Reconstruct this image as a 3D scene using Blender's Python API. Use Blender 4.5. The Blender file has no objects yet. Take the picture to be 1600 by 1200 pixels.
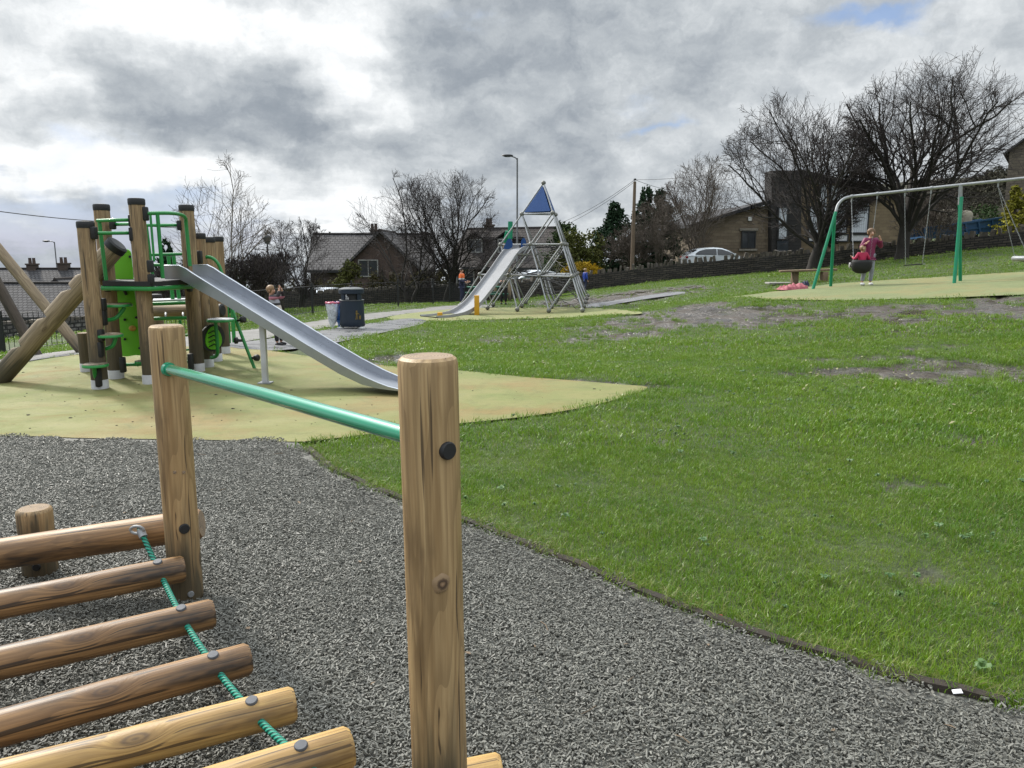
import bpy, bmesh, math, random
import numpy as np
from mathutils import Vector, Matrix, Euler, noise as mnoise
from mathutils.geometry import delaunay_2d_cdt
R = math.radians
random.seed(7)
scene = bpy.context.scene
COL = scene.collection

# ---------------------------------------------------------------- camera
EYE = 1.45
PITCH = R(9.7)
FPX = 1200.0                                    # focal length in photograph pixels (1600 wide)
cam_d = bpy.data.cameras.new("camera"); cam = bpy.data.objects.new("camera", cam_d); COL.objects.link(cam)
cam_d.sensor_width = 36.0; cam_d.lens = 36.0*FPX/1600.0
cam_d.clip_start = 0.05; cam_d.clip_end = 3000
cam.location = (0, 0, EYE); cam.rotation_euler = (math.pi/2 - PITCH, 0, 0)
scene.camera = cam

def ray(px, py):
    xc = (px-800)/FPX; yc = (600-py)/FPX
    return Vector((xc, math.cos(PITCH)+yc*math.sin(PITCH), -math.sin(PITCH)+yc*math.cos(PITCH)))
def P(px, py, Y):
    d = ray(px, py); return Vector((0, 0, EYE)) + d*(Y/d.y)
def PZ(px, py, z):
    d = ray(px, py); return Vector((0, 0, EYE)) + d*((z-EYE)/d.z)

# ---------------------------------------------------------------- node helper
class NT:
    def __init__(s, tree): s.t = tree; s.n = tree.nodes; s.l = tree.links
    def new(s, typ, **kw):
        n = s.n.new(typ)
        for k, v in kw.items(): setattr(n, k, v)
        return n
    def put(s, sock, v):
        if v is None: return
        if hasattr(v, 'is_output'): s.l.new(v, sock)
        else:
            if isinstance(v, (tuple, list)) and len(v) == 3 and sock.type == 'RGBA': v = (*v, 1)
            sock.default_value = v
    def m(s, op, a, b=None, c=None, clamp=False):
        n = s.new('ShaderNodeMath', operation=op); n.use_clamp = clamp
        s.put(n.inputs[0], a); s.put(n.inputs[1], b); s.put(n.inputs[2], c); return n.outputs[0]
    def v(s, op, a, b=None, scale=None):
        n = s.new('ShaderNodeVectorMath', operation=op)
        s.put(n.inputs[0], a); s.put(n.inputs[1], b)
        if scale is not None: s.put(n.inputs['Scale'], scale)
        return n.outputs['Value'] if op in ('LENGTH', 'DOT_PRODUCT', 'DISTANCE') else n.outputs[0]
    def xyz(s, a):
        n = s.new('ShaderNodeSeparateXYZ'); s.put(n.inputs[0], a); return n.outputs
    def comb(s, x, y, z):
        n = s.new('ShaderNodeCombineXYZ'); s.put(n.inputs[0], x); s.put(n.inputs[1], y); s.put(n.inputs[2], z); return n.outputs[0]
    def noise(s, vec, scale, detail=4, rough=.55, dist=0, out='Fac'):
        n = s.new('ShaderNodeTexNoise'); s.put(n.inputs['Vector'], vec); n.inputs['Scale'].default_value = scale
        n.inputs['Detail'].default_value = detail; n.inputs['Roughness'].default_value = rough; n.inputs['Distortion'].default_value = dist
        return n.outputs[out]
    def vor(s, vec, scale, feature='F1', out='Distance', rand=1):
        n = s.new('ShaderNodeTexVoronoi', feature=feature); s.put(n.inputs['Vector'], vec); n.inputs['Scale'].default_value = scale
        n.inputs['Randomness'].default_value = rand
        return n.outputs[out]
    def mix(s, f, a, b, blend='MIX'):
        n = s.new('ShaderNodeMix', data_type='RGBA', blend_type=blend)
        s.put(n.inputs[0], f); s.put(n.inputs[6], a); s.put(n.inputs[7], b); return n.outputs[2]
    def rng(s, v, a, b, c=0., d=1., smooth=False):
        n = s.new('ShaderNodeMapRange'); n.interpolation_type = 'SMOOTHSTEP' if smooth else 'LINEAR'
        s.put(n.inputs[0], v)
        for i, x in enumerate((a, b, c, d)): s.put(n.inputs[i+1], x)
        return n.outputs[0]
    def ramp(s, f, stops):
        n = s.new('ShaderNodeValToRGB'); s.put(n.inputs[0], f)
        e = n.color_ramp.elements
        while len(e) < len(stops): e.new(.5)
        for el, (p, c) in zip(e, stops): el.position = p; el.color = (*c, 1)
        return n.outputs[0]
    def attr(s, name, out='Vector'):
        n = s.new('ShaderNodeAttribute'); n.attribute_name = name; return n.outputs[out]
    def bump(s, h, strength=.3, dist=.01):
        n = s.new('ShaderNodeBump'); n.inputs['Strength'].default_value = strength; n.inputs['Distance'].default_value = dist
        s.put(n.inputs['Height'], h); return n.outputs[0]

# ---------------------------------------------------------------- sky and sun
SUN_EL, SUN_AZ = R(40), R(-42)                  # azimuth from +Y towards +X
w = bpy.data.worlds.new("World"); scene.world = w; w.use_nodes = True
q = NT(w.node_tree); w.node_tree.nodes.clear()
sky = q.new('ShaderNodeTexSky', sky_type='NISHITA'); sky.sun_disc = False
sky.sun_elevation = SUN_EL; sky.sun_rotation = SUN_AZ
D = q.v('NORMALIZE', q.new('ShaderNodeTexCoord').outputs['Generated'])
dx, dy, dz = q.xyz(D)
az = q.m('MULTIPLY', q.m('ARCTAN2', dx, dy), 1200.0)     # degrees of sky in handy units
el = q.m('MULTIPLY', q.m('ARCSINE', dz), 1200.0)
flat = q.comb(q.m('DIVIDE', dx, q.m('ADD', q.m('ABSOLUTE', dz), .16)), q.m('DIVIDE', dy, q.m('ADD', q.m('ABSOLUTE', dz), .16)), 0.0)
n1 = q.noise(flat, 1.1, 7, .56, .25)
n2 = q.noise(q.comb(q.m('MULTIPLY', az, .0042), q.m('MULTIPLY', el, .0095), 0.0), 1.6, 8, .6, .6)
wv = q.noise(flat, 1.5, 5, .55, 0, 'Color')
wx, wy, wz = q.xyz(wv)
wv2 = q.noise(q.comb(az, el, 0.0), .011, 5, .6, 0, 'Color')
ux, uy, uz = q.xyz(wv2)
azw = q.m('ADD', az, q.m('ADD', q.m('MULTIPLY_ADD', wx, 260., -130.), q.m('MULTIPLY_ADD', ux, 130., -65.)))
elw = q.m('ADD', el, q.m('ADD', q.m('MULTIPLY_ADD', wy, 110., -55.), q.m('MULTIPLY_ADD', uy, 80., -40.)))
def blob(px, py, sx, sy, amp):
    d = ray(px, py).normalized()
    a = math.atan2(d.x, d.y)*1200; e = math.asin(d.z)*1200
    u = q.m('MULTIPLY', q.m('SUBTRACT', azw, a), 1/sx); v = q.m('MULTIPLY', q.m('SUBTRACT', elw, e), 1/sy)
    r2 = q.m('ADD', q.m('MULTIPLY', u, u), q.m('MULTIPLY', v, v))
    return q.m('MULTIPLY', q.m('EXPONENT', q.m('MULTIPLY', r2, -1.0)), amp)
def total(lst):
    acc = None
    for b in lst:
        x = blob(*b); acc = x if acc is None else q.m('ADD', acc, x)
    return acc
LIGHT = total([(270, 20, 200, 55, .62), (560, 60, 90, 110, .50), (30, 110, 110, 50, .40), (70, 275, 170, 40, .62), (400, 265, 170, 30, .40),
               (430, 330, 130, 32, .60), (590, 190, 60, 90, .25), (600, 330, 90, 25, .28), (1010, 230, 150, 30, .10), (860, 385, 70, 22, .45),
               (190, 90, 95, 55, -.32), (290, 195, 75, 32, -.30), (440, 150, 80, 55, -.32), (520, 255, 110, 30, -.32), (690, 70, 150, 80, -.26),
               (720, 230, 130, 50, -.16), (930, 110, 160, 90, -.10), (1180, 90, 220, 90, .02), (1450, 170, 250, 110, .08), (60, 360, 190, 40, -.25), (330, 315, 90, 22, -.20)])
BLUE = total([(60, 365, 230, 48, .95), (340, 322, 110, 26, .6), (1010, 188, 55, 13, .68), (1410, 8, 85, 18, 1.0), (130, 220, 120, 18, .4), (790, 330, 90, 35, .45), (770, 15, 90, 30, .4),(1490, 45, 40, 15, .2)])
detail = q.m('ADD', q.m('MULTIPLY_ADD', n1, .45, -.225), q.m('ADD', q.m('MULTIPLY_ADD', n2, .35, -.175), q.m('MULTIPLY_ADD', uz, .5, -.25)))
n3v = q.comb(q.m('MULTIPLY', az, .0062), q.m('MULTIPLY', el, .0105), 3.0)
n3 = q.noise(q.v('ADD', n3v, q.v('SCALE', wv2, scale=.9)), 1.7, 10, .62, .15)
puff = q.vor(q.v('ADD', n3v, q.v('SCALE', q.noise(n3v, 3.0, 5, .6, 0, 'Color'), scale=.45)), 2.6, 'SMOOTH_F1')
detail = q.m('ADD', detail, q.m('ADD', q.m('MULTIPLY_ADD', n3, .8, -.4), q.m('MULTIPLY_ADD', puff, -.26, .10)))
lum = q.m('ADD', q.m('ADD', LIGHT, detail), .57)
cloud = q.ramp(lum, [(.0, (.20, .235, .28)), (.30, (.31, .345, .385)), (.52, (.45, .485, .515)), (.78, (.66, .69, .71)), (1.0, (.86, .88, .89))])
bl = q.rng(q.m('ADD', BLUE, q.m('ADD', q.m('MULTIPLY_ADD', n2, 1.5, -.75), q.m('MULTIPLY_ADD', uz, .8, -.4))), .20, 1.05, 0., .85, True)
clear = q.mix(.80, q.v('MULTIPLY', sky.outputs[0], (.14, .14, .15)), (.24, .36, .60))
vis = q.mix(bl, cloud, clear)
sd = Vector((math.sin(SUN_AZ)*math.cos(SUN_EL), math.cos(SUN_AZ)*math.cos(SUN_EL), math.sin(SUN_EL)))
cosang = q.v('DOT_PRODUCT', D, tuple(sd))
glow = q.m('POWER', q.m('MAXIMUM', cosang, 0.0), 9.0)
high = q.rng(dz, .30, .62, 0., 1., True)                  # extra sky brightness added above the view to light the ground
gain = q.m('ADD', 1.0, q.m('ADD', q.m('MULTIPLY', high, 1.5), q.m('MULTIPLY', q.m('MULTIPLY', glow, high), 4.5)))
out_col = q.v('SCALE', vis, scale=q.m('MULTIPLY', gain, 10.0))
bg = q.new('ShaderNodeBackground'); q.l.new(out_col, bg.inputs[0]); bg.inputs[1].default_value = .1
q.l.new(bg.outputs[0], q.new('ShaderNodeOutputWorld').inputs[0])
sun_d = bpy.data.lights.new("sun", 'SUN'); sun = bpy.data.objects.new("sun", sun_d); COL.objects.link(sun)
sun_d.energy = 3.4; sun_d.angle = R(7); sun_d.color = (1, .94, .84)
sun.rotation_euler = (-sd).to_track_quat('-Z', 'Y').to_euler()
scene.view_settings.view_transform = 'Standard'; scene.view_settings.look = 'None'
scene.view_settings.exposure = 0.22; scene.view_settings.gamma = 1.0

# ---------------------------------------------------------------- materials
def new_mat(name):
    m = bpy.data.materials.new(name); m.use_nodes = True
    t = NT(m.node_tree); b = m.node_tree.nodes['Principled BSDF']; return m, t, b
def plain(name, c1, c2=None, scale=8, rough=.5, metal=0, bump=0, bscale=60, coat=0, rough2=None):
    m, t, b = new_mat(name)
    pos = t.new('ShaderNodeNewGeometry').outputs['Position']
    f = t.noise(pos, scale, 5, .6)
    c2 = c2 or tuple(x*.8 for x in c1)
    t.put(b.inputs['Base Color'], t.mix(t.rng(f, .3, .7), c1, c2))
    t.put(b.inputs['Roughness'], t.rng(f, .3, .7, rough, rough if rough2 is None else rough2))
    b.inputs['Metallic'].default_value = metal; b.inputs['Coat Weight'].default_value = coat; b.inputs['Coat Roughness'].default_value = .08
    if bump: t.put(b.inputs['Normal'], t.bump(t.noise(pos, bscale, 3), bump, .004))
    return m
def wood(name, pale, dark, stain=(.05, .038, .028), stain_amt=.45, low=0.0, rough=.55, knots=True, flame=.42):
    """round timber: grain runs along gc.z"""
    m, t, b = new_mat(name)
    gc = t.attr('gc'); x, y, z = t.xyz(gc)
    kv = t.comb(t.m('MULTIPLY', x, 6.), t.m('MULTIPLY', y, 6.), t.m('MULTIPLY', z, 2.6))
    kd = t.vor(kv, 1.0, rand=1)
    kn = t.rng(kd, .0, .42, 1., 0., True)
    wob = t.m('MULTIPLY', t.m('MULTIPLY', kn, kn), .035)
    swirl = t.noise(t.comb(t.m('MULTIPLY', x, 5.), t.m('MULTIPLY', y, 5.), t.m('MULTIPLY', z, 1.6)), 1., 3, .5, 0, 'Color')
    g = t.v('ADD', gc, t.v('SCALE', t.v('SUBTRACT', swirl, (.5, .5, .5)), scale=.022))
    g = t.v('ADD', g, t.comb(wob, wob, 0.))
    gx, gy, gz = t.xyz(g)
    fine = t.noise(t.comb(t.m('MULTIPLY', gx, 95.), t.m('MULTIPLY', gy, 95.), t.m('MULTIPLY', gz, 2.2)), 1., 5, .6)
    broad = t.noise(t.comb(t.m('MULTIPLY', gx, 24.), t.m('MULTIPLY', gy, 24.), t.m('MULTIPLY', gz, .9)), 1., 4, .6)
    blot = t.noise(t.comb(t.m('MULTIPLY', x, 11.), t.m('MULTIPLY', y, 11.), t.m('MULTIPLY', z, 2.)), 1., 4, .6)
    col = t.mix(t.rng(fine, .35, .68), pale, dark)
    col = t.mix(t.m('MULTIPLY', t.rng(broad, .46, .66), .6), col, tuple(d*.72 for d in dark))
    col = t.mix(t.m('MULTIPLY', t.rng(blot, .56-.1*stain_amt, .72, 0., 1., True), stain_amt*1.3, clamp=True), col, stain)
    if knots:
        ring = t.m('MULTIPLY_ADD', t.m('SINE', t.m('MULTIPLY', kd, 95.)), .5, .5)
        core = t.rng(kd, .05, .17, 1., 0., True)
        col = t.mix(t.m('MULTIPLY', core, t.m('MULTIPLY_ADD', ring, .45, .45)), col, (.075, .045, .028))
    cont = t.noise(t.comb(t.m('MULTIPLY', gx, 9.), t.m('MULTIPLY', gy, 9.), t.m('MULTIPLY', gz, .62)), 1., 1.5, .4)
    line = t.m('FRACT', t.m('MULTIPLY', cont, 15.))
    col = t.mix(t.m('MULTIPLY', t.rng(line, .45, .95, 0., 1., True), flame), col, tuple(d*.62 for d in dark))
    crack = t.noise(t.comb(t.m('MULTIPLY', gx, 60.), t.m('MULTIPLY', gy, 60.), t.m('MULTIPLY', gz, 1.1)), 1., 2, .5)
    col = t.mix(t.rng(crack, .63, .68, 0., .85, True), col, tuple(s_*.5 for s_ in stain))
    if low:                                                    # damp algae near the ground
        pz = t.attr('hz', 'Fac')
        lo = t.rng(t.m('ADD', pz, t.m('MULTIPLY_ADD', broad, 1.1, -.55)), low*.25, low, 1., 0., True)
        col = t.mix(t.m('MULTIPLY', lo, .85), col, (.035, .033, .022))
    t.put(b.inputs['Base Color'], col)
    t.put(b.inputs['Roughness'], t.rng(blot, .4, .7, rough, rough-.12))
    t.put(b.inputs['Normal'], t.bump(t.m('ADD', fine, t.m('MULTIPLY', broad, .6)), .35, .004))
    return m
M = {}
M['pale_log'] = wood('pale_round_timber', (.50, .345, .175), (.31, .195, .088), (.10, .060, .032), .6, low=.42, flame=.5)
M['rung_log'] = wood('varnished_round_timber', (.37, .21, .085), (.18, .092, .036), (.034, .022, .015), 1.0, rough=.54, flame=.55)
M['rung_log_pale'] = wood('yellow_round_timber', (.55, .36, .125), (.37, .215, .07), (.11, .066, .034), .75, rough=.54, flame=.45)
def mk_end():
    m, t, b = new_mat('end_grain')
    gc = t.attr('gc'); x, y, z = t.xyz(gc); n_ = t.noise(gc, 30., 4, .6)
    rr = t.m('POWER', t.m('ADD', t.m('MULTIPLY', x, x), t.m('MULTIPLY', y, y)), .5)
    ring = t.m('MULTIPLY_ADD', t.m('SINE', t.m('MULTIPLY', t.m('ADD', rr, t.m('MULTIPLY', n_, .012)), 900.)), .5, .5)
    ang = t.m('ARCTAN2', y, x); rad = t.noise(t.comb(t.m('MULTIPLY', ang, 5.), t.m('MULTIPLY', rr, 6.), 0.), 1., 2)
    col = t.mix(ring, (.33, .245, .165), (.20, .14, .09)); col = t.mix(t.rng(rad, .64, .68, 0., .85, True), col, (.03, .022, .016)); col = t.mix(t.rng(n_, .5, .7, 0., .5), col, (.12, .10, .08))
    t.put(b.inputs['Base Color'], col); b.inputs['Roughness'].default_value = .85
    t.put(b.inputs['Normal'], t.bump(ring, .3, .002)); return m
M['end_grain'] = mk_end()
M['tower_log'] = wood('weathered_round_timber', (.40, .285, .16), (.235, .15, .08), (.085, .062, .042), .6, low=1.0, rough=.75)
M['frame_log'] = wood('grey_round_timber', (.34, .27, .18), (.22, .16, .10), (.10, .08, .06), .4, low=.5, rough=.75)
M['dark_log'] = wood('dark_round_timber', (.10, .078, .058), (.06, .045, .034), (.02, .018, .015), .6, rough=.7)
M['teal'] = plain('teal_green_paint', (.0, .29, .15), (.0, .27, .14), 3, .16, coat=1.0)
M['teal'].node_tree.nodes['Principled BSDF'].inputs['Coat IOR'].default_value = 1.6
M['swing_green'] = plain('swing_green_paint', (.005, .235, .115), (.0, .20, .10), 3, .35)
M['lime_paint'] = plain('green_rail_paint', (.02, .25, .055), (.015, .21, .045), 4, .35, coat=.2)
M['lime_panel'] = plain('lime_plastic', (.13, .47, .012), (.115, .43, .012), 2, .42)
M['steel'] = plain('brushed_steel', (.42, .44, .48), (.35, .37, .41), 5, .27, .85, rough2=.36)
M['slide_steel'] = plain('worn_slide_steel', (.30, .305, .32), (.25, .255, .27), 4, .7, .0)
M['galv'] = plain('galvanised_steel', (.36, .37, .38), (.27, .28, .29), 9, .5, .6, rough2=.65)
M['knot'] = plain('worn_cast_metal', (.22, .22, .20), (.13, .13, .12), 12, .55, .4)
M['black'] = plain('black_plastic', (.008, .0085, .010), (.014, .014, .016), 12, .6)
M['washer'] = plain('grey_nylon', (.10, .105, .12), (.07, .075, .085), 30, .65)
M['sleeve'] = plain('pale_sleeve', (.56, .57, .60), (.42, .42, .43), 7, .5)
M['rope'] = None
M['yellow'] = plain('ochre_yellow_paint', (.58, .30, .012), (.52, .26, .012), 6, .45)
M['blue_panel'] = plain('blue_panel', (.006, .050, .19), (.009, .060, .215), 4, .75)
M['hold'] = plain('orange_hold', (.5, .28, .06), None, 9, .6)
M['bin'] = plain('dark_blue_bin', (.006, .015, .030), (.009, .019, .036), 5, .55)
M['bin_lid'] = plain('bin_lid', (.05, .058, .065), (.075, .085, .085), 8, .5)
M['gold'] = plain('gold_print', (.20, .135, .03), None, 9, .7)
M['white'] = plain('white_paint', (.72, .73, .72), (.62, .63, .62), 3, .5)
M['concrete'] = plain('pale_concrete', (.34, .33, .30), (.22, .21, .19), 5, .85, bump=.3)
M['iron'] = plain('black_iron', (.014, .015, .017), (.02, .02, .022), 5, .5)
M['pole_wood'] = wood('pole_wood', (.20, .145, .10), (.13, .09, .06), (.06, .045, .035), .4, rough=.8, knots=False)
M['lamp_grey'] = plain('lamp_grey', (.16, .165, .17), (.12, .125, .13), 3, .5, .4)
M['bench_wood'] = plain('bench_wood', (.20, .14, .085), (.13, .09, .055), 12, .75, bump=.3)
M['sign_back'] = plain('sign_back', (.10, .13, .12), (.08, .105, .10), 3, .45)
M['glass'] = plain('window_glass', (.03, .034, .04), (.05, .055, .06), 1, .06)
M['frame_white'] = plain('white_frame', (.30, .30, .29), None, 3, .5)
M['frame_dark'] = plain('dark_frame', (.018, .019, .022), None, 3, .5)
M['blind'] = None
M['car_white'] = plain('car_white_paint', (.62, .66, .70), (.60, .64, .68), 2, .18, .2, coat=.6)
M['tyre'] = plain('tyre', (.018, .018, .018), None, 20, .8)
M['rim'] = plain('alloy_rim', (.45, .46, .48), None, 8, .3, .9)
M['tail'] = plain('tail_lamp', (.30, .01, .01), None, 8, .2)
M['headlamp'] = plain('headlamp', (.6, .62, .65), None, 8, .1)
M['trailer'] = plain('blue_trailer_paint', (.012, .065, .165), (.02, .075, .16), 2, .5)
M['bale'] = plain('bale_wrap', (.40, .37, .29), (.24, .21, .155), 3.2, .8, bump=.6, bscale=8)
M['skin'] = plain('skin', (.52, .30, .21), (.47, .26, .18), 20, .5)
M['hair_b'] = plain('brown_hair', (.12, .065, .033), (.19, .11, .055), 60, .55)
M['hair_f'] = plain('fair_hair', (.30, .19, .10), (.20, .12, .065), 60, .55)
M['hair_d'] = plain('dark_hair', (.03, .02, .015), None, 60, .5)
M['plum'] = plain('plum_jacket', (.20, .012, .075), (.15, .010, .055), 9, .6, bump=.4, bscale=18)
M['cerise'] = plain('cerise_jacket', (.46, .014, .075), (.38, .012, .06), 9, .6, bump=.4, bscale=18)
M['grey_jeans'] = plain('grey_jeans', (.30, .31, .35), (.20, .21, .25), 16, .8)
M['cobalt'] = plain('cobalt_coat', (.012, .05, .34), (.01, .04, .26), 9, .6)
M['navy'] = plain('navy_cloth', (.014, .018, .05), (.02, .024, .06), 9, .75)
M['orange'] = plain('orange_cloth', (.75, .15, .03), None, 9, .65)
M['cream'] = plain('cream_cloth', (.62, .52, .47), None, 9, .75)
M['grey_cloth'] = plain('grey_cloth', (.22, .22, .21), (.15, .15, .15), 9, .8)
M['black_cloth'] = plain('black_cloth', (.014, .014, .016), None, 9, .8)
M['shoe'] = plain('pale_shoe', (.6, .6, .6), None, 9, .6)
M['rubber'] = plain('black_rubber', (.008, .008, .009), (.013, .013, .014), 9, .75)
M['pink_heap'] = plain('pink_padded_cloth', (.36, .10, .12), (.22, .035, .05), 14, .7, bump=.6, bscale=24)
M['soil'] = plain('dark_soil', (.02, .015, .011), (.036, .027, .019), 20, .9, bump=.8, bscale=90)
M['table_green'] = plain('table_green', (.01, .12, .07), (.02, .10, .07), 6, .5)
M['leaf_litter'] = plain('pale_leaf', (.26, .25, .12), (.16, .15, .07), 30, .7)
M['paper'] = plain('white_paper', (.75, .75, .76), None, 30, .7)
M['bark_dark'] = plain('dark_bark', (.020, .017, .015), (.036, .031, .026), 8, .9, bump=.6, bscale=30)
M['twig_dark'] = plain('dark_twig', (.017, .012, .0115), (.030, .021, .019), 1.2, .85)
M['twig_brown'] = plain('brown_twig', (.085, .066, .05), (.055, .042, .033), 1.2, .85)
M['bark_pale'] = plain('pale_bark', (.19, .16, .13), (.10, .083, .066), 5, .85)
M['bark_brown'] = plain('brown_bark', (.10, .08, .06), (.06, .048, .037), 5, .9)
def leafmat(name, a, b_, rough=.6, trans=.25):
    m, t, b = new_mat(name)
    pos = t.new('ShaderNodeNewGeometry').outputs['Position']
    f = t.noise(pos, .9, 3, .6); f2 = t.noise(pos, 13., 2, .5)
    t.put(b.inputs['Base Color'], t.mix(t.rng(t.m('ADD', t.m('MULTIPLY', f, .6), t.m('MULTIPLY', f2, .4)), .32, .68), a, b_))
    b.inputs['Roughness'].default_value = .9; b.inputs['Specular IOR Level'].default_value = .12
    return m
M['leaf_dark'] = leafmat('dark_evergreen_leaf', (.018, .036, .014), (.05, .078, .026))
M['leaf_olive'] = leafmat('olive_leaf', (.045, .060, .016), (.105, .105, .03))
M['leaf_conifer'] = leafmat('conifer_leaf', (.012, .03, .018), (.033, .062, .03))
M['leaf_gold'] = leafmat('golden_leaf', (.12, .13, .018), (.30, .27, .04))
M['flower_yellow'] = leafmat('yellow_flower', (.42, .27, .012), (.22, .16, .02))
M['leaf_hedge'] = leafmat('hedge_leaf', (.055, .048, .02), (.095, .088, .035))
M['leaf_wood'] = leafmat('far_wood_leaf', (.022, .023, .016), (.052, .048, .032))

def stone(name, c1, c2, mortar, bw, bh, ms=.012, rough=.85, bumpd=.02, off=.5):
    m, t, b = new_mat(name)
    x, y, z = t.xyz(t.attr('gc'))
    n = t.new('ShaderNodeTexBrick'); n.offset = off
    u = t.m('ADD', x, y)
    wob = t.noise(t.comb(u, z, 0.), 3., 3, .6, 0, 'Color'); a, c, _ = t.xyz(wob)
    t.put(n.inputs['Vector'], t.comb(t.m('ADD', u, t.m('MULTIPLY', a, bw*.55)), t.m('ADD', z, t.m('MULTIPLY', c, bh*.6)), 0.))
    n.inputs['Scale'].default_value = 1; n.inputs['Brick Width'].default_value = bw; n.inputs['Row Height'].default_value = bh
    n.inputs['Mortar Size'].default_value = ms; n.inputs['Mortar Smooth'].default_value = .3
    t.put(n.inputs['Color1'], c1); t.put(n.inputs['Color2'], c2); t.put(n.inputs['Mortar'], mortar)
    big = t.noise(t.comb(u, z, 0.), 1.3, 5, .65)
    col = t.mix(t.rng(big, .3, .75, .0, .55), n.outputs['Color'], tuple(v*.5 for v in c2))
    t.put(b.inputs['Base Color'], col); b.inputs['Roughness'].default_value = rough
    h = t.m('SUBTRACT', t.m('MULTIPLY', t.noise(t.comb(u, z, 0.), 14., 3), .5), n.outputs['Fac'])
    t.put(b.inputs['Normal'], t.bump(h, .7, bumpd))
    return m
M['drystone'] = stone('dark_drystone', (.085, .072, .058), (.036, .032, .028), (.010, .010, .010), .34, .105, .018, .9, .06)
M['drystone_pale'] = stone('pale_drystone', (.22, .21, .195), (.08, .075, .07), (.015, .015, .015), .26, .15, .03, .9, .08)
M['coping'] = plain('coping_stone', (.115, .098, .078), (.05, .044, .038), 3, .9, bump=.5, bscale=12)
M['hall_stone'] = stone('tan_hall_stone', (.235, .185, .13), (.165, .125, .085), (.12, .10, .08), .5, .2, .012)
M['hall_ochre'] = stone('ochre_hall_stone', (.25, .19, .115), (.175, .13, .08), (.16, .12, .08), .5, .2, .012)
M['dark_cladding'] = stone('dark_cladding', (.030, .027, .026), (.022, .02, .02), (.012, .012, .012), .6, .2, .012)
M['brick_dark'] = stone('dark_brick', (.10, .07, .055), (.065, .048, .04), (.06, .055, .05), .23, .075, .008)
M['brick_red'] = stone('red_brick', (.10, .062, .048), (.07, .045, .037), (.12, .10, .09), .23, .075, .008)
M['gable_stone'] = stone('pale_gable_stone', (.29, .26, .22), (.20, .18, .15), (.15, .14, .12), .4, .15, .01)
M['end_house_stone'] = stone('grey_house_stone', (.17, .14, .11), (.11, .09, .072), (.06, .05, .045), .5, .22, .015)
def roofmat(name, c1, c2, gap, bw=.3, bh=.28, rough=.85):
    m, t, b = new_mat(name)
    x, y, z = t.xyz(t.attr('gc'))
    n = t.new('ShaderNodeTexBrick'); t.put(n.inputs['Vector'], t.comb(x, y, 0.))
    n.inputs['Scale'].default_value = 1; n.inputs['Brick Width'].default_value = bw; n.inputs['Row Height'].default_value = bh
    n.inputs['Mortar Size'].default_value = .03; n.inputs['Mortar Smooth'].default_value = .5
    t.put(n.inputs['Color1'], c1); t.put(n.inputs['Color2'], c2); t.put(n.inputs['Mortar'], gap)
    big = t.noise(t.comb(x, y, 0.), .9, 5, .65)
    t.put(b.inputs['Base Color'], t.mix(t.rng(big, .35, .75, 0., .6), n.outputs['Color'], tuple(v*.55 for v in c2)))
    b.inputs['Roughness'].default_value = rough; b.inputs['Specular IOR Level'].default_value = .25
    saw = t.m('FRACT', t.m('DIVIDE', y, bh))
    t.put(b.inputs['Normal'], t.bump(t.m('SUBTRACT', t.m('MULTIPLY', saw, -1.), n.outputs['Fac']), .8, .05))
    return m
M['slate'] = roofmat('grey_slate', (.085, .082, .085), (.055, .054, .057), (.02, .02, .022))
M['tile_dark'] = roofmat('dark_roof_tile', (.055, .046, .042), (.036, .031, .03), (.012, .012, .012), .33, .3)
M['tile_grey'] = roofmat('grey_roof_tile', (.105, .10, .10), (.065, .062, .064), (.02, .02, .022), .33, .34)
def mk_blind():
    m, t, b = new_mat('vertical_blind')
    x, y, z = t.xyz(t.attr('gc'))
    s = t.m('FRACT', t.m('MULTIPLY', x, 7.))
    t.put(b.inputs['Base Color'], t.mix(t.rng(s, .75, .95), (.50, .53, .58), (.24, .26, .30)))
    b.inputs['Roughness'].default_value = .35; return m
M['blind'] = mk_blind()
def mk_rope():
    m, t, b = new_mat('twisted_green_rope')
    x, y, z = t.xyz(t.attr('gc'))
    ang = t.m('ARCTAN2', y, x)
    s = t.m('SINE', t.m('ADD', t.m('MULTIPLY', ang, 3.), t.m('MULTIPLY', z, 330.)))
    t.put(b.inputs['Base Color'], t.mix(t.rng(s, -.9, .2), (.0, .06, .042), (.012, .28, .19)))
    b.inputs['Roughness'].default_value = .5
    t.put(b.inputs['Normal'], t.bump(s, .9, .003)); return m
M['rope'] = mk_rope()
def mk_bag(name, col, alpha):
    m, t, b = new_mat(name)
    pos = t.new('ShaderNodeNewGeometry').outputs['Position']
    f = t.noise(pos, 14., 4, .6, 1.)
    t.put(b.inputs['Base Color'], t.mix(f, col, tuple(min(1, c*1.5) for c in col)))
    t.put(b.inputs['Alpha'], t.rng(f, .35, .65, alpha-.2, alpha+.2)); b.inputs['Roughness'].default_value = .25
    t.put(b.inputs['Normal'], t.bump(f, .8, .03)); return m
M['bag_clear'] = mk_bag('clear_bag_film', (.55, .58, .62), .6)
M['bag_blue'] = mk_bag('blue_bag_film', (.06, .17, .45), .75)
M['bag_pink'] = plain('pink_bag_top', (.6, .12, .2), None, 20, .4)

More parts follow.
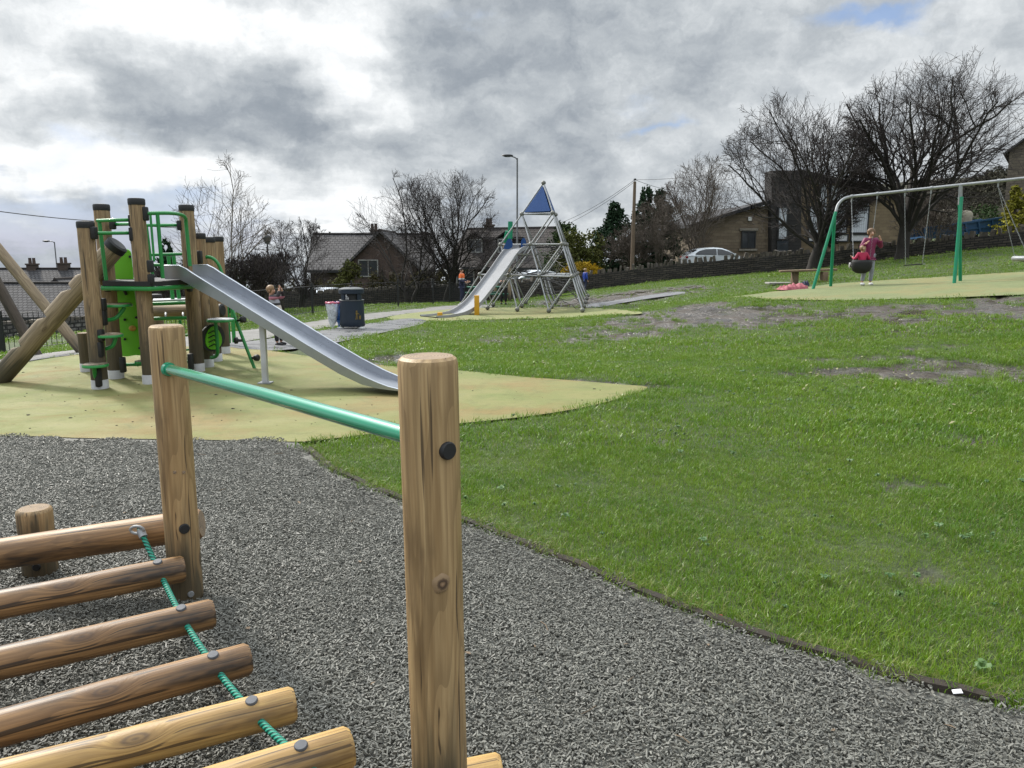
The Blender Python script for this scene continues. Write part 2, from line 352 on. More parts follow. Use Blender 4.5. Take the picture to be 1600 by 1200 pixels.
# ---------------------------------------------------------------- mesh builder
def frame_to(d):
    return Vector(d).to_track_quat('Z', 'Y').to_matrix().to_4x4()
class MB:
    def __init__(s): s.v = []; s.f = []; s.g = []; s.mi = []
    def add(s, verts, faces, gc=None, T=None, mi=0):
        o = len(s.v)
        vs = [Vector(v) for v in verts]
        s.g.extend([tuple(c) for c in (gc or vs)])
        s.v.extend([(T @ v) if T is not None else v for v in vs])
        s.f.extend([tuple(i+o for i in f) for f in faces]); s.mi.extend([mi]*len(faces))
        return s
    def box(s, size, T=None, c=(0, 0, 0), mi=0, bev=0):
        x, y, z = (k/2 for k in size); cx, cy, cz = c
        if bev:
            e = min(bev, x*.9, y*.9, z*.9)
            vs = []; 
            bm = bmesh.new(); bmesh.ops.create_cube(bm, size=1)
            for v in bm.verts: v.co = Vector((v.co.x*size[0], v.co.y*size[1], v.co.z*size[2]))
            bmesh.ops.bevel(bm, geom=bm.edges[:], offset=e, segments=2, affect='EDGES', profile=.5)
            bm.verts.index_update()
            vs = [v.co + Vector(c) for v in bm.verts]; fs = [[v.index for v in f.verts] for f in bm.faces]; bm.free()
            return s.add(vs, fs, T=T, mi=mi)
        vs = [(cx+a*x, cy+b*y, cz+d*z) for d in (-1, 1) for a, b in ((-1, -1), (1, -1), (1, 1), (-1, 1))]
        return s.add(vs, [(3, 2, 1, 0), (4, 5, 6, 7), (0, 1, 5, 4), (1, 2, 6, 5), (2, 3, 7, 6), (3, 0, 4, 7)], T=T, mi=mi)
    def beam(s, p0, p1, wd, ht, mi=0, bev=0):
        p0 = Vector(p0); p1 = Vector(p1); d = p1-p0
        zax = d.normalized(); up = Vector((0, 0, 1)) if abs(zax.z) < .95 else Vector((0, 1, 0))
        xax = up.cross(zax).normalized(); yax = zax.cross(xax)
        T = Matrix((( xax.x, yax.x, zax.x, 0), (xax.y, yax.y, zax.y, 0), (xax.z, yax.z, zax.z, 0), (0, 0, 0, 1)))
        return s.box((wd, ht, d.length), Matrix.Translation((p0+p1)/2) @ T, mi=mi, bev=bev)
    def tube(s, pts, r, n=10, caps=True, mi=0, capmi=None, closed=False, goff=None, wob=0):
        pts = [Vector(p) for p in pts]; k = len(pts)
        rs = r if isinstance(r, (list, tuple)) else [r]*k
        go = goff if goff is not None else (random.uniform(-9, 9) if k < 9 else 0)
        L = 0; nrm = None; vs = []; gs = []
        ox, oy = (random.uniform(0, 5), random.uniform(0, 5))
        ph = random.uniform(0, 6)
        for i, p in enumerate(pts):
            a = pts[i-1] if i > 0 else (pts[-1] if closed else None); b = pts[i+1] if i < k-1 else (pts[0] if closed else None)
            t = ((b if b is not None else p) - (a if a is not None else p))
            if t.length < 1e-9: t = (pts[-1]-pts[0]) if (pts[-1]-pts[0]).length > 1e-9 else Vector((0, 0, 1))
            t.normalize()
            if i and (p-pts[i-1]).length: L += (p-pts[i-1]).length
            if nrm is None:
                nrm = t.orthogonal() if abs(t.z) > .9 else t.cross(Vector((0, 0, 1))).cross(t)
            nrm = (nrm - t*nrm.dot(t)); nrm.normalize(); bi = t.cross(nrm)
            for j in range(n):
                an = 2*math.pi*j/n; rr = rs[i]*(1+wob*math.sin(3*an+ph+L*2.3)) if wob else rs[i]
                ca, sa = math.cos(an)*rr, math.sin(an)*rr
                vs.append(p + nrm*ca + bi*sa); gs.append((ca+ox*.0+go*.37, sa+go*.21, L+go))
        if wob is None: pass
        fs = []
        for i in range(k-1 if not closed else k):
            i2 = (i+1) % k
            for j in range(n): fs.append((i*n+j, i*n+(j+1) % n, i2*n+(j+1) % n, i2*n+j))
        s.add(vs, fs, gs, mi=mi)
        if caps and not closed:
            for i, flip in ((0, True), (k-1, False)):
                ring = vs[i*n:(i+1)*n]; gg = gs[i*n:(i+1)*n]
                f = list(range(n)); 
                s.add(ring, [f[::-1] if flip else f], gg, mi=(capmi if capmi is not None else mi))
        return s
    def cyl(s, p0, p1, r, n=16, r1=None, **k): return s.tube([p0, p1], [r, r if r1 is None else r1], n, **k)
    def lathe(s, prof, c=(0, 0, 0), n=20, T=None, mi=0):
        c = Vector(c); vs = []; fs = []
        for (rr, z) in prof:
            for j in range(n):
                a = 2*math.pi*j/n; vs.append(c+Vector((rr*math.cos(a), rr*math.sin(a), z)))
        for i in range(len(prof)-1):
            for j in range(n): fs.append((i*n+j, i*n+(j+1) % n, (i+1)*n+(j+1) % n, (i+1)*n+j))
        fs.append(tuple(range(n))[::-1]); fs.append(tuple((len(prof)-1)*n+j for j in range(n)))
        return s.add(vs, fs, T=T, mi=mi)
    def ball(s, c, r, n=10, sc=(1, 1, 1), mi=0):
        m = max(4, n//2); vs = [Vector((0, 0, -1))]; fs = []
        for i in range(1, m):
            t = math.pi*i/m
            for j in range(n):
                a = 2*math.pi*j/n; vs.append(Vector((math.sin(t)*math.cos(a), math.sin(t)*math.sin(a), -math.cos(t))))
        vs.append(Vector((0, 0, 1))); top = len(vs)-1
        for j in range(n): fs.append((0, 1+(j+1) % n, 1+j)); fs.append((top, top-n+j, top-n+(j+1) % n))
        for i in range(m-2):
            for j in range(n): fs.append((1+i*n+j, 1+i*n+(j+1) % n, 1+(i+1)*n+(j+1) % n, 1+(i+1)*n+j))
        rr = r if isinstance(r, (tuple, list)) else (r, r, r)
        return s.add([Vector((v.x*rr[0]*sc[0], v.y*rr[1]*sc[1], v.z*rr[2]*sc[2]))+Vector(c) for v in vs], fs, mi=mi)
    def prism(s, poly, d, T=None, mi=0):
        """poly: 3-D outline, d: extrusion vector"""
        n = len(poly); d = Vector(d); vs = [Vector(p) for p in poly]; vs += [v+d for v in vs]
        fs = [tuple(range(n))[::-1], tuple(range(n, 2*n))] + [(i, (i+1) % n, n+(i+1) % n, n+i) for i in range(n)]
        return s.add(vs, fs, T=T, mi=mi)
    def build(s, name, mat, parent=None, smooth=40, raw=False):
        me = bpy.data.meshes.new(name)
        off = Vector((0, 0, 0)); p = parent
        while p is not None: off += Vector(p.location); p = p.parent
        V = np.array([tuple(v) for v in s.v], dtype=np.float32).reshape(-1, 3) - np.array(off, dtype=np.float32)
        me.from_pydata(V.tolist(), [], s.f)
        for mm in (mat if isinstance(mat, (list, tuple)) else [mat]): me.materials.append(mm)
        if any(s.mi): me.polygons.foreach_set('material_index', s.mi)
        a = me.attributes.new('gc', 'FLOAT_VECTOR', 'POINT'); a.data.foreach_set('vector', np.array(s.g, dtype=np.float32).ravel())
        a = me.attributes.new('hz', 'FLOAT', 'POINT'); a.data.foreach_set('value', V[:, 2].copy() if len(V) else [])
        me.update()
        if smooth:
            me.polygons.foreach_set('use_smooth', [True]*len(me.polygons)); me.set_sharp_from_angle(angle=R(smooth))
        o = bpy.data.objects.new(name, me); COL.objects.link(o)
        if parent is not None: o.parent = parent
        return o
def tag(o, label=None, cat=None, group=None, kind=None):
    if label: o['label'] = label
    if cat: o['category'] = cat
    if group: o['group'] = group
    if kind: o['kind'] = kind
    return o
def thing(name, label, cat, loc=(0, 0, 0), group=None):
    o = bpy.data.objects.new(name, None); COL.objects.link(o); o.location = loc; o.empty_display_size = .2
    return tag(o, label, cat, group)
def copy_tree(o, parent=None):
    c = o.copy(); COL.objects.link(c)
    if parent is not None: c.parent = parent
    for ch in list(o.children): copy_tree(ch, c)
    return c
def curve(pts, n=8):
    """Catmull-Rom through points"""
    pts = [Vector(p) for p in pts]; out = []
    for i in range(len(pts)-1):
        p0 = pts[max(i-1, 0)]; p1 = pts[i]; p2 = pts[i+1]; p3 = pts[min(i+2, len(pts)-1)]
        for k in range(n):
            t = k/n
            out.append(.5*((2*p1)+(p2-p0)*t+(2*p0-5*p1+4*p2-p3)*t*t+(3*p1-p0-3*p2+p3)*t**3))
    out.append(pts[-1]); return out

# ---------------------------------------------------------------- terrain
ctrl = [(-3, 0, 0), (3, 0, 0), (-6, 3, 0), (-4, 5, 0), (4, 4, 0), (0, 2.5, 0), (0, -5, 0), (9, 2, .08), (-9, 0, 0), (9, -4, 0), (0, 6.5, 0), (-2, 4, 0), (2, 3, 0), (-1.5,7.5,-.01)]
for (x, y, z) in [(-12, 8, -.35), (-45, 30, -3.6), (-45, 70, -7.5), (-8, 70, -3.0), (10, 72, .4), (40, 70, 3.2), (52, 40, 3.8), (45, 8, 1.8), (30, 0, .8), (-40, 0, -1.6)]: ctrl.append((x, y, z))
for (px, py, Y) in [(157, 609, 8.25), (400, 600, 8.5), (620, 615, 7.95), (1010, 604, 8.3), (60, 553, 14), (300, 545, 11.5), (548, 513, 20), (420, 503, 24), (8, 556, 19), (130, 538, 20.5),
                    (570, 481, 31), (690, 474, 38), (860, 490, 27.5), (915, 488, 27), (720, 491, 27.5), (690, 494, 26), (800, 506, 24), (800, 545, 14.5), (1000, 530, 15.5), (1000, 480, 25.5), (1268, 453, 22), (1297, 448, 23.2), (1478, 444, 20.3), (1502, 441, 21.5),
                    (1400, 469, 18.2), (1600, 462, 16.5), (1400, 575, 9.6), (1590, 580, 9.3), (1400, 520, 12.6), (1600, 425, 22.), (1160, 468, 20), (1050, 450, 32),
                    (560, 479, 40), (760, 474, 40.5), (930, 452, 42), (1060, 437, 41), (1180, 427, 40), (1300, 419, 37), (1400, 405, 35), (1500, 394, 33.5), (1600, 385, 32), (1200, 408, 50), (1300, 401, 50), (1400, 395, 49), (1500, 388, 41), (1600, 372, 42), (1130, 418, 50), (1560, 380, 52)]:
    p = P(px, py, Y); ctrl.append(tuple(p))
CT = np.array(ctrl)
def tps(r2): return np.where(r2 > 1e-9, r2*np.log(r2+1e-12), 0.0)
_n = len(CT)
_K = tps(((CT[:, None, :2]-CT[None, :, :2])**2).sum(-1)) + np.eye(_n)*3.0
_Pm = np.hstack([np.ones((_n, 1)), CT[:, :2]])
_A = np.block([[_K, _Pm], [_Pm.T, np.zeros((3, 3))]])
_W = np.linalg.solve(_A, np.concatenate([CT[:, 2], np.zeros(3)]))
def terrain(x, y):
    x = np.asarray(x, dtype=float); y = np.asarray(y, dtype=float); sh = x.shape
    xf = np.clip(x.ravel(), -48, 56); yf = np.clip(y.ravel(), -7, 74)
    out = np.empty(xf.size)
    for i in range(0, xf.size, 20000):
        a, b = xf[i:i+20000], yf[i:i+20000]
        r2 = (a[:, None]-CT[None, :, 0])**2 + (b[:, None]-CT[None, :, 1])**2
        out[i:i+20000] = tps(r2) @ _W[:_n] + _W[_n] + a*_W[_n+1] + b*_W[_n+2]
    flatw = np.clip((yf-5.0)/2.5, 0, 1)*1.0                       # the chip bed and the path of the climber are level
    wide = np.clip((np.abs(xf)-5)/4, 0, 1); flatw = np.maximum(flatw, wide); flatw = flatw*flatw*(3-2*flatw)
    return (out*flatw).reshape(sh)
def tz(x, y): return float(terrain(np.array([x]), np.array([y]))[0])
def G(px, py):
    d = ray(px, py); o = Vector((0, 0, EYE))
    Ys = np.concatenate([np.linspace(.8, 30, 400), np.linspace(30.1, 90, 300)])
    xs = d.x/d.y*Ys; zs = EYE + d.z/d.y*Ys; h = zs - terrain(xs, Ys)
    k = np.where(h < 0)[0]
    if len(k) == 0: return Vector((xs[-1], Ys[-1], float(terrain(xs[-1:], Ys[-1:])[0])))
    i = k[0]
    if i == 0: Y = Ys[0]
    else: Y = Ys[i-1] + (Ys[i]-Ys[i-1])*h[i-1]/(h[i-1]-h[i])
    return Vector((d.x/d.y*Y, Y, tz(d.x/d.y*Y, Y)))
def pip(poly, x, y):
    poly = [(p[0], p[1]) for p in poly]; ins = np.zeros(x.shape, bool); j = len(poly)-1
    for i in range(len(poly)):
        xi, yi = poly[i]; xj, yj = poly[j]
        c = ((yi > y) != (yj > y)) & (x < (xj-xi)*(y-yi)/((yj-yi) or 1e-12)+xi); ins ^= c; j = i
    return ins
def sm(poly, n=5):                                   # closed smooth outline
    k = len(poly); out = []
    ps = [Vector((p[0], p[1])) for p in poly]
    for i in range(k):
        p0, p1, p2, p3 = ps[i-1], ps[i], ps[(i+1) % k], ps[(i+2) % k]
        for a in range(n):
            t = a/n; out.append(.5*((2*p1)+(p2-p0)*t+(2*p0-5*p1+4*p2-p3)*t*t+(3*p1-p0-3*p2+p3)*t**3))
    return out
def gp(lst): return [G(*p) for p in lst]
# outlines
CHIP = [(-9, -1.5), (-9, 6.2)] + [tuple(p[:2]) for p in gp([(0, 681), (120, 684), (250, 686), (380, 688), (462, 690), (480, 703), (505, 728), (560, 757), (625, 783), (730, 820), (830, 858), (910, 892), (1000, 930), (1080, 960), (1150, 986), (1250, 1018), (1350, 1048), (1450, 1077), (1600, 1112)])] + [(3.2, 1.55), (4.6, .7), (6, -1.5)]
PAD_A = [tuple(p[:2]) for p in gp([(462, 692), (380, 690), (250, 688), (120, 686), (0, 683)])] + [(-6.6, 5.95), (-8.2, 6.4), (-8.4, 8.5), (-8.0, 9.8)] + [tuple(p[:2]) for p in gp([(4, 573), (70, 562), (140, 553), (220, 546), (300, 542), (380, 543), (450, 553), (520, 562), (600, 572), (720, 580), (820, 590), (900, 596), (970, 602), (1012, 606), (985, 618), (930, 634), (860, 647), (790, 656), (720, 663), (640, 672), (560, 682), (500, 689)])]
PAD_B = [tuple(p[:2]) for p in gp([(604, 497), (640, 490), (700, 484), (780, 481), (880, 481), (960, 483), (1002, 488), (985, 492), (920, 495), (840, 498), (760, 500), (680, 502), (630, 501)])]
PAD_C = [tuple(p[:2]) for p in gp([(1128, 466), (1180, 460), (1235, 452), (1300, 444), (1400, 437), (1500, 431), (1598, 425)])] + [(19, 22), (21, 19), (18, 15.4)] + [tuple(p[:2]) for p in gp([(1598, 461), (1500, 465), (1400, 468), (1300, 470), (1200, 469)])]
PATH_A = [tuple(p[:2]) for p in gp([(468, 523), (510, 516), (560, 508), (610, 501), (640, 498), (668, 502), (640, 512), (590, 522), (540, 533), (500, 541), (430, 549), (340, 541), (400, 533)])]
PATH_B = [tuple(p[:2]) for p in gp([(-60, 570), (30, 559), (140, 543), (240, 532), (340, 521), (420, 512), (500, 501), (570, 491), (640, 484), (700, 478), (760, 476), (770, 480), (700, 484), (640, 490), (590, 498), (520, 510), (455, 522), (400, 531), (330, 540), (230, 545), (140, 552), (60, 562), (0, 572)])]
PATH_C = [tuple(p[:2]) for p in gp([(905, 478), (960, 470), (1010, 462), (1060, 456), (1070, 459), (1020, 466), (970, 474), (930, 481)])]

# mud: patches worn through the grass
MUDS = []
for (px, py, sx, sy, a) in [(1330, 489, 300, 11, 1.05), (1540, 484, 130, 13, 1.1), (1150, 490, 130, 12, .95), (1500, 578, 210, 24, 1.1), (1000, 498, 130, 12, .9), (1100, 478, 110, 8, 1.), (950, 526, 90, 8, .6), (1250, 500, 160, 8, .8), (1430, 500, 90, 8, .8), (780, 535, 50, 7, .55), (1590, 590, 60, 22, 1.), (1390, 580, 70, 14, .8), (1590, 525, 40, 10, .6), (985, 462, 75, 9, 1.0), (1060, 452, 60, 6, .9), (920, 470, 60, 8, 1.), (1050, 512, 60, 8, .6),
                            (1010, 604, 35, 6, .9), (930, 596, 60, 5, .8), (590, 563, 70, 9, .95), (660, 575, 60, 5, .6), (400, 537, 90, 9, 1.1), (330, 548, 60, 7, .9), (1230, 585, 30, 8, .5), (960, 545, 30, 6, .5), (660, 520, 30, 6, .45), (880, 470, 70, 5, .7), (545, 525, 30, 5, .5)]:
    c = G(px, py); l = G(px-sx, py); t_ = G(px, py-sy); b_ = G(px, py+sy)
    MUDS.append((c.x, c.y, (c.x-l.x), (t_.y-b_.y)/2, a))
_rs = np.random.RandomState(3)
_lat = [_rs.rand(256, 256) for _ in range(4)]
def vnoise(x, y, k=0):
    xi = np.floor(x).astype(int); yi = np.floor(y).astype(int); fx = x-xi; fy = y-yi
    fx = fx*fx*(3-2*fx); fy = fy*fy*(3-2*fy); L = _lat[k]
    g = lambda a, b: L[a % 256, b % 256]
    return (g(xi, yi)*(1-fx)+g(xi+1, yi)*fx)*(1-fy)+(g(xi, yi+1)*(1-fx)+g(xi+1, yi+1)*fx)*fy
def fbm(x, y, k=0): return .5*vnoise(x, y, k)+.27*vnoise(x*2.1+7, y*2.1, k)+.15*vnoise(x*4.3, y*4.3+3, k)+.08*vnoise(x*8.7, y*8.7, k)
def mud(x, y):
    acc = np.zeros(x.shape)
    for (cx, cy, sx, sy, a) in MUDS:
        acc = np.maximum(acc, a*np.exp(-(((x-cx)/sx)**2+((y-cy)/sy)**2)*.9))
    return np.clip((acc - .28 + (fbm(x*1.7, y*1.7)-.5)*1.7)*3.2, 0, 1)
def lawn_free(x, y):                                  # where no grass grows
    bad = np.zeros(x.shape, bool)
    for pl in (CHIP, sm(PAD_A, 3), sm(PAD_B, 3), PAD_C, PATH_A, PATH_B, PATH_C): bad |= pip(pl, x, y)
    return bad

xs = np.concatenate([np.linspace(-700, -60, 12), np.linspace(-50, -14, 22), np.arange(-12, 24, .14), np.linspace(24.5, 56, 24), np.linspace(70, 800, 12)])
ys = np.concatenate([np.linspace(-300, -12, 8), np.linspace(-8, 0, 8), np.arange(.4, 30, .14), np.arange(30.3, 46, .4), np.linspace(47, 76, 24), np.linspace(90, 900, 14)])
GX, GY = np.meshgrid(xs, ys)
GZ = terrain(GX, GY)
MU = mud(GX, GY)
onlawn = ~lawn_free(GX, GY)
GZ = GZ - MU*onlawn*.05 + np.where(onlawn & (GY > 6), (fbm(GX*1.3, GY*1.3, 1)-.5)*.07*np.clip(MU*2.5+.25, 0, 1), 0)
GZ = GZ - np.maximum(0, GY-76)*.16 - np.maximum(0, -GX-50)*.16
GZ = GZ + MU*onlawn*(fbm(GX*5, GY*5, 2)-.5)*.07 - (~onlawn)*.02
me = bpy.data.meshes.new('ground'); ny, nx = GX.shape
idx = np.arange(nx*ny).reshape(ny, nx)
F = np.stack([idx[:-1, :-1], idx[:-1, 1:], idx[1:, 1:], idx[1:, :-1]], -1).reshape(-1, 4)
me.vertices.add(nx*ny); me.vertices.foreach_set('co', np.stack([GX, GY, GZ], -1).astype(np.float32).ravel())
me.loops.add(F.size); me.loops.foreach_set('vertex_index', F.ravel().astype(np.int32))
me.polygons.add(len(F)); me.polygons.foreach_set('loop_start', (np.arange(len(F))*4).astype(np.int32)); me.polygons.foreach_set('loop_total', np.full(len(F), 4, np.int32))
me.update(calc_edges=True)
a = me.attributes.new('mud', 'FLOAT', 'POINT'); a.data.foreach_set('value', (MU*onlawn).astype(np.float32).ravel())
me.polygons.foreach_set('use_smooth', [True]*len(me.polygons))
ground = bpy.data.objects.new('ground', me); COL.objects.link(ground); tag(ground, 'sloping park ground of grass turf worn to wet mud in patches', 'ground', kind='structure')
m, t, b = new_mat('turf_and_mud')
pos = t.new('ShaderNodeNewGeometry').outputs['Position']
big = t.noise(pos, .35, 5, .6); mid = t.noise(pos, 3., 5, .65); fine = t.noise(pos, 26., 4, .7)
gcol = t.mix(t.rng(mid, .35, .65), (.035, .06, .010), (.07, .095, .016))
gcol = t.mix(t.rng(fine, .35, .7), gcol, (.035, .055, .012))
mcol = t.mix(t.rng(mid, .35, .65), (.045, .034, .025), (.10, .08, .062)); mcol = t.mix(t.rng(fine, .4, .7), mcol, (.028, .021, .016))
mm_ = t.rng(t.m('ADD', t.attr('mud', 'Fac'), t.m('MULTIPLY_ADD', fine, .5, -.25)), .25, .6)
t.put(b.inputs['Base Color'], t.mix(mm_, gcol, mcol))
t.put(b.inputs['Roughness'], t.rng(t.m('MULTIPLY', mm_, t.rng(t.noise(pos, 1.7, 4, .6), .40, .56)), 0., 1., .85, .06))
pud = t.m('MULTIPLY', mm_, t.rng(t.noise(pos, 1.7, 4, .6), .46, .54, 0, 1, True))
t.put(b.inputs['Normal'], t.bump(t.m('MULTIPLY', t.m('ADD', fine, mid), t.m('SUBTRACT', 1.0, t.m('MULTIPLY', pud, .9))), .8, .05))
me.materials.append(m)

def sheet(name, poly, mat, off, label, cat, step=.3, smoothn=0, kind='structure'):
    pl = sm(poly, smoothn) if smoothn else [Vector(p[:2]) for p in poly]
    # densify outline
    out = []
    for i, p in enumerate(pl):
        q_ = pl[(i+1) % len(pl)]; k = max(1, int((q_-p).length/step))
        out += [p+(q_-p)*(j/k) for j in range(k)]
    xs_ = [p.x for p in out]; ys_ = [p.y for p in out]
    gx, gy = np.meshgrid(np.arange(min(xs_)+step/2, max(xs_), step), np.arange(min(ys_)+step/2, max(ys_), step))
    ins = pip(out, gx, gy); inner = [Vector((float(a_), float(b_))) for a_, b_ in zip(gx[ins], gy[ins])]
    res = delaunay_2d_cdt(out+inner, [], [list(range(len(out)))], 1, 1e-5)
    V = np.array([tuple(v) for v in res[0]]); Z = terrain(V[:, 0], V[:, 1])+off
    mb = MB(); mb.add([(V[i, 0], V[i, 1], Z[i]) for i in range(len(V))], [tuple(f) for f in res[2]])
    # make faces point up
    o = mb.build(name, mat, smooth=180)
    bm = bmesh.new(); bm.from_mesh(o.data); bmesh.ops.recalc_face_normals(bm, faces=bm.faces)
    if sum(f.normal.z for f in bm.faces) < 0: bmesh.ops.reverse_faces(bm, faces=bm.faces)
    bm.to_mesh(o.data); bm.free()
    return tag(o, label, cat, kind=kind)
def wetpour(name, base, alt, warm):
    m, t, b = new_mat(name)
    pos = t.new('ShaderNodeNewGeometry').outputs['Position']
    x, y, z = t.xyz(pos)
    gran = t.vor(pos, 320., out='Color'); gr = t.xyz(gran)[0]
    big = t.noise(pos, .55, 5, .6, .3); mid = t.noise(t.comb(t.m('MULTIPLY', x, .8), t.m('MULTIPLY', y, 1.4), 0.), 1.6, 6, .68, .4); sp = t.noise(pos, 9., 5, .7)
    col = t.mix(t.rng(mid, .38, .66), base, alt)
    col = t.mix(t.m('MULTIPLY', t.rng(t.m('ADD', t.m('MULTIPLY', big, .65), t.m('MULTIPLY', mid, .35)), .465, .60, 0, 1, True), .8), col, warm)
    col = t.mix(t.rng(t.noise(pos, 3.2, 6, .7, .6), .52, .72, 0, .5), col, tuple(c*.6 for c in alt))
    col = t.mix(t.m('MULTIPLY', t.rng(sp, .56, .74), .5), col, tuple(c*.45 for c in base))
    col = t.mix(t.rng(gr, 0., 1., 0., .32), col, (.05, .05, .025))
    t.put(b.inputs['Base Color'], col); t.put(b.inputs['Roughness'], t.rng(mid, .35, .65, .75, .92))
    t.put(b.inputs['Normal'], t.bump(t.m('ADD', gr, t.m('MULTIPLY', sp, 1.5)), .35, .006)); return m
M['pad_a'] = wetpour('tower_wetpour', (.215, .205, .060), (.165, .20, .056), (.245, .165, .058))
M['pad_b'] = wetpour('pyramid_wetpour', (.215, .225, .078), (.19, .215, .075), (.24, .21, .08))
M['pad_c'] = wetpour('swing_wetpour', (.18, .205, .078), (.155, .185, .072), (.23, .205, .08))
sheet('play_surface', PAD_A, M['pad_a'], .010, 'yellow green rubber safety surface stained sandy orange under the tower slide', 'safety surface', .3, 3)
sheet('play_surface', PAD_B, M['pad_b'], .012, 'yellow green rubber safety surface under the pyramid climber', 'safety surface', .4, 3)
sheet('play_surface', PAD_C, M['pad_c'], .012, 'pale green rubber safety surface under the swings', 'safety surface', .5, 0)
def tarmac(name, c1, c2, wet):
    m, t, b = new_mat(name)
    pos = t.new('ShaderNodeNewGeometry').outputs['Position']
    f = t.noise(pos, 1.3, 5, .65, .4); g = t.noise(pos, 45., 3, .6)
    col = t.mix(t.rng(f, .35, .65), c1, c2); col = t.mix(t.rng(g, .4, .65, 0, .6), col, tuple(c*.5 for c in c1))
    t.put(b.inputs['Base Color'], col); t.put(b.inputs['Roughness'], t.rng(f, .4, .6, .85, wet))
    t.put(b.inputs['Normal'], t.bump(g, .5, .012)); return m
sheet('path', PATH_A, tarmac('wet_tarmac', (.10, .10, .105), (.15, .15, .155), .22), .014, 'damp grey tarmac path running past the litter bin', 'path', .4, 2)
sheet('path', PATH_B, tarmac('grey_gravel_path', (.165, .158, .148), (.21, .20, .19), .75), .006, 'grey gravelly path along the park railings', 'path', .5, 2)
sheet('path', PATH_C, tarmac('wet_path', (.14, .14, .15), (.20, .20, .21), .25), .012, 'wet pale path leading from the pyramid climber to the stone wall', 'path', .4, 2)
m, t, b = new_mat('rubber_chippings_base')
pos = t.new('ShaderNodeNewGeometry').outputs['Position']
vc = t.vor(t.v('ADD', pos, t.v('SCALE', t.noise(pos, 30., 2, .5, 0, 'Color'), scale=.03)), 95., out='Color'); c0 = t.xyz(vc)[0]
t.put(b.inputs['Base Color'], t.mix(c0, (.05, .048, .042), (.17, .168, .145))); b.inputs['Roughness'].default_value = .7
t.put(b.inputs['Normal'], t.bump(c0, 1., .012))
sheet('chipping_bed', CHIP, m, .004, 'bed of grey rubber chippings under the log climber', 'play bark', .35, 0)
# raw soil lip where the turf was cut
edge = CHIP[6:-3]
mb = MB(); acc = []
for i in range(len(edge)-1):
    p = Vector(edge[i]); q_ = Vector(edge[i+1]); k = max(2, int((q_-p).length/.05))
    acc += [p+(q_-p)*(j/k) for j in range(k)]
acc = acc[6:]
vs = []; fs = []
for i, p in enumerate(acc):
    d = (acc[min(i+1, len(acc)-1)]-acc[max(i-1, 0)]).normalized(); nv = Vector((-d.y, d.x))
    wdt = .008+.014*mnoise.noise((i*.11, 3, 1))+.012*mnoise.noise((i*.4, 7, 1)); h = .022+.012*mnoise.noise((i*.25, 0, 5))
    jig = .02*mnoise.noise((i*.15, 9, 2))
    for (o_, z) in ((-wdt+jig, .004), (-wdt*.3+jig, h), (.03+jig, h+.004), (.07, .002)): vs.append((p.x+nv.x*o_, p.y+nv.y*o_, tz(p.x, p.y)+z))
for i in range(len(acc)-1):
    for j in range(3): fs.append((i*4+j, (i+1)*4+j, (i+1)*4+j+1, i*4+j+1))
mb.add(vs, fs); tag(mb.build('soil_edge', M['soil'], smooth=60), 'strip of dark bare soil along the cut edge of the lawn', 'soil', kind='structure')

# ---------------------------------------------------------------- scattered ground cover
def gn_scatter(name, pts, rot, sc, ix, variants, label, cat):
    me = bpy.data.meshes.new(name); n = len(pts)
    me.vertices.add(n); me.vertices.foreach_set('co', np.asarray(pts, np.float32).ravel())
    a = me.attributes.new('rot', 'FLOAT_VECTOR', 'POINT'); a.data.foreach_set('vector', np.asarray(rot, np.float32).ravel())
    a = me.attributes.new('sc', 'FLOAT', 'POINT'); a.data.foreach_set('value', np.asarray(sc, np.float32))
    a = me.attributes.new('ix', 'INT', 'POINT'); a.data.foreach_set('value', np.asarray(ix, np.int32))
    o = bpy.data.objects.new(name, me); COL.objects.link(o)
    c = bpy.data.collections.new(name+'_pieces')
    for v in variants: c.objects.link(v)
    ng = bpy.data.node_groups.new(name+'_scatter', 'GeometryNodeTree')
    ng.interface.new_socket('Geometry', in_out='INPUT', socket_type='NodeSocketGeometry'); ng.interface.new_socket('Geometry', in_out='OUTPUT', socket_type='NodeSocketGeometry')
    N = ng.nodes; L = ng.links
    gi = N.new('NodeGroupInput'); go = N.new('NodeGroupOutput'); ci = N.new('GeometryNodeCollectionInfo'); ci.inputs[0].default_value = c
    ci.inputs['Separate Children'].default_value = True; ci.inputs['Reset Children'].default_value = True
    iop = N.new('GeometryNodeInstanceOnPoints'); iop.inputs['Pick Instance'].default_value = True
    def na(nm, ty):
        k = N.new('GeometryNodeInputNamedAttribute'); k.data_type = ty; k.inputs['Name'].default_value = nm; return k.outputs['Attribute']
    L.new(gi.outputs[0], iop.inputs['Points']); L.new(ci.outputs[0], iop.inputs['Instance']); L.new(na('ix', 'INT'), iop.inputs['Instance Index'])
    L.new(na('rot', 'FLOAT_VECTOR'), iop.inputs['Rotation']); L.new(na('sc', 'FLOAT'), iop.inputs['Scale']); L.new(iop.outputs[0], go.inputs[0])
    md = o.modifiers.new('scatter', 'NODES'); md.node_group = ng
    return tag(o, label, cat, kind='stuff')
def raw_mesh(name, V, F, mat, col=None):
    me = bpy.data.meshes.new(name); me.from_pydata(V, [], F); me.materials.append(mat)
    if col is not None:
        a = me.attributes.new('tone', 'FLOAT', 'POINT'); a.data.foreach_set('value', np.asarray(col, np.float32))
    return bpy.data.objects.new(name, me)
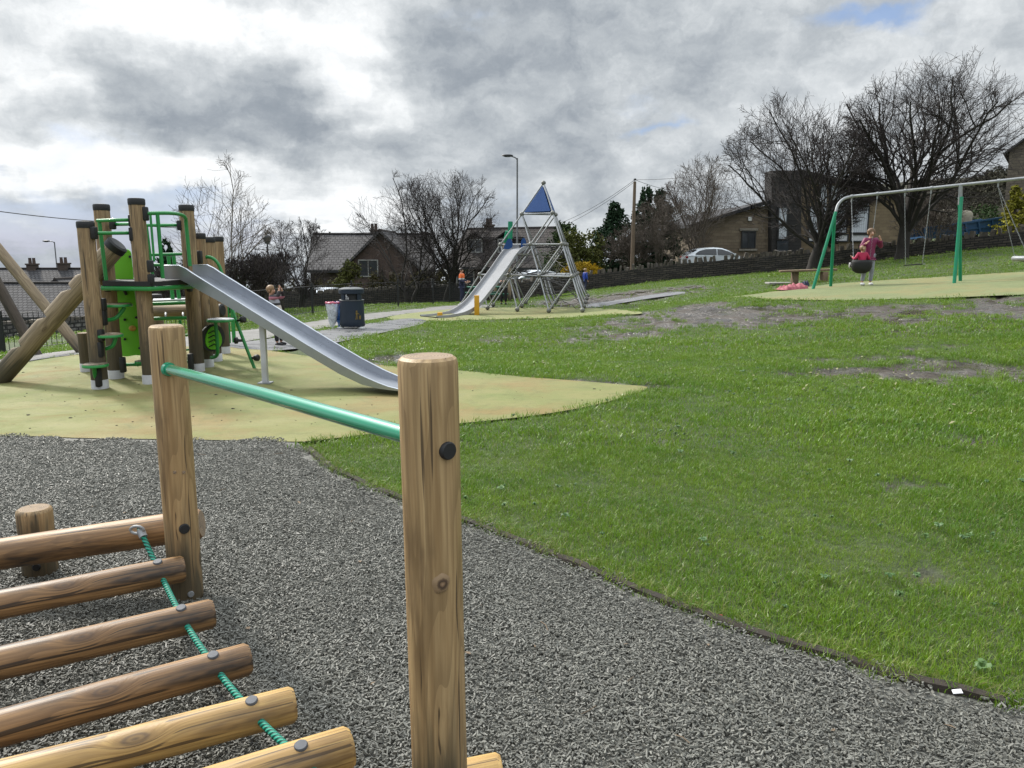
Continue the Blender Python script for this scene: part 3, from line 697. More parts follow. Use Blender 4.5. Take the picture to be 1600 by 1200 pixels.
# chips
m, t, b = new_mat('rubber_chip')
tone = t.attr('tone', 'Fac')
t.put(b.inputs['Base Color'], t.ramp(tone, [(0., (.095, .093, .080)), (.5, (.145, .143, .124)), (.85, (.205, .203, .176)), (1., (.30, .30, .262))])); t.put(b.inputs['Roughness'], t.rng(tone, 0, 1, .5, .7))
rs = np.random.RandomState(11)
def chip_patch(k, n=420, rad=.17):
    V = []; F = []; C = []
    for i in range(n):
        r = rad*math.sqrt(rs.rand()); an = rs.rand()*6.283
        L = rs.uniform(.006, .014)*(1 if rs.rand() < .88 else 1.9); W = rs.uniform(.0028, .006); H = rs.uniform(.0018, .0035)
        E = Euler((rs.normal(0, .32), rs.normal(0, .32), rs.rand()*6.283)).to_matrix(); c = Vector((r*math.cos(an), r*math.sin(an), .004+rs.rand()*.010))
        o = len(V); tone = min(1, max(0, rs.beta(2, 2.6)))
        tp = rs.uniform(.3, 1)
        for z in (-H, H):
            for (x, y) in ((-L/2, -W/2), (L/2, -W/2*tp), (L/2, W/2*tp), (-L/2, W/2)): V.append(tuple(c+E @ Vector((x, y, z)))); C.append(tone)
        F += [(o+4, o+5, o+6, o+7), (o, o+1, o+5, o+4), (o+1, o+2, o+6, o+5), (o+2, o+3, o+7, o+6), (o+3, o, o+4, o+7)]
    return raw_mesh('chip_patch', V, F, m, C)
cv = [chip_patch(k) for k in range(6)]
gx, gy = np.meshgrid(np.arange(-6.5, 5, .145), np.arange(.6, 6.3, .145)); gx = gx.ravel()+rs.uniform(-.07, .07, gx.size); gy = gy.ravel()+rs.uniform(-.07, .07, gy.size)
k = pip(CHIP, gx, gy) & (pip(CHIP, gx, gy+.13) | (gx > -1.75)) & pip(CHIP, gx+.06, gy+.06) & (np.abs(gx) < gy*.9+1.6); gx, gy = gx[k], gy[k]
gz = terrain(gx, gy)+.003+rs.uniform(0, .004, gx.size)
gn_scatter('rubber_chippings', np.stack([gx, gy, gz], -1), np.stack([gx*0, gx*0, rs.uniform(0, 6.28, gx.size)], -1), rs.uniform(.85, 1.15, gx.size), rs.randint(0, 6, gx.size), cv, 'loose grey rubber chippings covering the foreground bed', 'chippings')
# grass
m, t, b = new_mat('grass_blade')
pos = t.new('ShaderNodeNewGeometry').outputs['Position']; tone = t.attr('tone', 'Fac')
rnd = t.new('ShaderNodeObjectInfo').outputs['Random']
big = t.noise(pos, .9, 4, .6); mid = t.noise(pos, 5., 3, .6)
gA = t.mix(t.rng(t.m('ADD', t.m('MULTIPLY', big, .6), t.m('MULTIPLY', mid, .4)), .38, .62), (.085, .205, .007), (.21, .33, .013))
gA = t.mix(t.m('MULTIPLY', rnd, .45), gA, (.062, .15, .018))
dkp = t.noise(pos, 2.3, 5, .7, .4)
gA = t.mix(t.rng(dkp, .52, .68, 0., .55, True), gA, (.055, .115, .018))
gA = t.mix(t.rng(t.noise(pos, 1.4, 5, .7, .8), .56, .70, 0., .35, True), gA, (.20, .26, .045))
gA = t.mix(t.rng(tone, .88, .91), gA, (.26, .22, .085))                     # a few straw blades
gA = t.mix(t.rng(tone, 0., .9, 0., .4), gA, (.15, .22, .04))
x, y, z = t.xyz(pos)
t.put(b.inputs['Base Color'], gA); b.inputs['Roughness'].default_value = .38; b.inputs['Specular IOR Level'].default_value = .4
tr = t.new('ShaderNodeBsdfTranslucent'); t.put(tr.inputs[0], t.mix(.35, gA, (.16, .28, .02)))
ms = t.new('ShaderNodeMixShader'); ms.inputs[0].default_value = .32; t.l.new(b.outputs[0], ms.inputs[1]); t.l.new(tr.outputs[0], ms.inputs[2])
t.l.new(ms.outputs[0], m.node_tree.nodes['Material Output'].inputs[0])
grass_mat = m
m2 = m.copy(); m2.name = 'grass_blade_dry'
for nd in m2.node_tree.nodes:
    if nd.type == 'MAP_RANGE' and abs(nd.inputs[1].default_value-.88) < 1e-4: nd.inputs[1].default_value = .45; nd.inputs[2].default_value = .7
def tuft(n, rad, h0, h1, wd, mat, lean=.55, seg=3):
    V = []; F = []; C = []
    for i in range(n):
        r = rad*math.sqrt(rs.rand()); an = rs.rand()*6.283; px, py = r*math.cos(an), r*math.sin(an)
        h = rs.uniform(h0, h1); d = rs.rand()*6.283; ln = abs(rs.normal(0, lean))+.1; tw = d+1.57+rs.normal(0, .4); tone = rs.rand()
        o = len(V)
        for s_ in range(seg+1):
            f = s_/seg; out = ln*h*f*f*1.1; zz = h*f*(1-.28*ln*f); ww = wd*(1-f**1.6)*.5
            cx, cy = px+math.cos(d)*out, py+math.sin(d)*out
            if s_ < seg:
                V += [(cx+math.cos(tw)*ww, cy+math.sin(tw)*ww, zz), (cx-math.cos(tw)*ww, cy-math.sin(tw)*ww, zz)]; C += [tone, tone]
            else: V.append((cx, cy, zz)); C.append(tone)
        for s_ in range(seg-1): F.append((o+2*s_, o+2*s_+1, o+2*s_+3, o+2*s_+2))
        F.append((o+2*seg-2, o+2*seg-1, o+2*seg))
    return raw_mesh('grass_tuft', V, F, mat, C)
near_v = [tuft(50, .075, .016, .046, .0032, grass_mat) for _ in range(6)]
mid_v = [tuft(40, .13, .024, .060, .006, grass_mat) for _ in range(5)]
far_v = [tuft(40, .26, .022, .062, .013, grass_mat, seg=2) for _ in range(4)]
long_v = [tuft(40, .10, .07, .15, .006, grass_mat, .7) for _ in range(3)]
edge_v = [tuft(26, .05, .025, .06, .003, m2, .9) for _ in range(4)]
def lawn(name, x0, x1, y0, y1, step, variants, label, s0, s1, fov=1.0, yfun=None):
    gx, gy = np.meshgrid(np.arange(x0, x1, step), np.arange(y0, y1, step)); n = gx.size
    gx = gx.ravel()+rs.uniform(-.5, .5, n)*step; gy = gy.ravel()+rs.uniform(-.5, .5, n)*step
    k = (np.abs(gx) < gy*.72*fov+1.2); gx, gy = gx[k], gy[k]
    k = ~lawn_free(gx, gy); gx, gy = gx[k], gy[k]
    mu = mud(gx, gy)*(rs.rand(gx.size)*.5+.75); k = (mu < .35) | ((rs.rand(gx.size) < .07) & (mu < .9)); gx, gy, mu = gx[k], gy[k], mu[k]
    clump = fbm(gx*1.1, gy*1.1, 3)
    gz = terrain(gx, gy) + np.where(gy > 6, (fbm(gx*1.3, gy*1.3, 1)-.5)*.07*.25, 0) - .004
    sc = rs.uniform(s0, s1, gx.size)*(.45+1.1*clump)
    rot = np.stack([rs.normal(0, .12, gx.size), rs.normal(0, .12, gx.size), rs.uniform(0, 6.28, gx.size)], -1)
    return gn_scatter(name, np.stack([gx, gy, gz], -1), rot, sc, rs.randint(0, len(variants), gx.size), variants, label, 'grass')
lawn('grass', -2, 6, 1.6, 5.6, .052, near_v, 'short mown grass nearest the chipping bed', .8, 1.15)
lawn('grass', -2.5, 10, 5.6, 12, .092, mid_v, 'rough grass on the slope around the muddy patches', .8, 1.25)
lawn('grass', -13, 22, 12, 24, .19, far_v, 'rough grass beyond the mud around the play surfaces', .75, 1.25)
lawn('grass', -26, 30, 24, 46, .34, far_v, 'far grass along the railings and stone walls', .9, 1.5)
# longer tussocks around the worn places
n = 3600; gx = rs.uniform(-3, 14, n); gy = rs.uniform(6.5, 20, n); mu = mud(gx, gy)
k = (~lawn_free(gx, gy)) & (((mu > .02) & (mu < .9) & (rs.rand(n) < .75)) | (fbm(gx*1.1, gy*1.1, 3) > .62)) & (np.abs(gx) < gy*.72+1); gx, gy = gx[k], gy[k]
gn_scatter('grass', np.stack([gx, gy, terrain(gx, gy)-.015], -1), np.stack([gx*0, gx*0, rs.uniform(0, 6.28, gx.size)], -1), rs.uniform(.5, 1.0, gx.size), rs.randint(0, 3, gx.size), long_v, 'longer grass tussocks standing round the worn mud', 'grass')
# yellowed fringe on the cut edge
ex = []; 
for p in acc:
    for j in range(3):
        ex.append((p.x+rs.normal(0, .012)+.03*(j-.6), p.y+rs.normal(0, .012)+.035*(j-.2)))
ex = np.array(ex); k = ~pip(CHIP, ex[:, 0], ex[:, 1]); ex = ex[k]
gn_scatter('grass', np.stack([ex[:, 0], ex[:, 1], terrain(ex[:, 0], ex[:, 1])+.012], -1), np.stack([rs.normal(0, .3, len(ex)), rs.normal(0, .3, len(ex)), rs.uniform(0, 6.28, len(ex))], -1), rs.uniform(.6, 1.15, len(ex)), rs.randint(0, 4, len(ex)), edge_v, 'yellowing grass fringe on the cut lawn edge', 'grass')

# grass creeping over the edges of the safety surfaces
for pad in (sm(PAD_A, 4), sm(PAD_B, 3), PAD_C):
    ex = []
    for i in range(len(pad)):
        p = Vector(pad[i][:2]); q_ = Vector(pad[(i+1) % len(pad)][:2]); k_ = max(1, int((q_-p).length/.07))
        for j in range(k_):
            if rs.rand() < .62: r_ = p+(q_-p)*(j/k_); ex.append((r_.x+rs.normal(0, .03), r_.y+rs.normal(0, .03)))
    ex = np.array(ex); k = (~pip(CHIP, ex[:, 0], ex[:, 1])) & (mud(ex[:, 0], ex[:, 1]) < .5); 
    for pth in (PATH_A, PATH_B, PATH_C): k &= ~pip(pth, ex[:, 0], ex[:, 1])
    ex = ex[k]
    gn_scatter('grass', np.stack([ex[:, 0], ex[:, 1], terrain(ex[:, 0], ex[:, 1])], -1), np.stack([rs.normal(0, .3, len(ex)), rs.normal(0, .3, len(ex)), rs.uniform(0, 6.28, len(ex))], -1), rs.uniform(.35, 1.0, len(ex)), rs.randint(0, 5, len(ex)), mid_v, 'grass creeping over the edge of a safety surface', 'grass')
# broad leaved weeds in the lawn
m, t, b = new_mat('weed_leaf'); t.put(b.inputs['Base Color'], t.mix(t.new('ShaderNodeObjectInfo').outputs['Random'], (.035, .095, .014), (.06, .125, .022))); b.inputs['Roughness'].default_value = .5
def rosette(nl, L):
    V = []; F = []
    for i in range(nl):
        a0 = i*2.4+rs.normal(0, .2); l = L*rs.uniform(.6, 1.1); w_ = l*.28; ca, sa = math.cos(a0), math.sin(a0); o = len(V)
        for (f, ww, z) in ((.05, .15, .006), (.4, 1., .02), (.75, .8, .022), (1., .05, .012)):
            for sg in (-1, 1): V.append((ca*l*f-sa*w_*ww*sg, sa*l*f+ca*w_*ww*sg, z+rs.uniform(0, .006)))
        for k_ in range(3): F.append((o+2*k_, o+2*k_+1, o+2*k_+3, o+2*k_+2))
    return raw_mesh('weed', V, F, m)
wv_ = [rosette(7, .024), rosette(9, .03), rosette(12, .02)]
n = 700; gx = rs.uniform(-1, 8, n); gy = 1.8+rs.rand(n)**1.2*9; k = ~lawn_free(gx, gy) & (mud(gx, gy) < .5) & (fbm(gx*.9+3, gy*.9, 2) > .47); gx, gy = gx[k], gy[k]
gn_scatter('lawn_weeds', np.stack([gx, gy, terrain(gx, gy)+.018], -1), np.stack([rs.normal(0, .15, gx.size), rs.normal(0, .15, gx.size), rs.uniform(0, 6.28, gx.size)], -1), rs.uniform(.6, 1.2, gx.size), rs.randint(0, 3, gx.size), wv_, 'small broad leaved weeds growing in the lawn', 'weeds')

# ================================================================ log net climber (foreground)
LOGTAG = 'foreground timber log climber'
root = thing('log_climber', 'foreground climbing net of round logs on green rope between tall timber posts', 'climbing frame', (-.9, 2.6, 0))
def post_mb(base, top, r, chamf=.018, n=36, sink=.25, seg=14):
    base = Vector(base); top = Vector(top); ax = (top-base).normalized(); b0 = base-ax*sink
    L = (top-b0).length; pts = []; rs_ = []
    sd_ = random.uniform(0, 50)
    for i in range(seg+1):
        f = i/seg; pts.append(b0+ax*((L-chamf)*f)); rs_.append(r*(1+.012*mnoise.noise((f*5, sd_, 0))))
    pts += [b0+ax*(L-chamf*.35), top]; rs_ += [r*.955, r*.84]
    mb = MB(); mb.tube(pts, rs_, n, capmi=1); return mb
Lb = G(292, 934); Lt = P(258, 508, Lb.y)
Lt = Vector((Lb.x, Lb.y, Lt.z))
RN = .0675
pl = post_mb(Lb, Lt, RN).build('post', [M['pale_log'], M['end_grain']], root, smooth=24)
Nt = P(668, 556, 1.70); Nb = Vector((Nt.x+.012, Nt.y+.01, 0))
pn = post_mb(Nb, Nt, RN).build('post', [M['pale_log'], M['end_grain']], root, smooth=24)
def disc(p, nrm, r, h, mat, parent, name='bolt_cap'):
    nrm = Vector(nrm).normalized(); mb = MB(); p = Vector(p)
    mb.tube([p-nrm*.004, p+nrm*h*.6, p+nrm*h, p+nrm*(h*1.02)], [r, r, r*.88, r*.4], 24); return mb.build(name, mat, parent)
def on_post(base, r, px, py):
    """point on a vertical post's surface seen at this pixel"""
    d = ray(px, py); ex, ey = d.x, d.y; cx, cy = base.x, base.y
    A_ = ex*ex+ey*ey; B_ = -2*(ex*cx+ey*cy); C_ = cx*cx+cy*cy-r*r; ds = B_*B_-4*A_*C_
    tt = (-B_-math.sqrt(max(ds, 0)))/(2*A_); p = Vector((0, 0, EYE))+d*tt; return p, Vector((p.x-cx, p.y-cy, 0)).normalized()
for (bs, pr, px, py, r, nm, mt) in [(Nt, pn, 699, 704, .0205, 'bolt_cap', 'black'), (Lb, pl, 288, 826, .021, 'bolt_cap', 'black'), (Lb, pl, 298, 928, .013, 'bolt_head', 'galv'), (Lb, pl, 273, 738, .007, 'screw', 'end_grain'), (Lb, pl, 287, 738, .007, 'screw', 'end_grain')]:
    p, nv = on_post(bs, RN, px, py); disc(p, nv, r, .009 if r > .01 else .003, M[mt], pr, nm)
# a real branch knot on the near post, and small ones on the far one
m, t, b = new_mat('branch_knot'); x, y, z = t.xyz(t.attr('gc'))
rr = t.m('POWER', t.m('ADD', t.m('MULTIPLY', x, x), t.m('MULTIPLY', y, y)), .5)
t.put(b.inputs['Base Color'], t.ramp(t.m('ADD', t.m('MULTIPLY', rr, 55.), t.m('MULTIPLY', t.noise(t.attr('gc'), 160., 3), .35)), [(0, (.40, .29, .20)), (.35, (.26, .16, .09)), (.62, (.06, .035, .022)), (.85, (.13, .08, .045)), (1., (.27, .18, .10))])); b.inputs['Roughness'].default_value = .7
M['knot_wood'] = m
for (bs, pr, px, py, r) in [(Nt, pn, 691, 912, .0185)]:
    p, nv = on_post(bs, RN, px, py); mb = MB(); T = Matrix.Translation(p) @ frame_to(nv)
    ring = []; vs = [(0, 0, .003)]; fs = []
    for k_, (f, h) in enumerate(((.5, .0045), (.85, .003), (1.1, -.004))):
        for j in range(20):
            a_ = j/20*6.283; q_ = r*f*(1+.1*math.sin(2*a_+1)+.06*math.sin(5*a_)); vs.append((q_*math.cos(a_), q_*math.sin(a_)*1.35, h - (q_*math.cos(a_))**2/(2*RN)))
    for j in range(20):
        fs.append((0, 1+j, 1+(j+1) % 20))
        for k_ in range(2): fs.append((1+k_*20+j, 1+(k_+1)*20+j, 1+(k_+1)*20+(j+1) % 20, 1+k_*20+(j+1) % 20))
    mb.add(vs, fs, T=T); mb.build('knot', M['knot_wood'], pr, smooth=60)
# teal handrail between the two posts
b0, n0 = on_post(Lb, RN, 264, 577); e1 = Vector((Nt.x, Nt.y, P(628, 690, Nt.y-.0).z))
mb = MB(); mb.tube([b0-(e1-b0).normalized()*.02, b0, (b0+e1)/2+Vector((0, 0, .004)), e1], [.021]*4, 20); mb.build('handrail', M['teal'], root)
mb = MB(); mb.tube([b0-(e1-b0).normalized()*.004, b0+(e1-b0).normalized()*.012], [.03, .026], 20); mb.build('rail_flange', M['teal'], root)
# far beam with its stump
Bz = .21
Ba = P(282, 823, Lb.y+RN+.066-.02); Ba.z = Ba.z
Bl = P(0, 866, 3.07)
bd = (Ba-Bl).normalized()
def log(p0, p1, r, mat, name='log', n=28, parent=root, seg=16, ch=.012):
    p0 = Vector(p0); p1 = Vector(p1); L = (p1-p0).length; ax = (p1-p0)/L; pts = [p0, p0+ax*ch]; rs_ = [r*.86, r]; sd_ = random.uniform(0, 60)
    for i in range(1, seg):
        f = i/seg; side = ax.orthogonal().normalized()
        pts.append(p0+ax*(ch+(L-2*ch)*f)+side*r*.05*mnoise.noise((f*4, sd_, 2))); rs_.append(r*(1+.035*mnoise.noise((f*6, sd_, 0))))
    pts += [p1-ax*ch, p1]; rs_ += [r, r*.86]
    mb = MB(); mb.tube(pts, rs_, n, capmi=1); return mb.build(name, [mat, M['end_grain']], parent)
log(Bl-bd*1.6, Ba+bd*.09, .066, M['rung_log'], 'beam')
sb = G(58, 902); st = P(50, 797, sb.y)
ps_ = post_mb((sb.x, sb.y+.03, 0), (sb.x, sb.y+.03, st.z), .073).build('stump', [M['pale_log'], M['end_grain']], root)
p, nv = on_post(Vector((sb.x, sb.y+.03, 0)), .073, 57, 886); disc(p, nv, .017, .008, M['black'], ps_)
# near beam behind the near post
Nba = P(786, 1212, 1.93); log(Nba-bd*2.6, Nba, .063, M['rung_log_pale'], 'beam')
# rungs
rungs = []
for (px, py, z, lx, ly, r, mt) in [(288, 888, .175, 0, 945, .054, 'rung_log'), (334, 958, .14, 0, 1036, .054, 'rung_log'), (390, 1029, .125, 0, 1138, .053, 'rung_log'), (460, 1100, .125, 150, 1181, .053, 'rung_log_pale'), (548, 1167, .15, 420, 1207, .056, 'rung_log_pale'), (650, 1262, .18, 560, 1292, .056, 'rung_log_pale')]:
    e = PZ(px, py, z); l = PZ(lx, ly, z); d = (l-e).normalized()
    o = log(e, e+d*1.75, r, M[mt], 'rung'); rungs.append((e, d, r, o))
# rope with an eye and ferrule
eye = P(218, 829, Ba.y-.11)
hit = []
for (e, d, r, o), (px, py) in zip(rungs, [(249, 878), (287, 952), (336, 1023), (397, 1097), (474, 1165), (570, 1240)]):
    q_ = PZ(px, py, e.z+r*.93); tpar = (q_-e).dot(d); c = e+d*tpar; hit.append(c)
    up = Vector((0, 0, 1)); nv = (up*.96+Vector((0, 0, 0))-d*(d.z)).normalized()
    lean = (nv+Vector((0, -.25, 0))).normalized()
    disc(c+lean*r*.985, lean, .0175, .007, M['washer'], o, 'washer')
pts = [eye+Vector((0, 0, .012))]+hit+[hit[-1]+(hit[-1]-hit[-2])]
pp = curve(pts, 10)
mb = MB(); mb.tube(pp, [.0105]*len(pp), 12, goff=0); mb.build('rope', M['rope'], root)
mb = MB(); dd = (pp[3]-pp[0]).normalized(); mb.tube([pp[1], pp[1]+dd*.036], [.0165, .0165], 16); mb.build('ferrule', M['galv'], root)
tor = [eye+Vector((.028*math.cos(a_/12*6.283), -.02, .016*math.sin(a_/12*6.283)+.01)) for a_ in range(12)]
mb = MB(); mb.tube(tor, [.006]*12, 8, closed=True); mb.build('eye_bolt', M['galv'], root)
pp2 = [p-Vector((1.15*bd.x, 1.15*bd.y, 0)) for p in pp]; mb = MB(); mb.tube(pp2, [.0105]*len(pp2), 12, goff=0); mb.build('rope', M['rope'], root)

# ================================================================ timber tower with slide
TR = G(230, 598); tower = thing('play_tower', 'timber post play tower with green rails, lime climbing panel and steel slide', 'play tower', (TR.x, TR.y, TR.z))
def tpost(bpx, bpy, tpy, r, mat='tower_log', cap=True, sleeve=True, Y=None, dx=0, lab=None):
    b0 = G(bpx, bpy) if Y is None else P(bpx, bpy, Y); zt = P(bpx-dx, tpy, b0.y).z; t0 = Vector((b0.x, b0.y, zt))
    gz = tz(b0.x, b0.y)
    mb = MB(); n = 9; pts = [Vector((b0.x, b0.y, gz-.05))+(t0-Vector((b0.x, b0.y, gz-.05)))*(i/n) for i in range(n+1)]
    mb.tube(pts, [r*(1+.02*math.sin(i*1.7+bpx)) for i in range(n+1)], 20, capmi=1)
    o = mb.build('post', [M[mat], M['end_grain']], tower)
    if lab: o['label'] = lab
    if cap:
        mb = MB(); mb.lathe([(r*1.04, -.05), (r*1.07, -.03), (r*1.07, .008), (r*.98, .02), (r*.3, .026)], c=t0, n=24); mb.build('post_cap', M['black'], o)
    if sleeve:
        mb = MB(); mb.lathe([(r*1.05, -.06), (r*1.05, .105), (r*.99, .112)], c=(b0.x, b0.y, gz), n=24); mb.build('post_sleeve', M['sleeve'], o)
    return b0, t0, o
P1 = tpost(157, 608, 349, .083); P2 = tpost(182, 592, 322, .083); P3 = tpost(236, 600, 313, .083)
P4 = tpost(309, 581, 323, .083); P5 = tpost(324, 574, 367, .08); P6 = tpost(337, 565, 373, .085)
P7 = tpost(137, 583, 520, .075, Y=9.4, cap=False, dx=6)
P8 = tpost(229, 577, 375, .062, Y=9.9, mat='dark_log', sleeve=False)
P9 = tpost(250, 556, 462, .085, Y=11.2)
P10 = tpost(352, 553, 372, .07, Y=11., sleeve=True)
def tp(lst): return [P(*q_) for q_ in lst]
def rail(lst, r=.019, name='rail', mat='lime_paint', n=10, smooth_=True):
    pts = tp(lst); pts = curve(pts, 6) if (smooth_ and len(pts) > 2) else pts
    mb = MB(); mb.tube(pts, [r]*len(pts), n); return mb.build(name, M[mat], tower)
Y1, Y2, Y3, Y4 = P1[0].y, P2[0].y, P3[0].y, P4[0].y
rail([(152, 345, 8.5), (180, 344, 8.42), (206, 343.5, Y3)]); rail([(173, 351, Y2), (205, 350, 8.6)]); rail([(148, 364.5, Y1), (207, 364, Y3)])
rail([(155, 345, 8.5), (166, 438, 8.5)], .021, 'upright')
rail([(227, 333.5, Y3), (262, 333, 8.7), (281, 335, 8.95), (289, 340, 9.05), (291, 352, 9.1), (297, 416, 9.1)], .021)
rail([(228, 352, 9.1), (281, 352, Y4)])
rail([(235, 336, 8.5), (241, 409, 8.5)], .013, 'baluster'); rail([(246, 335, 8.6), (254.5, 435, 8.6)], .021, 'upright'); rail([(229, 354, 9.), (239, 434, 9.)], .017, 'baluster')
rail([(236, 398, 9.3), (285, 397, Y4)]); rail([(237, 414, 8.6), (253, 414, 8.6)], .017)
rail([(263, 398, 10.2), (270, 468, 10.2)], .025, 'upright'); rail([(271, 398, 10.3), (280, 467, 10.3)], .025, 'upright')
rail([(240, 498, 10.), (294, 496.5, 10.)], .024); rail([(281, 500, 10.4), (288, 553, 10.4)], .021, 'ladder_upright')
rail([(284, 524, 10.4), (297, 523, 10.4)], .014, 'ladder_rung'); rail([(287, 547, 10.4), (299, 546, 10.4)], .014, 'ladder_rung')
rail([(192, 570, 8.9), (229, 569, 8.75)], .02, 'low_bar'); rail([(281, 565.5, 9.3), (299, 565, 9.3)], .02, 'low_bar')
rail([(311, 403, P5[0].y), (322, 401.5, 9.7), (331, 403, 9.7), (340, 411, 9.7), (347, 428, 9.7), (363, 484, 9.68), (381, 533, 9.65), (399.5, 580, 9.62)], .021, 'peg_pole')
for (x0, y0, x1, y1) in [(371, 501, 381, 499), (380, 532, 367, 532), (391, 559, 403, 559)]:
    a_, c = tp([(x0, y0, 9.65), (x1, y1, 9.6)]); mb = MB(); mb.tube([a_, a_+(c-a_)*.6, a_+(c-a_)*.65, c, c+(c-a_)*.12], [.014, .02, .04, .043, .025], 12); mb.build('foot_peg', M['black'], tower)
for (x0, y0, x1, y1) in [(362, 470, 366, 535), (354, 470, 358, 536)]: rail([(x0, y0, 12.4), (x1, y1, 12.4)], .03, 'upright')
# stepping plates with curved brackets
for (x0, x1, y, Y, br) in [(161, 205, 477, 8.55, [(160, 501, 8.35), (181, 497, 8.5), (195, 480, 8.55)]), (152, 191, 524.5, 8.3, [(157, 547, 8.3), (175, 541, 8.3), (181, 527, 8.3)]), (130, 168, 571, 8.1, [(154, 594, 8.2), (149, 588, 8.15), (147, 574, 8.1)]), (324, 366, 500.5, 9.5, [(330, 559, 9.6), (338, 556, 9.55), (340, 545, 9.5), (337, 504, 9.5)]), (211, 229, 566, 8.8, [(214, 570, 8.8), (222, 568, 8.8)])]:
    a_, c = tp([(x0, y, Y), (x1, y, Y)]); rr = (c-a_).length/2; cc = (a_+c)/2
    mb = MB(); mb.lathe([(rr*.96, -.016), (rr, -.01), (rr, .008), (rr*.97, .014)], c=cc, n=28); o = mb.build('step_plate', M['lime_paint'], tower)
    mb = MB(); mb.lathe([(rr*.93, .0), (rr*.93, .019), (rr*.9, .021)], c=cc, n=28); mb.build('step_tread', M['sleeve'] if x0 > 300 else M['frame_log'], o)
    pts = curve(tp(br), 6); mb = MB(); mb.tube(pts, [.022]*len(pts), 10); mb.build('step_bracket', M['lime_paint'], o)
# clamps on the posts
for (px, py, Y, hh) in [(147, 364, Y1-.02, .13), (206, 345, Y3-.02, .13), (207, 366, Y3-.04, .15), (227, 334, Y3, .15), (281, 352, Y4-.05, .12), (235, 416, 8.4, .13), (161, 476, 8.3, .14), (162, 497, 8.3, .16), (158, 524, 8.22, .13), (157, 546, 8.22, .17), (154, 590, 8.17, .2), (192, 570, 8.75, .18), (298, 565, 9.2, .2), (312, 402, 9.55, .16), (176, 350, Y2-.1, .12), (183, 448, 8.7, .10), (168, 449, 8.6, .10), (296, 448, 9.2, .12), (236, 437, 8.4, .12)]:
    mb = MB(); mb.box((.055, .075, hh), Matrix.Translation(P(px, py, Y)), bev=.014); mb.build('clamp', M['black'], tower)
# deck
zd = P(230, 441, 8.75).z
dk = [P(160, 441, 8.5), P(234, 443, 8.35), P(303, 441, 9.0), P(300, 439, 9.6), P(200, 438, 9.9), P(160, 440, 9.3)]
dk = [Vector((p.x, p.y, zd-.03)) for p in dk]
mb = MB(); mb.prism(dk, (0, 0, .05)); mb.build('deck', M['black'], tower)
ring = [p+Vector((0, 0, -.028)) for p in dk]; mb = MB(); mb.tube(ring, [.024]*len(ring), 8, closed=True); mb.build('deck_edge', M['lime_paint'], tower)
mb = MB(); mb.prism([P(239, 473, 10.), P(291, 471, 10.), P(292, 469, 10.6), P(240, 470, 10.6)], (0, 0, .03)); mb.build('low_deck', M['sleeve'], tower)
rail([(239, 475, 9.98), (292, 473, 9.98)], .024, 'low_deck_edge')
# cross log with end cap
a_, c = tp([(236, 486, 10.9), (344, 485, 10.7)]); mb = MB(); mb.tube([a_+(c-a_)*(i/8) for i in range(9)], [.085]*9, 18); lg = mb.build('cross_log', M['tower_log'], tower)
mb = MB(); d = (c-a_).normalized(); mb.tube([c-d*.03, c+d*.03, c+d*.045], [.092, .092, .07], 18); mb.build('post_cap', M['black'], lg)
for px in (259, 286): 
    u, v_ = tp([(px, 489, 10.6), (px, 498, 10.2)]); mb = MB(); mb.tube([u, v_], [.014, .014], 8); mb.build('hanger', M['galv'], lg)
# lime panels
def panel(lst, Y, mat, name, th=.02, parent=tower):
    pts = [P(x_, y_, Y) for x_, y_ in lst]; pts = curve(pts+[pts[0]], 4)[:-1]
    mb = MB(); mb.prism(pts, (0, th, 0)); return mb.build(name, M[mat], parent)
pa = panel([(177, 408), (186, 397), (195, 389.5), (203, 393), (205, 406), (208, 440), (212, 476), (218, 508), (222, 550), (211, 555), (187, 552), (184, 500), (180, 450)], 9.2, 'lime_panel', 'climbing_panel')
panel([(162, 500), (169, 498), (172, 530), (174, 563), (166, 567), (163, 540)], 9.55, 'lime_panel', 'climbing_panel')
pts = curve(tp([(189, 450, 9.19), (194, 453, 9.19), (197.5, 461, 9.19)]), 6); mb = MB(); mb.tube(pts, [.012+.008*math.sin(i/len(pts)*3.1) for i in range(len(pts))], 8); mb.build('grip_slot', M['black'], pa)
for (px, py) in ((195, 499.5), (195, 530), (203, 401), (213, 496), (218, 544)):
    mb = MB(); mb.tube([P(px, py, 9.2), P(px, py, 9.17)], [.016, .014], 12); mb.build('bolt', M['black'], pa)
mb = MB(); mb.ball(P(207, 513, 9.19), 1, 12, (.045, .03, .035)); mb.build('climbing_hold', M['hold'], pa)
# round leaf panel seen almost edge-on
cc = P(333, 528, 9.55); mb = MB(); T = Matrix.Translation(cc) @ Matrix.Rotation(R(66), 4, 'Z')
mb.prism([(.20*math.cos(a_/24*6.283), 0, .17*math.sin(a_/24*6.283)) for a_ in range(24)], (0, .02, 0), T=T); pb = mb.build('play_panel', M['black'], tower)
mb = MB(); mb.prism([(.13*math.cos(a_/24*6.283)*(1-.25*math.sin(a_/24*6.283)), -.012, .145*math.sin(a_/24*6.283)) for a_ in range(24)], (0, .044, 0), T=T); lf = mb.build('leaf_shape', M['lime_panel'], pb)
mb = MB()
for k_ in range(4): mb.tube([T @ Vector((-.09, -.016, -.10+k_*.055)), T @ Vector((0, -.018, -.075+k_*.055)), T @ Vector((.03, -.016, -.10+k_*.055))], [.007]*3, 6)
mb.build('leaf_vein', M['black'], lf)
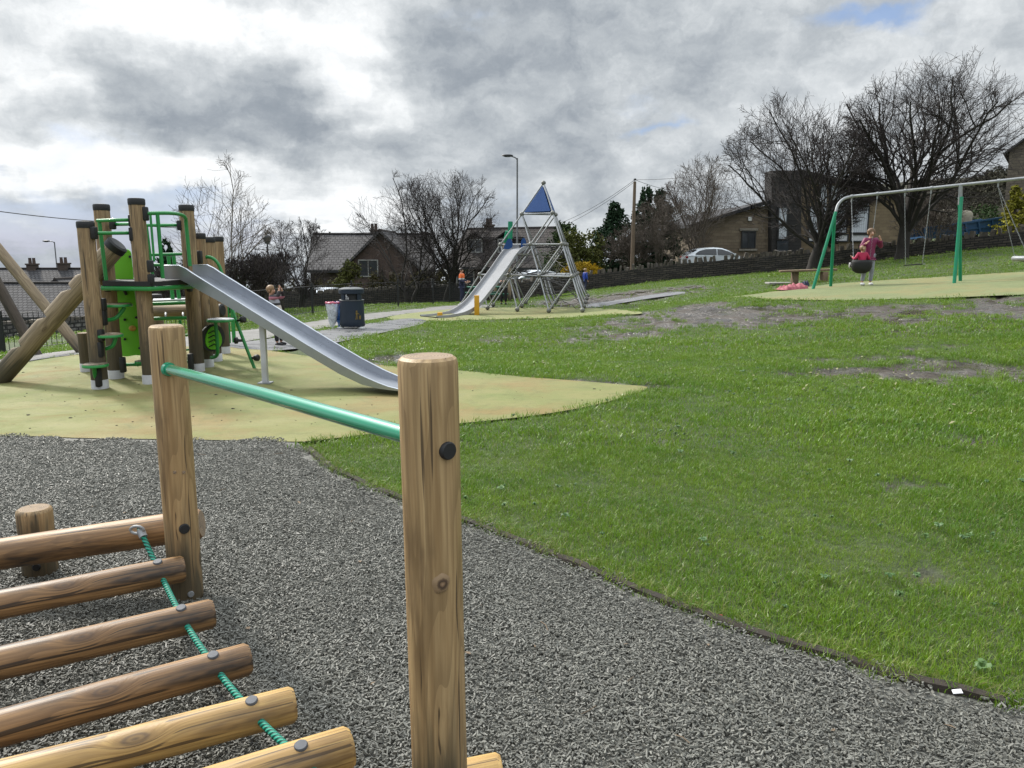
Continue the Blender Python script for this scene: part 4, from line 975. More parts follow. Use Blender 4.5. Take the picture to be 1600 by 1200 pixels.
# stepped leaning log
A0 = G(-14, 602); A0.y = 8.9; A0 = P(-14, 602, 8.7); A0.z = tz(A0.x, A0.y)-.05; A1 = P(181, 385, 8.75)
ax = (A1-A0); LL = ax.length; ax.normalize(); side = ax.cross(Vector((0, 0, 1))).normalized(); upv = side.cross(ax).normalized()
r = .112; n = 28; vs = []; fs = []; gs = []; ts = []
notch = []
for (px, py) in [(22, 563), (83, 490), (113, 453)]: pass
cuts = [LL*f for f in (.115, .30, .505, .70, .815)]
marks = sorted(set([0, .02*LL, LL*.985, LL]+[c_+d_ for c_ in cuts for d_ in (-.14, -.10, -.07, -.035, -.003, .003)]+[LL*i/20 for i in range(21)]))
def topcut(s_):
    h = 1.0
    for c_ in cuts:
        if c_-.14 < s_ <= c_: h = min(h, 1.0-(s_-(c_-.14))/.14*.85)
    return h
for s_ in marks:
    for j in range(n):
        a_ = 2*math.pi*j/n; u_, v_ = math.cos(a_)*r, math.sin(a_)*r
        v_ = min(v_, topcut(s_)*r); vs.append(A0+ax*s_+side*u_+upv*v_); gs.append((u_+3, v_, s_))
for i in range(len(marks)-1):
    for j in range(n): fs.append((i*n+j, i*n+(j+1) % n, (i+1)*n+(j+1) % n, (i+1)*n+j))
fs.append(tuple(range(n))[::-1]); fs.append(tuple((len(marks)-1)*n+j for j in range(n)))
mb = MB(); mb.add(vs, fs, gs); sl = mb.build('stepped_log', M['frame_log'], tower, smooth=30)
mb = MB(); mb.tube([A1-ax*.04, A1+ax*.03, A1+ax*.045], [r*1.06, r*1.06, r*.8], 24); mb.build('post_cap', M['black'], sl)
# slide
near = [(256, 414.5, 8.80, .155), (279, 414.5, 8.75, .16), (290, 420, 8.72, .16), (300, 427, 8.69, .155), (340, 452, 8.57, .13), (420, 502, 8.33, .112), (480, 539, 8.15, .112), (530, 568.5, 8.0, .11), (565, 587, 7.9, .095), (590, 598, 7.82, .06), (606, 604, 7.77, .035), (622, 608, 7.72, .02)]
st_ = [P(a_, b_, c_) for a_, b_, c_, _ in near]; hh = [h for *_, h in near]
dv = (st_[-1]-st_[1]); perp = Vector((-dv.y, dv.x, 0)).normalized()
if perp.y < 0: perp = -perp
W = .46; secs = []
for p, h in zip(st_, hh):
    th = .012; q_ = p+perp*W; dn = Vector((0, 0, -1))
    secs.append([p+dn*(h+.0), p, p+perp*th+Vector((0, 0, .004)), p+perp*.03, p+perp*.034+dn*(h*.86), q_-perp*.034+dn*(h*.86), q_-perp*.03, q_-perp*th+Vector((0, 0, .004)), q_, q_+dn*h])
k_ = len(secs[0]); vs = [v for s_ in secs for v in s_]; fs = []
for i in range(len(secs)-1):
    for j in range(k_): fs.append((i*k_+j, i*k_+(j+1) % k_, (i+1)*k_+(j+1) % k_, (i+1)*k_+j))
fs.append(tuple(range(k_))[::-1]); fs.append(tuple((len(secs)-1)*k_+j for j in range(k_)))
mb = MB(); mb.add(vs, fs); slide = mb.build('slide', M['steel'], tower, smooth=25)
g0 = G(415, 600); mb = MB(); tpz = P(410, 514, g0.y-.05); mb.box((.062, .062, tpz.z-g0.z+.06), Matrix.Translation((g0.x, g0.y, (tpz.z+g0.z)/2)), bev=.006); mb.build('slide_leg', M['sleeve'], slide)
mb = MB(); mb.box((.14, .14, .012), Matrix.Translation((g0.x, g0.y, g0.z+.016))); mb.build('foot_plate', M['galv'], slide)

# ================================================================ timber A-frame at the left edge
fA = G(134, 547); fB = G(60, 553); fA = P(134, 547, 12.2); fB = P(60, 553, 12.6)
top = P(-155, 196, 12.3)
fr = thing('leaning_poles', 'tall timber structure with crossed leaning poles at the left edge behind the stepped log', 'timber frame', (fA.x-1.4, 12.3, tz(fA.x-1.4, 12.3)))
mb = MB(); mb.tube([fA-Vector((0, 0, .1))+(top-fA)*(i/10) for i in range(11)], [.085]*11, 18); o = mb.build('leg', M['frame_log'], fr)
mb = MB(); top2 = top+Vector((.05, .25, -.05)); mb.tube([fB-Vector((0, 0, .1))+(top2-fB)*(i/10) for i in range(11)], [.085]*11, 18); o = mb.build('leg', M['dark_log'], fr); o['label'] = 'dark timber leg'
mb = MB(); mb.tube([top, top+Vector((-1.5, 2.2, .0))], [.085, .085], 18); mb.build('cross_beam', M['frame_log'], fr)

# ================================================================ pyramid climber
A_ = G(910, 489); a_edge = 1.42; th0 = R(82.6)
u = Vector((math.cos(th0), math.sin(th0), 0))*a_edge; v = Vector((math.cos(th0+R(60)), math.sin(th0+R(60)), 0))*a_edge
zb = A_.z+.09; hl = a_edge*math.sqrt(2/3)
pyr = thing('pyramid_climber', 'galvanised tube pyramid climber with a blue triangle at its peak and a steel slide', 'climbing frame', (A_.x-1.5, A_.y+2, A_.z))
nodes = {}
for k in range(5):
    for i in range(5-k):
        for j in range(5-k-i):
            p = A_ + u*(i+k/3) + v*(j+k/3); nodes[(k, i, j)] = Vector((p.x, p.y, zb+hl*k*.985))
for key, p in nodes.items():
    if key[0] == 0: p.z = tz(p.x, p.y)+.10
def bars(pred, name, mat, r):
    mb = MB(); ks = list(nodes)
    for x_ in range(len(ks)):
        for y_ in range(x_+1, len(ks)):
            p, q_ = nodes[ks[x_]], nodes[ks[y_]]
            if (p-q_).length < a_edge*1.12 and pred(ks[x_], ks[y_]): mb.tube([p, q_], [r, r], 8, caps=False)
    mb.build(name, M[mat], pyr)
for k in range(4):
    bars(lambda A, B: {A[0], B[0]} == {k, k+1}, 'sloping_tubes', 'galv', .027)
    if k: bars(lambda A, B: A[0] == B[0] == k, 'level_tubes', 'galv', .026)
for key, p in nodes.items():
    mb = MB(); mb.ball(p, .088, 12)
    if key[0] == 0: mb.lathe([(.05, -.16), (.02, -.02), (.02, .0)], c=p, n=8)
    mb.build('ball_joint', M['knot'], pyr)
def tri(a_, b_, c_, f, mat, name):
    pa_, pb_, pc_ = nodes[a_], nodes[b_], nodes[c_]; ct = (pa_+pb_+pc_)/3; nv = (pb_-pa_).cross(pc_-pa_).normalized()
    if nv.y > 0: nv = -nv
    pts = [ct+(q_-ct)*f for q_ in (pa_, pb_, pc_)]
    mb = MB(); mb.prism([q_+nv*.01 for q_ in pts], nv*.018); return mb.build(name, M[mat], pyr)
tri((4, 0, 0), (3, 0, 0), (3, 0, 1), .84, 'blue_panel', 'blue_panel'); tri((4, 0, 0), (3, 0, 0), (3, 1, 0), .84, 'blue_panel', 'blue_panel'); tri((4, 0, 0), (3, 0, 1), (3, 1, 0), .84, 'blue_panel', 'blue_panel')
# climbing net inside
mb = MB()
for (n0, n1, n2) in [((1, 0, 0), (1, 3, 0), (2, 0, 0)), ((2, 0, 0), (2, 2, 0), (2, 0, 2)), ((1, 0, 0), (1, 0, 3), (2, 0, 1)), ((0, 0, 0), (1, 0, 0), (1, 0, 2)), ((1, 1, 0), (2, 0, 0), (2, 1, 1))]:
    p0, p1, p2 = nodes[n0], nodes[n1], nodes[n2]
    for i in range(1, 8):
        f = i/8; mb.tube(curve([p0+(p1-p0)*f, p0+(p1-p0)*f*.5+(p2-p0)*.5*f+Vector((.0, 0, -.12)), p0+(p2-p0)*f], 3), [.012]*7, 5); mb.tube([p0+(p1-p0)*f, p1+(p2-p1)*f], [.011]*2, 5)
mb.build('rope_net', M['black'], pyr)
# platform under the slide head
q0 = P(806, 388, nodes[(2, 0, 1)].y+.1); mb = MB(); mb.box((1.1, .9, .05), Matrix.Translation((q0.x+.6, q0.y+.25, q0.z-.22))); mb.build('platform', M['knot'], pyr)
for (lst, Y) in (([(786, 389), (790, 380), (794, 373), (799, 374), (801, 384), (796, 389)], q0.y-.05), ([(814, 387), (814, 378), (817, 372), (821, 374), (823, 388)], q0.y+.1)): panel(lst, Y, 'blue_panel', 'side_panel', .03, pyr)
g1 = G(686, 497); g2 = G(744, 493)
# slide: near rim right side, path in pixel and depth
path = [(836, 382.5, q0.y+.2), (826, 383, q0.y-.0), (812, 390, q0.y-.1), (790, 421, q0.y-.6), (766, 453, q0.y-1.25), (752, 470, q0.y-1.65), (740, 480, q0.y-2.), (725, 487.5, g2.y-.05), (705, 491.5, g1.y+.4), (690, 493, g1.y), (683, 493.3, g1.y-.15)]
st_ = curve([P(*k_) for k_ in path], 4)
dv = st_[-1]-st_[4]; perp = Vector((dv.y, -dv.x, 0)).normalized()
if perp.x > 0: perp = -perp
W = .78; secs = []
for i, p in enumerate(st_):
    f = i/(len(st_)-1); h = .15*(1-max(0, f-.8)*3.5); q_ = p+perp*W; dn = Vector((0, 0, -1))
    secs.append([p+dn*h, p, p+perp*.03, p+perp*.05+dn*(h*.8), q_-perp*.05+dn*(h*.8), q_-perp*.03, q_, q_+dn*h])
k_ = 8; vs = [x_ for s_ in secs for x_ in s_]; fs = []
for i in range(len(secs)-1):
    for j in range(k_): fs.append((i*k_+j, i*k_+(j+1) % k_, (i+1)*k_+(j+1) % k_, (i+1)*k_+j))
fs.append(tuple(range(k_))[::-1]); fs.append(tuple((len(secs)-1)*k_+j for j in range(k_)))
mb = MB(); mb.add(vs, fs); s2 = mb.build('slide', M['slide_steel'], pyr, smooth=30)
for g_, topy, wd in ((g1, 489.5, .16), (g2, 464, .17)):
    zt = P(740, topy, g_.y).z if topy < 480 else g_.z+.13
    mb = MB(); mb.box((wd, wd, zt-g_.z+.1), Matrix.Translation((g_.x+.02, g_.y+.12, (zt+g_.z)/2)), bev=.01); mb.build('slide_post', M['yellow'], s2)

# ================================================================ swings
SL1, SL2, SR1, SR2 = G(1269, 452), G(1298, 448), G(1491, 443), G(1501, 439.5)
sw = thing('swing_set', 'green legged swing set with a galvanised top tube, cradle seat, flat seat and basket', 'swing', ((SL1.x+SR1.x)/2, (SL1.y+SR1.y)/2, tz((SL1.x+SR1.x)/2, (SL1.y+SR1.y)/2)))
YL = (SL1.y+SL2.y)/2; YR = (SR1.y+SR2.y)/2
BL = P(1331, 307, YL+.05); BR = P(1501, 289, YR); be = BL+(BR-BL)*1.85; bdir = (BR-BL).normalized()
zc = [BL, BL+(BR-BL)*.5, BR, be]
bend = curve([P(1306, 331, YL-.1), P(1309.5, 320, YL-.05), P(1318, 311, YL), BL, BL+bdir*.4], 6)
mb = MB(); mb.tube(bend+[BR, be], [.04]*(len(bend)+2), 14); mb.build('top_tube', M['galv'], sw)
def leg(p, q_, nm='leg', r=.045, mat='swing_green'):
    mb = MB(); p = Vector(p); mb.tube([p-Vector((0, 0, .1)), q_], [r, r], 14); return mb.build(nm, M[mat], sw)
leg(SL1, P(1306, 331, YL-.1)); leg(SL2, P(1304, 340, YL-.08))
jr = P(1501, 308, YR); leg(SR1, jr-Vector((.01, .06, 0))); leg(SR2, jr+Vector((.01, .06, 0)))
leg(jr-Vector((0, 0, .1)), BR, 'leg_head', .05, 'galv')
fb = be+Vector((0, 0, 0)); gL = Vector((be.x+.5, be.y-.9, tz(be.x+.5, be.y-.9))); gR = Vector((be.x+.5, be.y+.9, tz(be.x+.5, be.y+.9))); leg(gL, be); leg(gR, be)
def barpt(px):
    best = None
    for i in range(400):
        p = BL+(be-BL)*(i/399); 
        d = p-Vector((0, 0, EYE)); X = 800+FPX*d.x/(d.y*math.cos(PITCH)-d.z*math.sin(PITCH))
        if best is None or abs(X-px) < best[0]: best = (abs(X-px), p)
    return best[1]
def chain(parent, p, q_, link=.045):
    p = Vector(p); q_ = Vector(q_); d = q_-p; n_ = int(d.length/link); mb = MB(); dn = d.normalized(); s0 = dn.orthogonal().normalized(); s1 = dn.cross(s0)
    for i in range(n_):
        c = p+d*((i+.5)/n_); sd_ = s0 if i % 2 else s1
        lp = [c+dn*(link*.62*math.cos(k*math.pi/3))+sd_*(.011*math.sin(k*math.pi/3)) for k in range(6)]
        mb.tube(lp, [.0042]*6, 4, closed=True)
    return mb.build('chain', M['galv'], parent)
def hanger(px):
    p = barpt(px); mb = MB(); mb.tube([p-bdir*.03, p+bdir*.03], [.052, .052], 14); mb.box((.03, .03, .12), Matrix.Translation(p-Vector((0, 0, .09)))); mb.build('hanger', M['galv'], sw); return p-Vector((0, 0, .14))
h1, h2, h3, h4, h5 = [hanger(x_) for x_ in (1331, 1371, 1414, 1455, 1560)]
# flat seat
s0_, s1_ = P(1413, 414.5, h3.y+.05), P(1443, 412.5, h4.y+.12); mb = MB(); mb.beam(s0_, s1_, .17, .03, bev=.012); fs_ = mb.build('flat_seat', M['rubber'], sw)
mb = MB(); mb.beam(s0_+Vector((0, -.087, .004)), s1_+Vector((0, -.087, .004)), .01, .03); mb.build('seat_edge', M['galv'], fs_)
chain(fs_, h3, s0_+bdir*.03+Vector((0, 0, .02))); chain(fs_, h4, s1_-bdir*.03+Vector((0, 0, .02)))
# cradle seat, tilted
cs = P(1346, 417, YL-.55); mb = MB(); vs = []; fs = []; N_ = 22
prof = [(.17, .20), (.185, .12), (.18, .0), (.15, -.10), (.09, -.155), (.0, -.17)]
for (rr, z) in prof:
    for j in range(N_): a0 = 2*math.pi*j/N_; vs.append(cs+Vector((rr*1.42*math.cos(a0), rr*math.sin(a0), z*.95+(.0 if z < .1 else -.05*max(0, math.sin(a0))))))
for i in range(len(prof)-1):
    for j in range(N_): fs.append((i*N_+j, i*N_+(j+1) % N_, (i+1)*N_+(j+1) % N_, (i+1)*N_+j))
mb.add(vs, fs); CR = mb.build('cradle_seat', M['rubber'], sw); sd2 = CR.modifiers.new('rim', 'SOLIDIFY'); sd2.thickness = .03
chain(CR, h1, cs+Vector((-.24, 0, .17))); chain(CR, h2, cs+Vector((.24, .05, .17)))
# basket swing at the right edge
bc = P(1628, 404, h5.y-.3); bk = MB(); ringp = [bc+Vector((.62*math.cos(k/28*6.283), .62*math.sin(k/28*6.283), 0)) for k in range(28)]; bk.tube(ringp, [.065]*28, 10, closed=True); BK = bk.build('basket_ring', M['galv'], sw); BK['label'] = 'grey padded basket ring'
mb = MB()
for k in range(-4, 5):
    w_ = math.sqrt(max(.01, .36-(k*.13)**2))
    for ax_ in (0, 1):
        pts = [bc+(Vector((k*.13, t_*w_, -.14*(1-t_*t_)*(1-(k/5)**2))) if ax_ else Vector((t_*w_, k*.13, -.14*(1-t_*t_)*(1-(k/5)**2)))) for t_ in (-1, -.5, 0, .5, 1)]; mb.tube(pts, [.012]*5, 5)
mb.build('basket_net', M['black'], BK)
for a0 in (2.6, 3.6): chain(BK, h5, bc+Vector((.6*math.cos(a0), .6*math.sin(a0), .05)))
h6 = barpt(1690); 
for a0 in (-.5, .5): chain(BK, h6-Vector((0, 0, .1)), bc+Vector((.6*math.cos(a0), .6*math.sin(a0), .05)))

# ================================================================ stone walls
def drystone(name, label, line, mat, seed, cope=.28, gap=.06, thick=.5):
    rnd = random.Random(seed); pts = []
    for (px, yb, yt, Y) in line:
        b0 = P(px, yb, Y); pts.append((b0.x, b0.y, tz(b0.x, b0.y)-.1, P(px, yt, Y).z))
    fine = []
    for (a_, c) in zip(pts, pts[1:]):
        L = math.hypot(c[0]-a_[0], c[1]-a_[1]); k = max(2, int(L/.22))
        for i in range(k): fine.append(tuple(a_[j]+(c[j]-a_[j])*i/k for j in range(4)))
    fine.append(pts[-1])
    rt = thing(name, label, 'wall', (fine[0][0], fine[0][1], fine[0][2]))
    rows = 8; vs = []; gs = []; fs = []; run = 0
    for i, (x, y, zb, zt) in enumerate(fine):
        a_ = fine[max(0, i-1)]; c = fine[min(len(fine)-1, i+1)]; d = Vector((c[0]-a_[0], c[1]-a_[1])).normalized(); nv = Vector((d.y, -d.x))
        if nv.y > 0: nv = -nv
        if i: run += math.hypot(x-fine[i-1][0], y-fine[i-1][1])
        for j in range(rows*2+2):
            f = j/rows if j <= rows else (2*rows+1-j)/rows
            sgn = 1 if j <= rows else -1
            o_ = thick*(.5-.12*f)*sgn + .06*mnoise.noise((run*3.1, f*9*sgn, seed)); z = zb+(zt-zb)*f+.03*mnoise.noise((run*1.7, f*3, seed+4))
            vs.append((x+nv.x*o_, y+nv.y*o_, z)); gs.append((run, 0 if sgn > 0 else 3.3, (zt-zb)*f))
    n = rows*2+2
    for i in range(len(fine)-1):
        for j in range(n-1): fs.append((i*n+j, (i+1)*n+j, (i+1)*n+j+1, i*n+j+1))
    fs.append(tuple(range(n))); fs.append(tuple((len(fine)-1)*n+j for j in range(n))[::-1])
    mb = MB(); mb.add(vs, fs, gs); mb.build('stonework', M[mat], rt, smooth=50)
    mb = MB(); run = 0; nextp = 0
    for i in range(len(fine)-1):
        x, y, zb, zt = fine[i]; d = Vector((fine[i+1][0]-x, fine[i+1][1]-y, 0)); L = d.length; ang = math.atan2(d.y, d.x)
        while nextp < run+L:
            f = (nextp-run)/L; wd = rnd.uniform(.10, .24); h = cope*rnd.uniform(.55, 1.15)
            T = Matrix.Translation((x+d.x*f, y+d.y*f, zt+(fine[i+1][3]-zt)*f+h*.42)) @ Matrix.Rotation(ang+rnd.uniform(-.2, .2), 4, 'Z') @ Matrix.Rotation(rnd.uniform(-.22, .22), 4, 'Y')
            e = [rnd.uniform(.75, 1.0) for _ in range(8)]; x_, y_, z_ = wd/2, thick*.42, h/2
            v8 = [(sx*x_*e[k], sy*y_*e[(k+3) % 8], sz*z_*(1 if sz < 0 else e[(k+5) % 8])*(1 if sz < 0 else 1.0)) for k, (sx, sy, sz) in enumerate([(-1, -1, -1), (1, -1, -1), (1, 1, -1), (-1, 1, -1), (-.8, -.9, 1), (.8, -.9, 1), (.8, .9, 1), (-.8, .9, 1)])]
            mb.add(v8, [(3, 2, 1, 0), (4, 5, 6, 7), (0, 1, 5, 4), (1, 2, 6, 5), (2, 3, 7, 6), (3, 0, 4, 7)], T=T)
            nextp += wd+rnd.uniform(.0, gap)*(1 if rnd.random() < .75 else 3.5)
        run += L
    mb.build('coping', M['coping'], rt, smooth=0)
    return rt
drystone('stone_wall', 'long dark dry stone wall with upright coping climbing the grass bank behind the swings', [(800, 468, 443, 42), (860, 461, 436, 42.5), (930, 452, 428, 42), (1000, 444, 420, 41.5), (1060, 437, 412.5, 41), (1180, 427, 402, 40), (1300, 419, 392.5, 37.5), (1400, 405, 383, 35.5), (1500, 394, 373, 33.8), (1600, 385, 361, 32.5), (1700, 372, 346, 31)], 'drystone', 5, .30, .12)
drystone('stone_wall', 'low shadowed dry stone wall behind the black railings and dark trees', [(395, 500, 459, 43), (470, 490, 459, 43), (540, 480, 457, 43), (600, 479, 453, 43), (680, 477, 449, 43), (750, 474, 447, 43), (797, 469, 445, 42.5)], 'drystone', 9, .22, .02)
drystone('rubble_wall', 'pale rubble stone wall across the field behind the left railings', [(-60, 537, 509, 27), (40, 534, 505, 27.5), (140, 529, 499, 28), (250, 520, 489, 29)], 'drystone_pale', 13, .16, .0)

# ================================================================ railings
def railing(label, line, h=1.0):
    pts = []
    for (px, py) in line: g_ = G(px, py); pts.append(Vector((g_.x, g_.y, 0)))
    rt = thing('railing', label, 'railings', (pts[0].x, pts[0].y, tz(pts[0].x, pts[0].y)))
    tot = [0]
    for a_, c in zip(pts, pts[1:]): tot.append(tot[-1]+(c-a_).length)
    def at(s_):
        for i in range(len(pts)-1):
            if s_ <= tot[i+1]+1e-6: f = (s_-tot[i])/(tot[i+1]-tot[i]); p = pts[i]+(pts[i+1]-pts[i])*f; return Vector((p.x, p.y, tz(p.x, p.y)))
    npan = max(1, round(tot[-1]/2.6)); st = tot[-1]/npan
    for k in range(npan+1):
        p = at(k*st); mb = MB(); mb.box((.06, .06, h+.16), Matrix.Translation(p+Vector((0, 0, h/2+.04)))); mb.build('fence_post', M['iron'], rt)
    for k in range(npan):
        p, q_ = at(k*st), at((k+1)*st); mb = MB()
        mb.beam(p+Vector((0, 0, h)), q_+Vector((0, 0, h)), .045, .014); mb.beam(p+Vector((0, 0, .10)), q_+Vector((0, 0, .10)), .045, .012)
        nb = max(2, int((q_-p).length/.115))
        for i in range(1, nb): r_ = p+(q_-p)*(i/nb); mb.tube([r_+Vector((0, 0, .1)), r_+Vector((0, 0, h))], [.008, .008], 4, caps=False)
        mb.build('rail_panel', M['iron'], rt)
    return rt
railing('black bar railings on the left between the grass verge and the rubble wall', [(-70, 566), (8, 554), (132, 538), (200, 530), (260, 523), (330, 515)])
railing('black bar railings running behind the litter bin towards the dark trees', [(330, 515), (420, 503), (500, 490), (570, 482), (640, 478), (690, 474.5), (745, 471)])

# ================================================================ bare trees
class Tree:
    def __init__(s, seed, c, rad, k=1): s.r = random.Random(seed); s.c = Vector(c); s.rad = Vector(rad); s.twig = MB(); s.wood = MB(); s.k = k
    def env(s, p): q_ = p-s.c; return math.sqrt((q_.x/s.rad.x)**2+(q_.y/s.rad.y)**2+(q_.z/s.rad.z)**2)
    def rv(s): return Vector((s.r.gauss(0, 1), s.r.gauss(0, 1), s.r.gauss(0, 1)))
    def grow(s, p, d, L, r, lvl, top, kids, trop, rmin):
        r_ = s.r; n = max(3, int(L/(.28 if lvl else .35))); n = min(n, 9); pts = [p.copy()]; ds = [d.copy()]
        for i in range(n):
            out = (p-s.c); out.z += s.rad.z*.9
            out = out.normalized() if out.length > .01 else Vector((0, 0, 1))
            d = (d+s.rv()*(.15 if lvl == 0 else .21)+out*trop).normalized(); p = p+d*(L/n); pts.append(p.copy()); ds.append(d.copy())
            if s.env(p) > 1.0+.12*r_.random(): break
        n = len(pts)-1
        if n < 1: return
        rs_ = [max(rmin, r*(1-.72*i/n)) for i in range(n+1)]
        (s.wood if lvl < 2 else s.twig).tube(pts, rs_, (8, 6, 4, 3, 3)[min(lvl, 4)], caps=False)
        if lvl >= top: return
        m_ = kids[min(lvl, len(kids)-1)]
        for k in range(m_):
            f = (k+.6+r_.uniform(-.3, .3))/m_; f = .18+.82*f; i = min(n-1, int(f*n)); fr_ = f*n-i
            q_ = pts[i]+(pts[i+1]-pts[i])*min(1, max(0, fr_)); ax_ = ds[i].cross(s.rv()).normalized()
            nd = (Matrix.Rotation(r_.uniform(.42, 1.08), 3, ax_) @ ds[i]).normalized()
            s.grow(q_, nd, L*r_.uniform(.42, .7)*(1-.25*f), max(rmin, rs_[i]*.55), lvl+1, top, kids, trop*1.15, rmin)
def bare_tree(name, label, base, H, rx, cz, rz, tr, fork, limbs, seed, kids=(8, 7, 6), top=3, lean=(0, 0), bark='bark_dark', twig='twig_dark', trop=.14, rmin=.006, ry=None, spread=1., stems=1, cx=0, group=None, cat='tree', Lf=1.0):
    rt = thing(name, label, cat, base, group); b0 = Vector(base); r_ = random.Random(seed)
    T = Tree(seed, b0+Vector((cx, 0, cz)), (rx, ry or rx*.85, rz)); trunk = MB(); 
    for sidx in range(stems):
        a0 = r_.uniform(0, 6.28); off = Vector((math.cos(a0), math.sin(a0), 0))*(tr*1.6 if stems > 1 else 0)
        fk = b0+off*2.2+Vector((lean[0], lean[1], fork)); pts = curve([b0+off-Vector((0, 0, .2)), b0+off+Vector((lean[0]*.2, 0, fork*.35)), b0+off*1.5+Vector((lean[0]*.6, lean[1]*.5, fork*.7)), fk], 4)
        trunk.tube(pts, [tr*(1.5-.75*min(1, i/4)) if i < 4 else tr*(.95-.12*i/len(pts)) for i in range(len(pts))], 12, caps=False, wob=.06)
        nl = max(2, limbs//stems)
        for k in range(nl):
            az_ = 6.283*(k+r_.uniform(-.3, .3))/nl+seed; tilt = r_.uniform(.25, 1.15)*spread if k else .12
            d = Vector((math.cos(az_)*math.sin(tilt), math.sin(az_)*math.sin(tilt), math.cos(tilt)))
            tgt = T.c+Vector((d.x*rx, d.y*(ry or rx), max(-.1, d.z)*rz)); L = (tgt-fk).length*1.0*Lf
            dd = ((tgt-fk).normalized()*.75+d*.5+Vector((0, 0, .15))).normalized()
            T.grow(fk-Vector((0, 0, r_.uniform(0, .35)*fork)), dd, L, tr*r_.uniform(.26, .46), 0, top, kids, trop*.6, rmin)
    tk = trunk; tk.v += [];
    o = len(tk.v); tk.v += T.wood.v; tk.g += T.wood.g; tk.f += [tuple(i+o for i in f) for f in T.wood.f]; tk.mi += T.wood.mi
    tk.build('trunk', M[bark], rt, smooth=60); T.twig.build('crown', M[twig], rt, smooth=0); return rt
def gbase(px, py, Y=None):
    p = P(px, py, Y) if Y else G(px, py); return Vector((p.x, p.y, tz(p.x, p.y)-.03))
b7 = gbase(1268, 417, 34.5); b8 = gbase(1408, 406, 33.5)
bare_tree('bare_tree', 'broad bare dark tree with low forking trunk in front of the hall', b7, 8, 3.0, 4.2, 3.1, .22, 1.3, 15, 21, (9, 9, 6), rmin=.006, trop=.15, cx=-.9, lean=(.3, 0), group=None, spread=1.2)
bare_tree('bare_tree', 'largest bare tree with a thick trunk standing behind the flat swing seat', b8, 9.2, 3.5, 4.8, 3.25, .27, 1.6, 15, 34, (9, 8, 6), rmin=.005, trop=.12, cx=.95, lean=(.1, 0), spread=1.15)
bare_tree('bare_tree', 'many stemmed spreading bare tree behind the railings, left of its taller neighbour', gbase(640, 476, 41.5), 5.6, 3.0, 3.4, 2.5, .14, .9, 11, 41, (8, 8, 5), cx=-.6, stems=2, spread=1.4, rmin=.005, Lf=1.2, trop=.18)
bare_tree('bare_tree', 'dense rounded bare tree beside the pyramid climber slide in front of the dormer house', gbase(692, 472, 41.5), 6.6, 2.7, 3.9, 2.9, .17, 1.1, 12, 52, (9, 8, 5), rmin=.005, trop=.18, cx=.05, stems=2, spread=1.1)
bare_tree('bare_tree', 'pale open branched bare tree rising over the steel tower slide', gbase(352, 500, 31), 5, 1.8, 3.4, 2.3, .12, .8, 8, 63, (8, 6, 5), bark='bark_pale', twig='twig_brown', stems=2, spread=1.05, trop=.2, rmin=.005, Lf=1.15)
bare_tree('bare_tree', 'small dark crooked bare tree in front of the clipped hedge', gbase(468, 490, 37), 3.6, 1.7, 2.5, 1.6, .11, .8, 8, 74, (8, 8, 6), stems=2, spread=1.2)
bare_tree('bare_tree', 'slender brown bare tree between the telegraph pole and the stone hall', gbase(1092, 424, 48), 6.4, 2.3, 3.6, 3.0, .15, .8, 9, 85, (9, 8, 6), bark='bark_brown', twig='twig_brown', stems=2, spread=.8, trop=.22)
for (px, py, Y, h, w_, sd_, lb, nm) in [(1030, 428, 46, 4.6, 1.9, 91, 'brown twiggy shrub mass immediately right of the telegraph pole', 'bare_shrub'), (985, 438, 47, 3.2, 1.6, 92, 'low brown twiggy shrub behind the foot of the telegraph pole', 'bare_shrub'), (400, 503, 30, 2.2, 1.6, 93, 'dark tangled shrub below the old style lamp post', 'bare_shrub'), (335, 508, 29, 2.2, 1.5, 94, 'dark tangled shrub behind the timber tower posts', 'bare_shrub'), (445, 497, 33, 2.3, 1.3, 95, 'dark low shrub behind the railings between the lamp post and the small crooked tree', 'bare_shrub'),
                             (1455, 398, 38, 3.6, 1.2, 96, 'pale twiggy sapling right of the largest tree, left of the blue trailer', 'bare_shrub'), (1430, 399, 40, 3.0, 1.0, 97, 'pale twiggy sapling close behind the trunk of the largest tree', 'bare_shrub'), (280, 515, 34, 2.2, 1.5, 98, 'dark twiggy bush seen between the tower posts', 'bare_shrub')]:
    pale = 'pale' in lb; br = 'brown' in lb
    bare_tree(nm, lb, gbase(px, py, Y), h, w_, h*.5, h*.52, .05, .25, 9, sd_, (8, 7, 6), bark='bark_pale' if pale else 'bark_brown', twig='twig_brown' if pale or br else 'twig_dark', stems=3, spread=1.0, cat='shrub', rmin=.007)

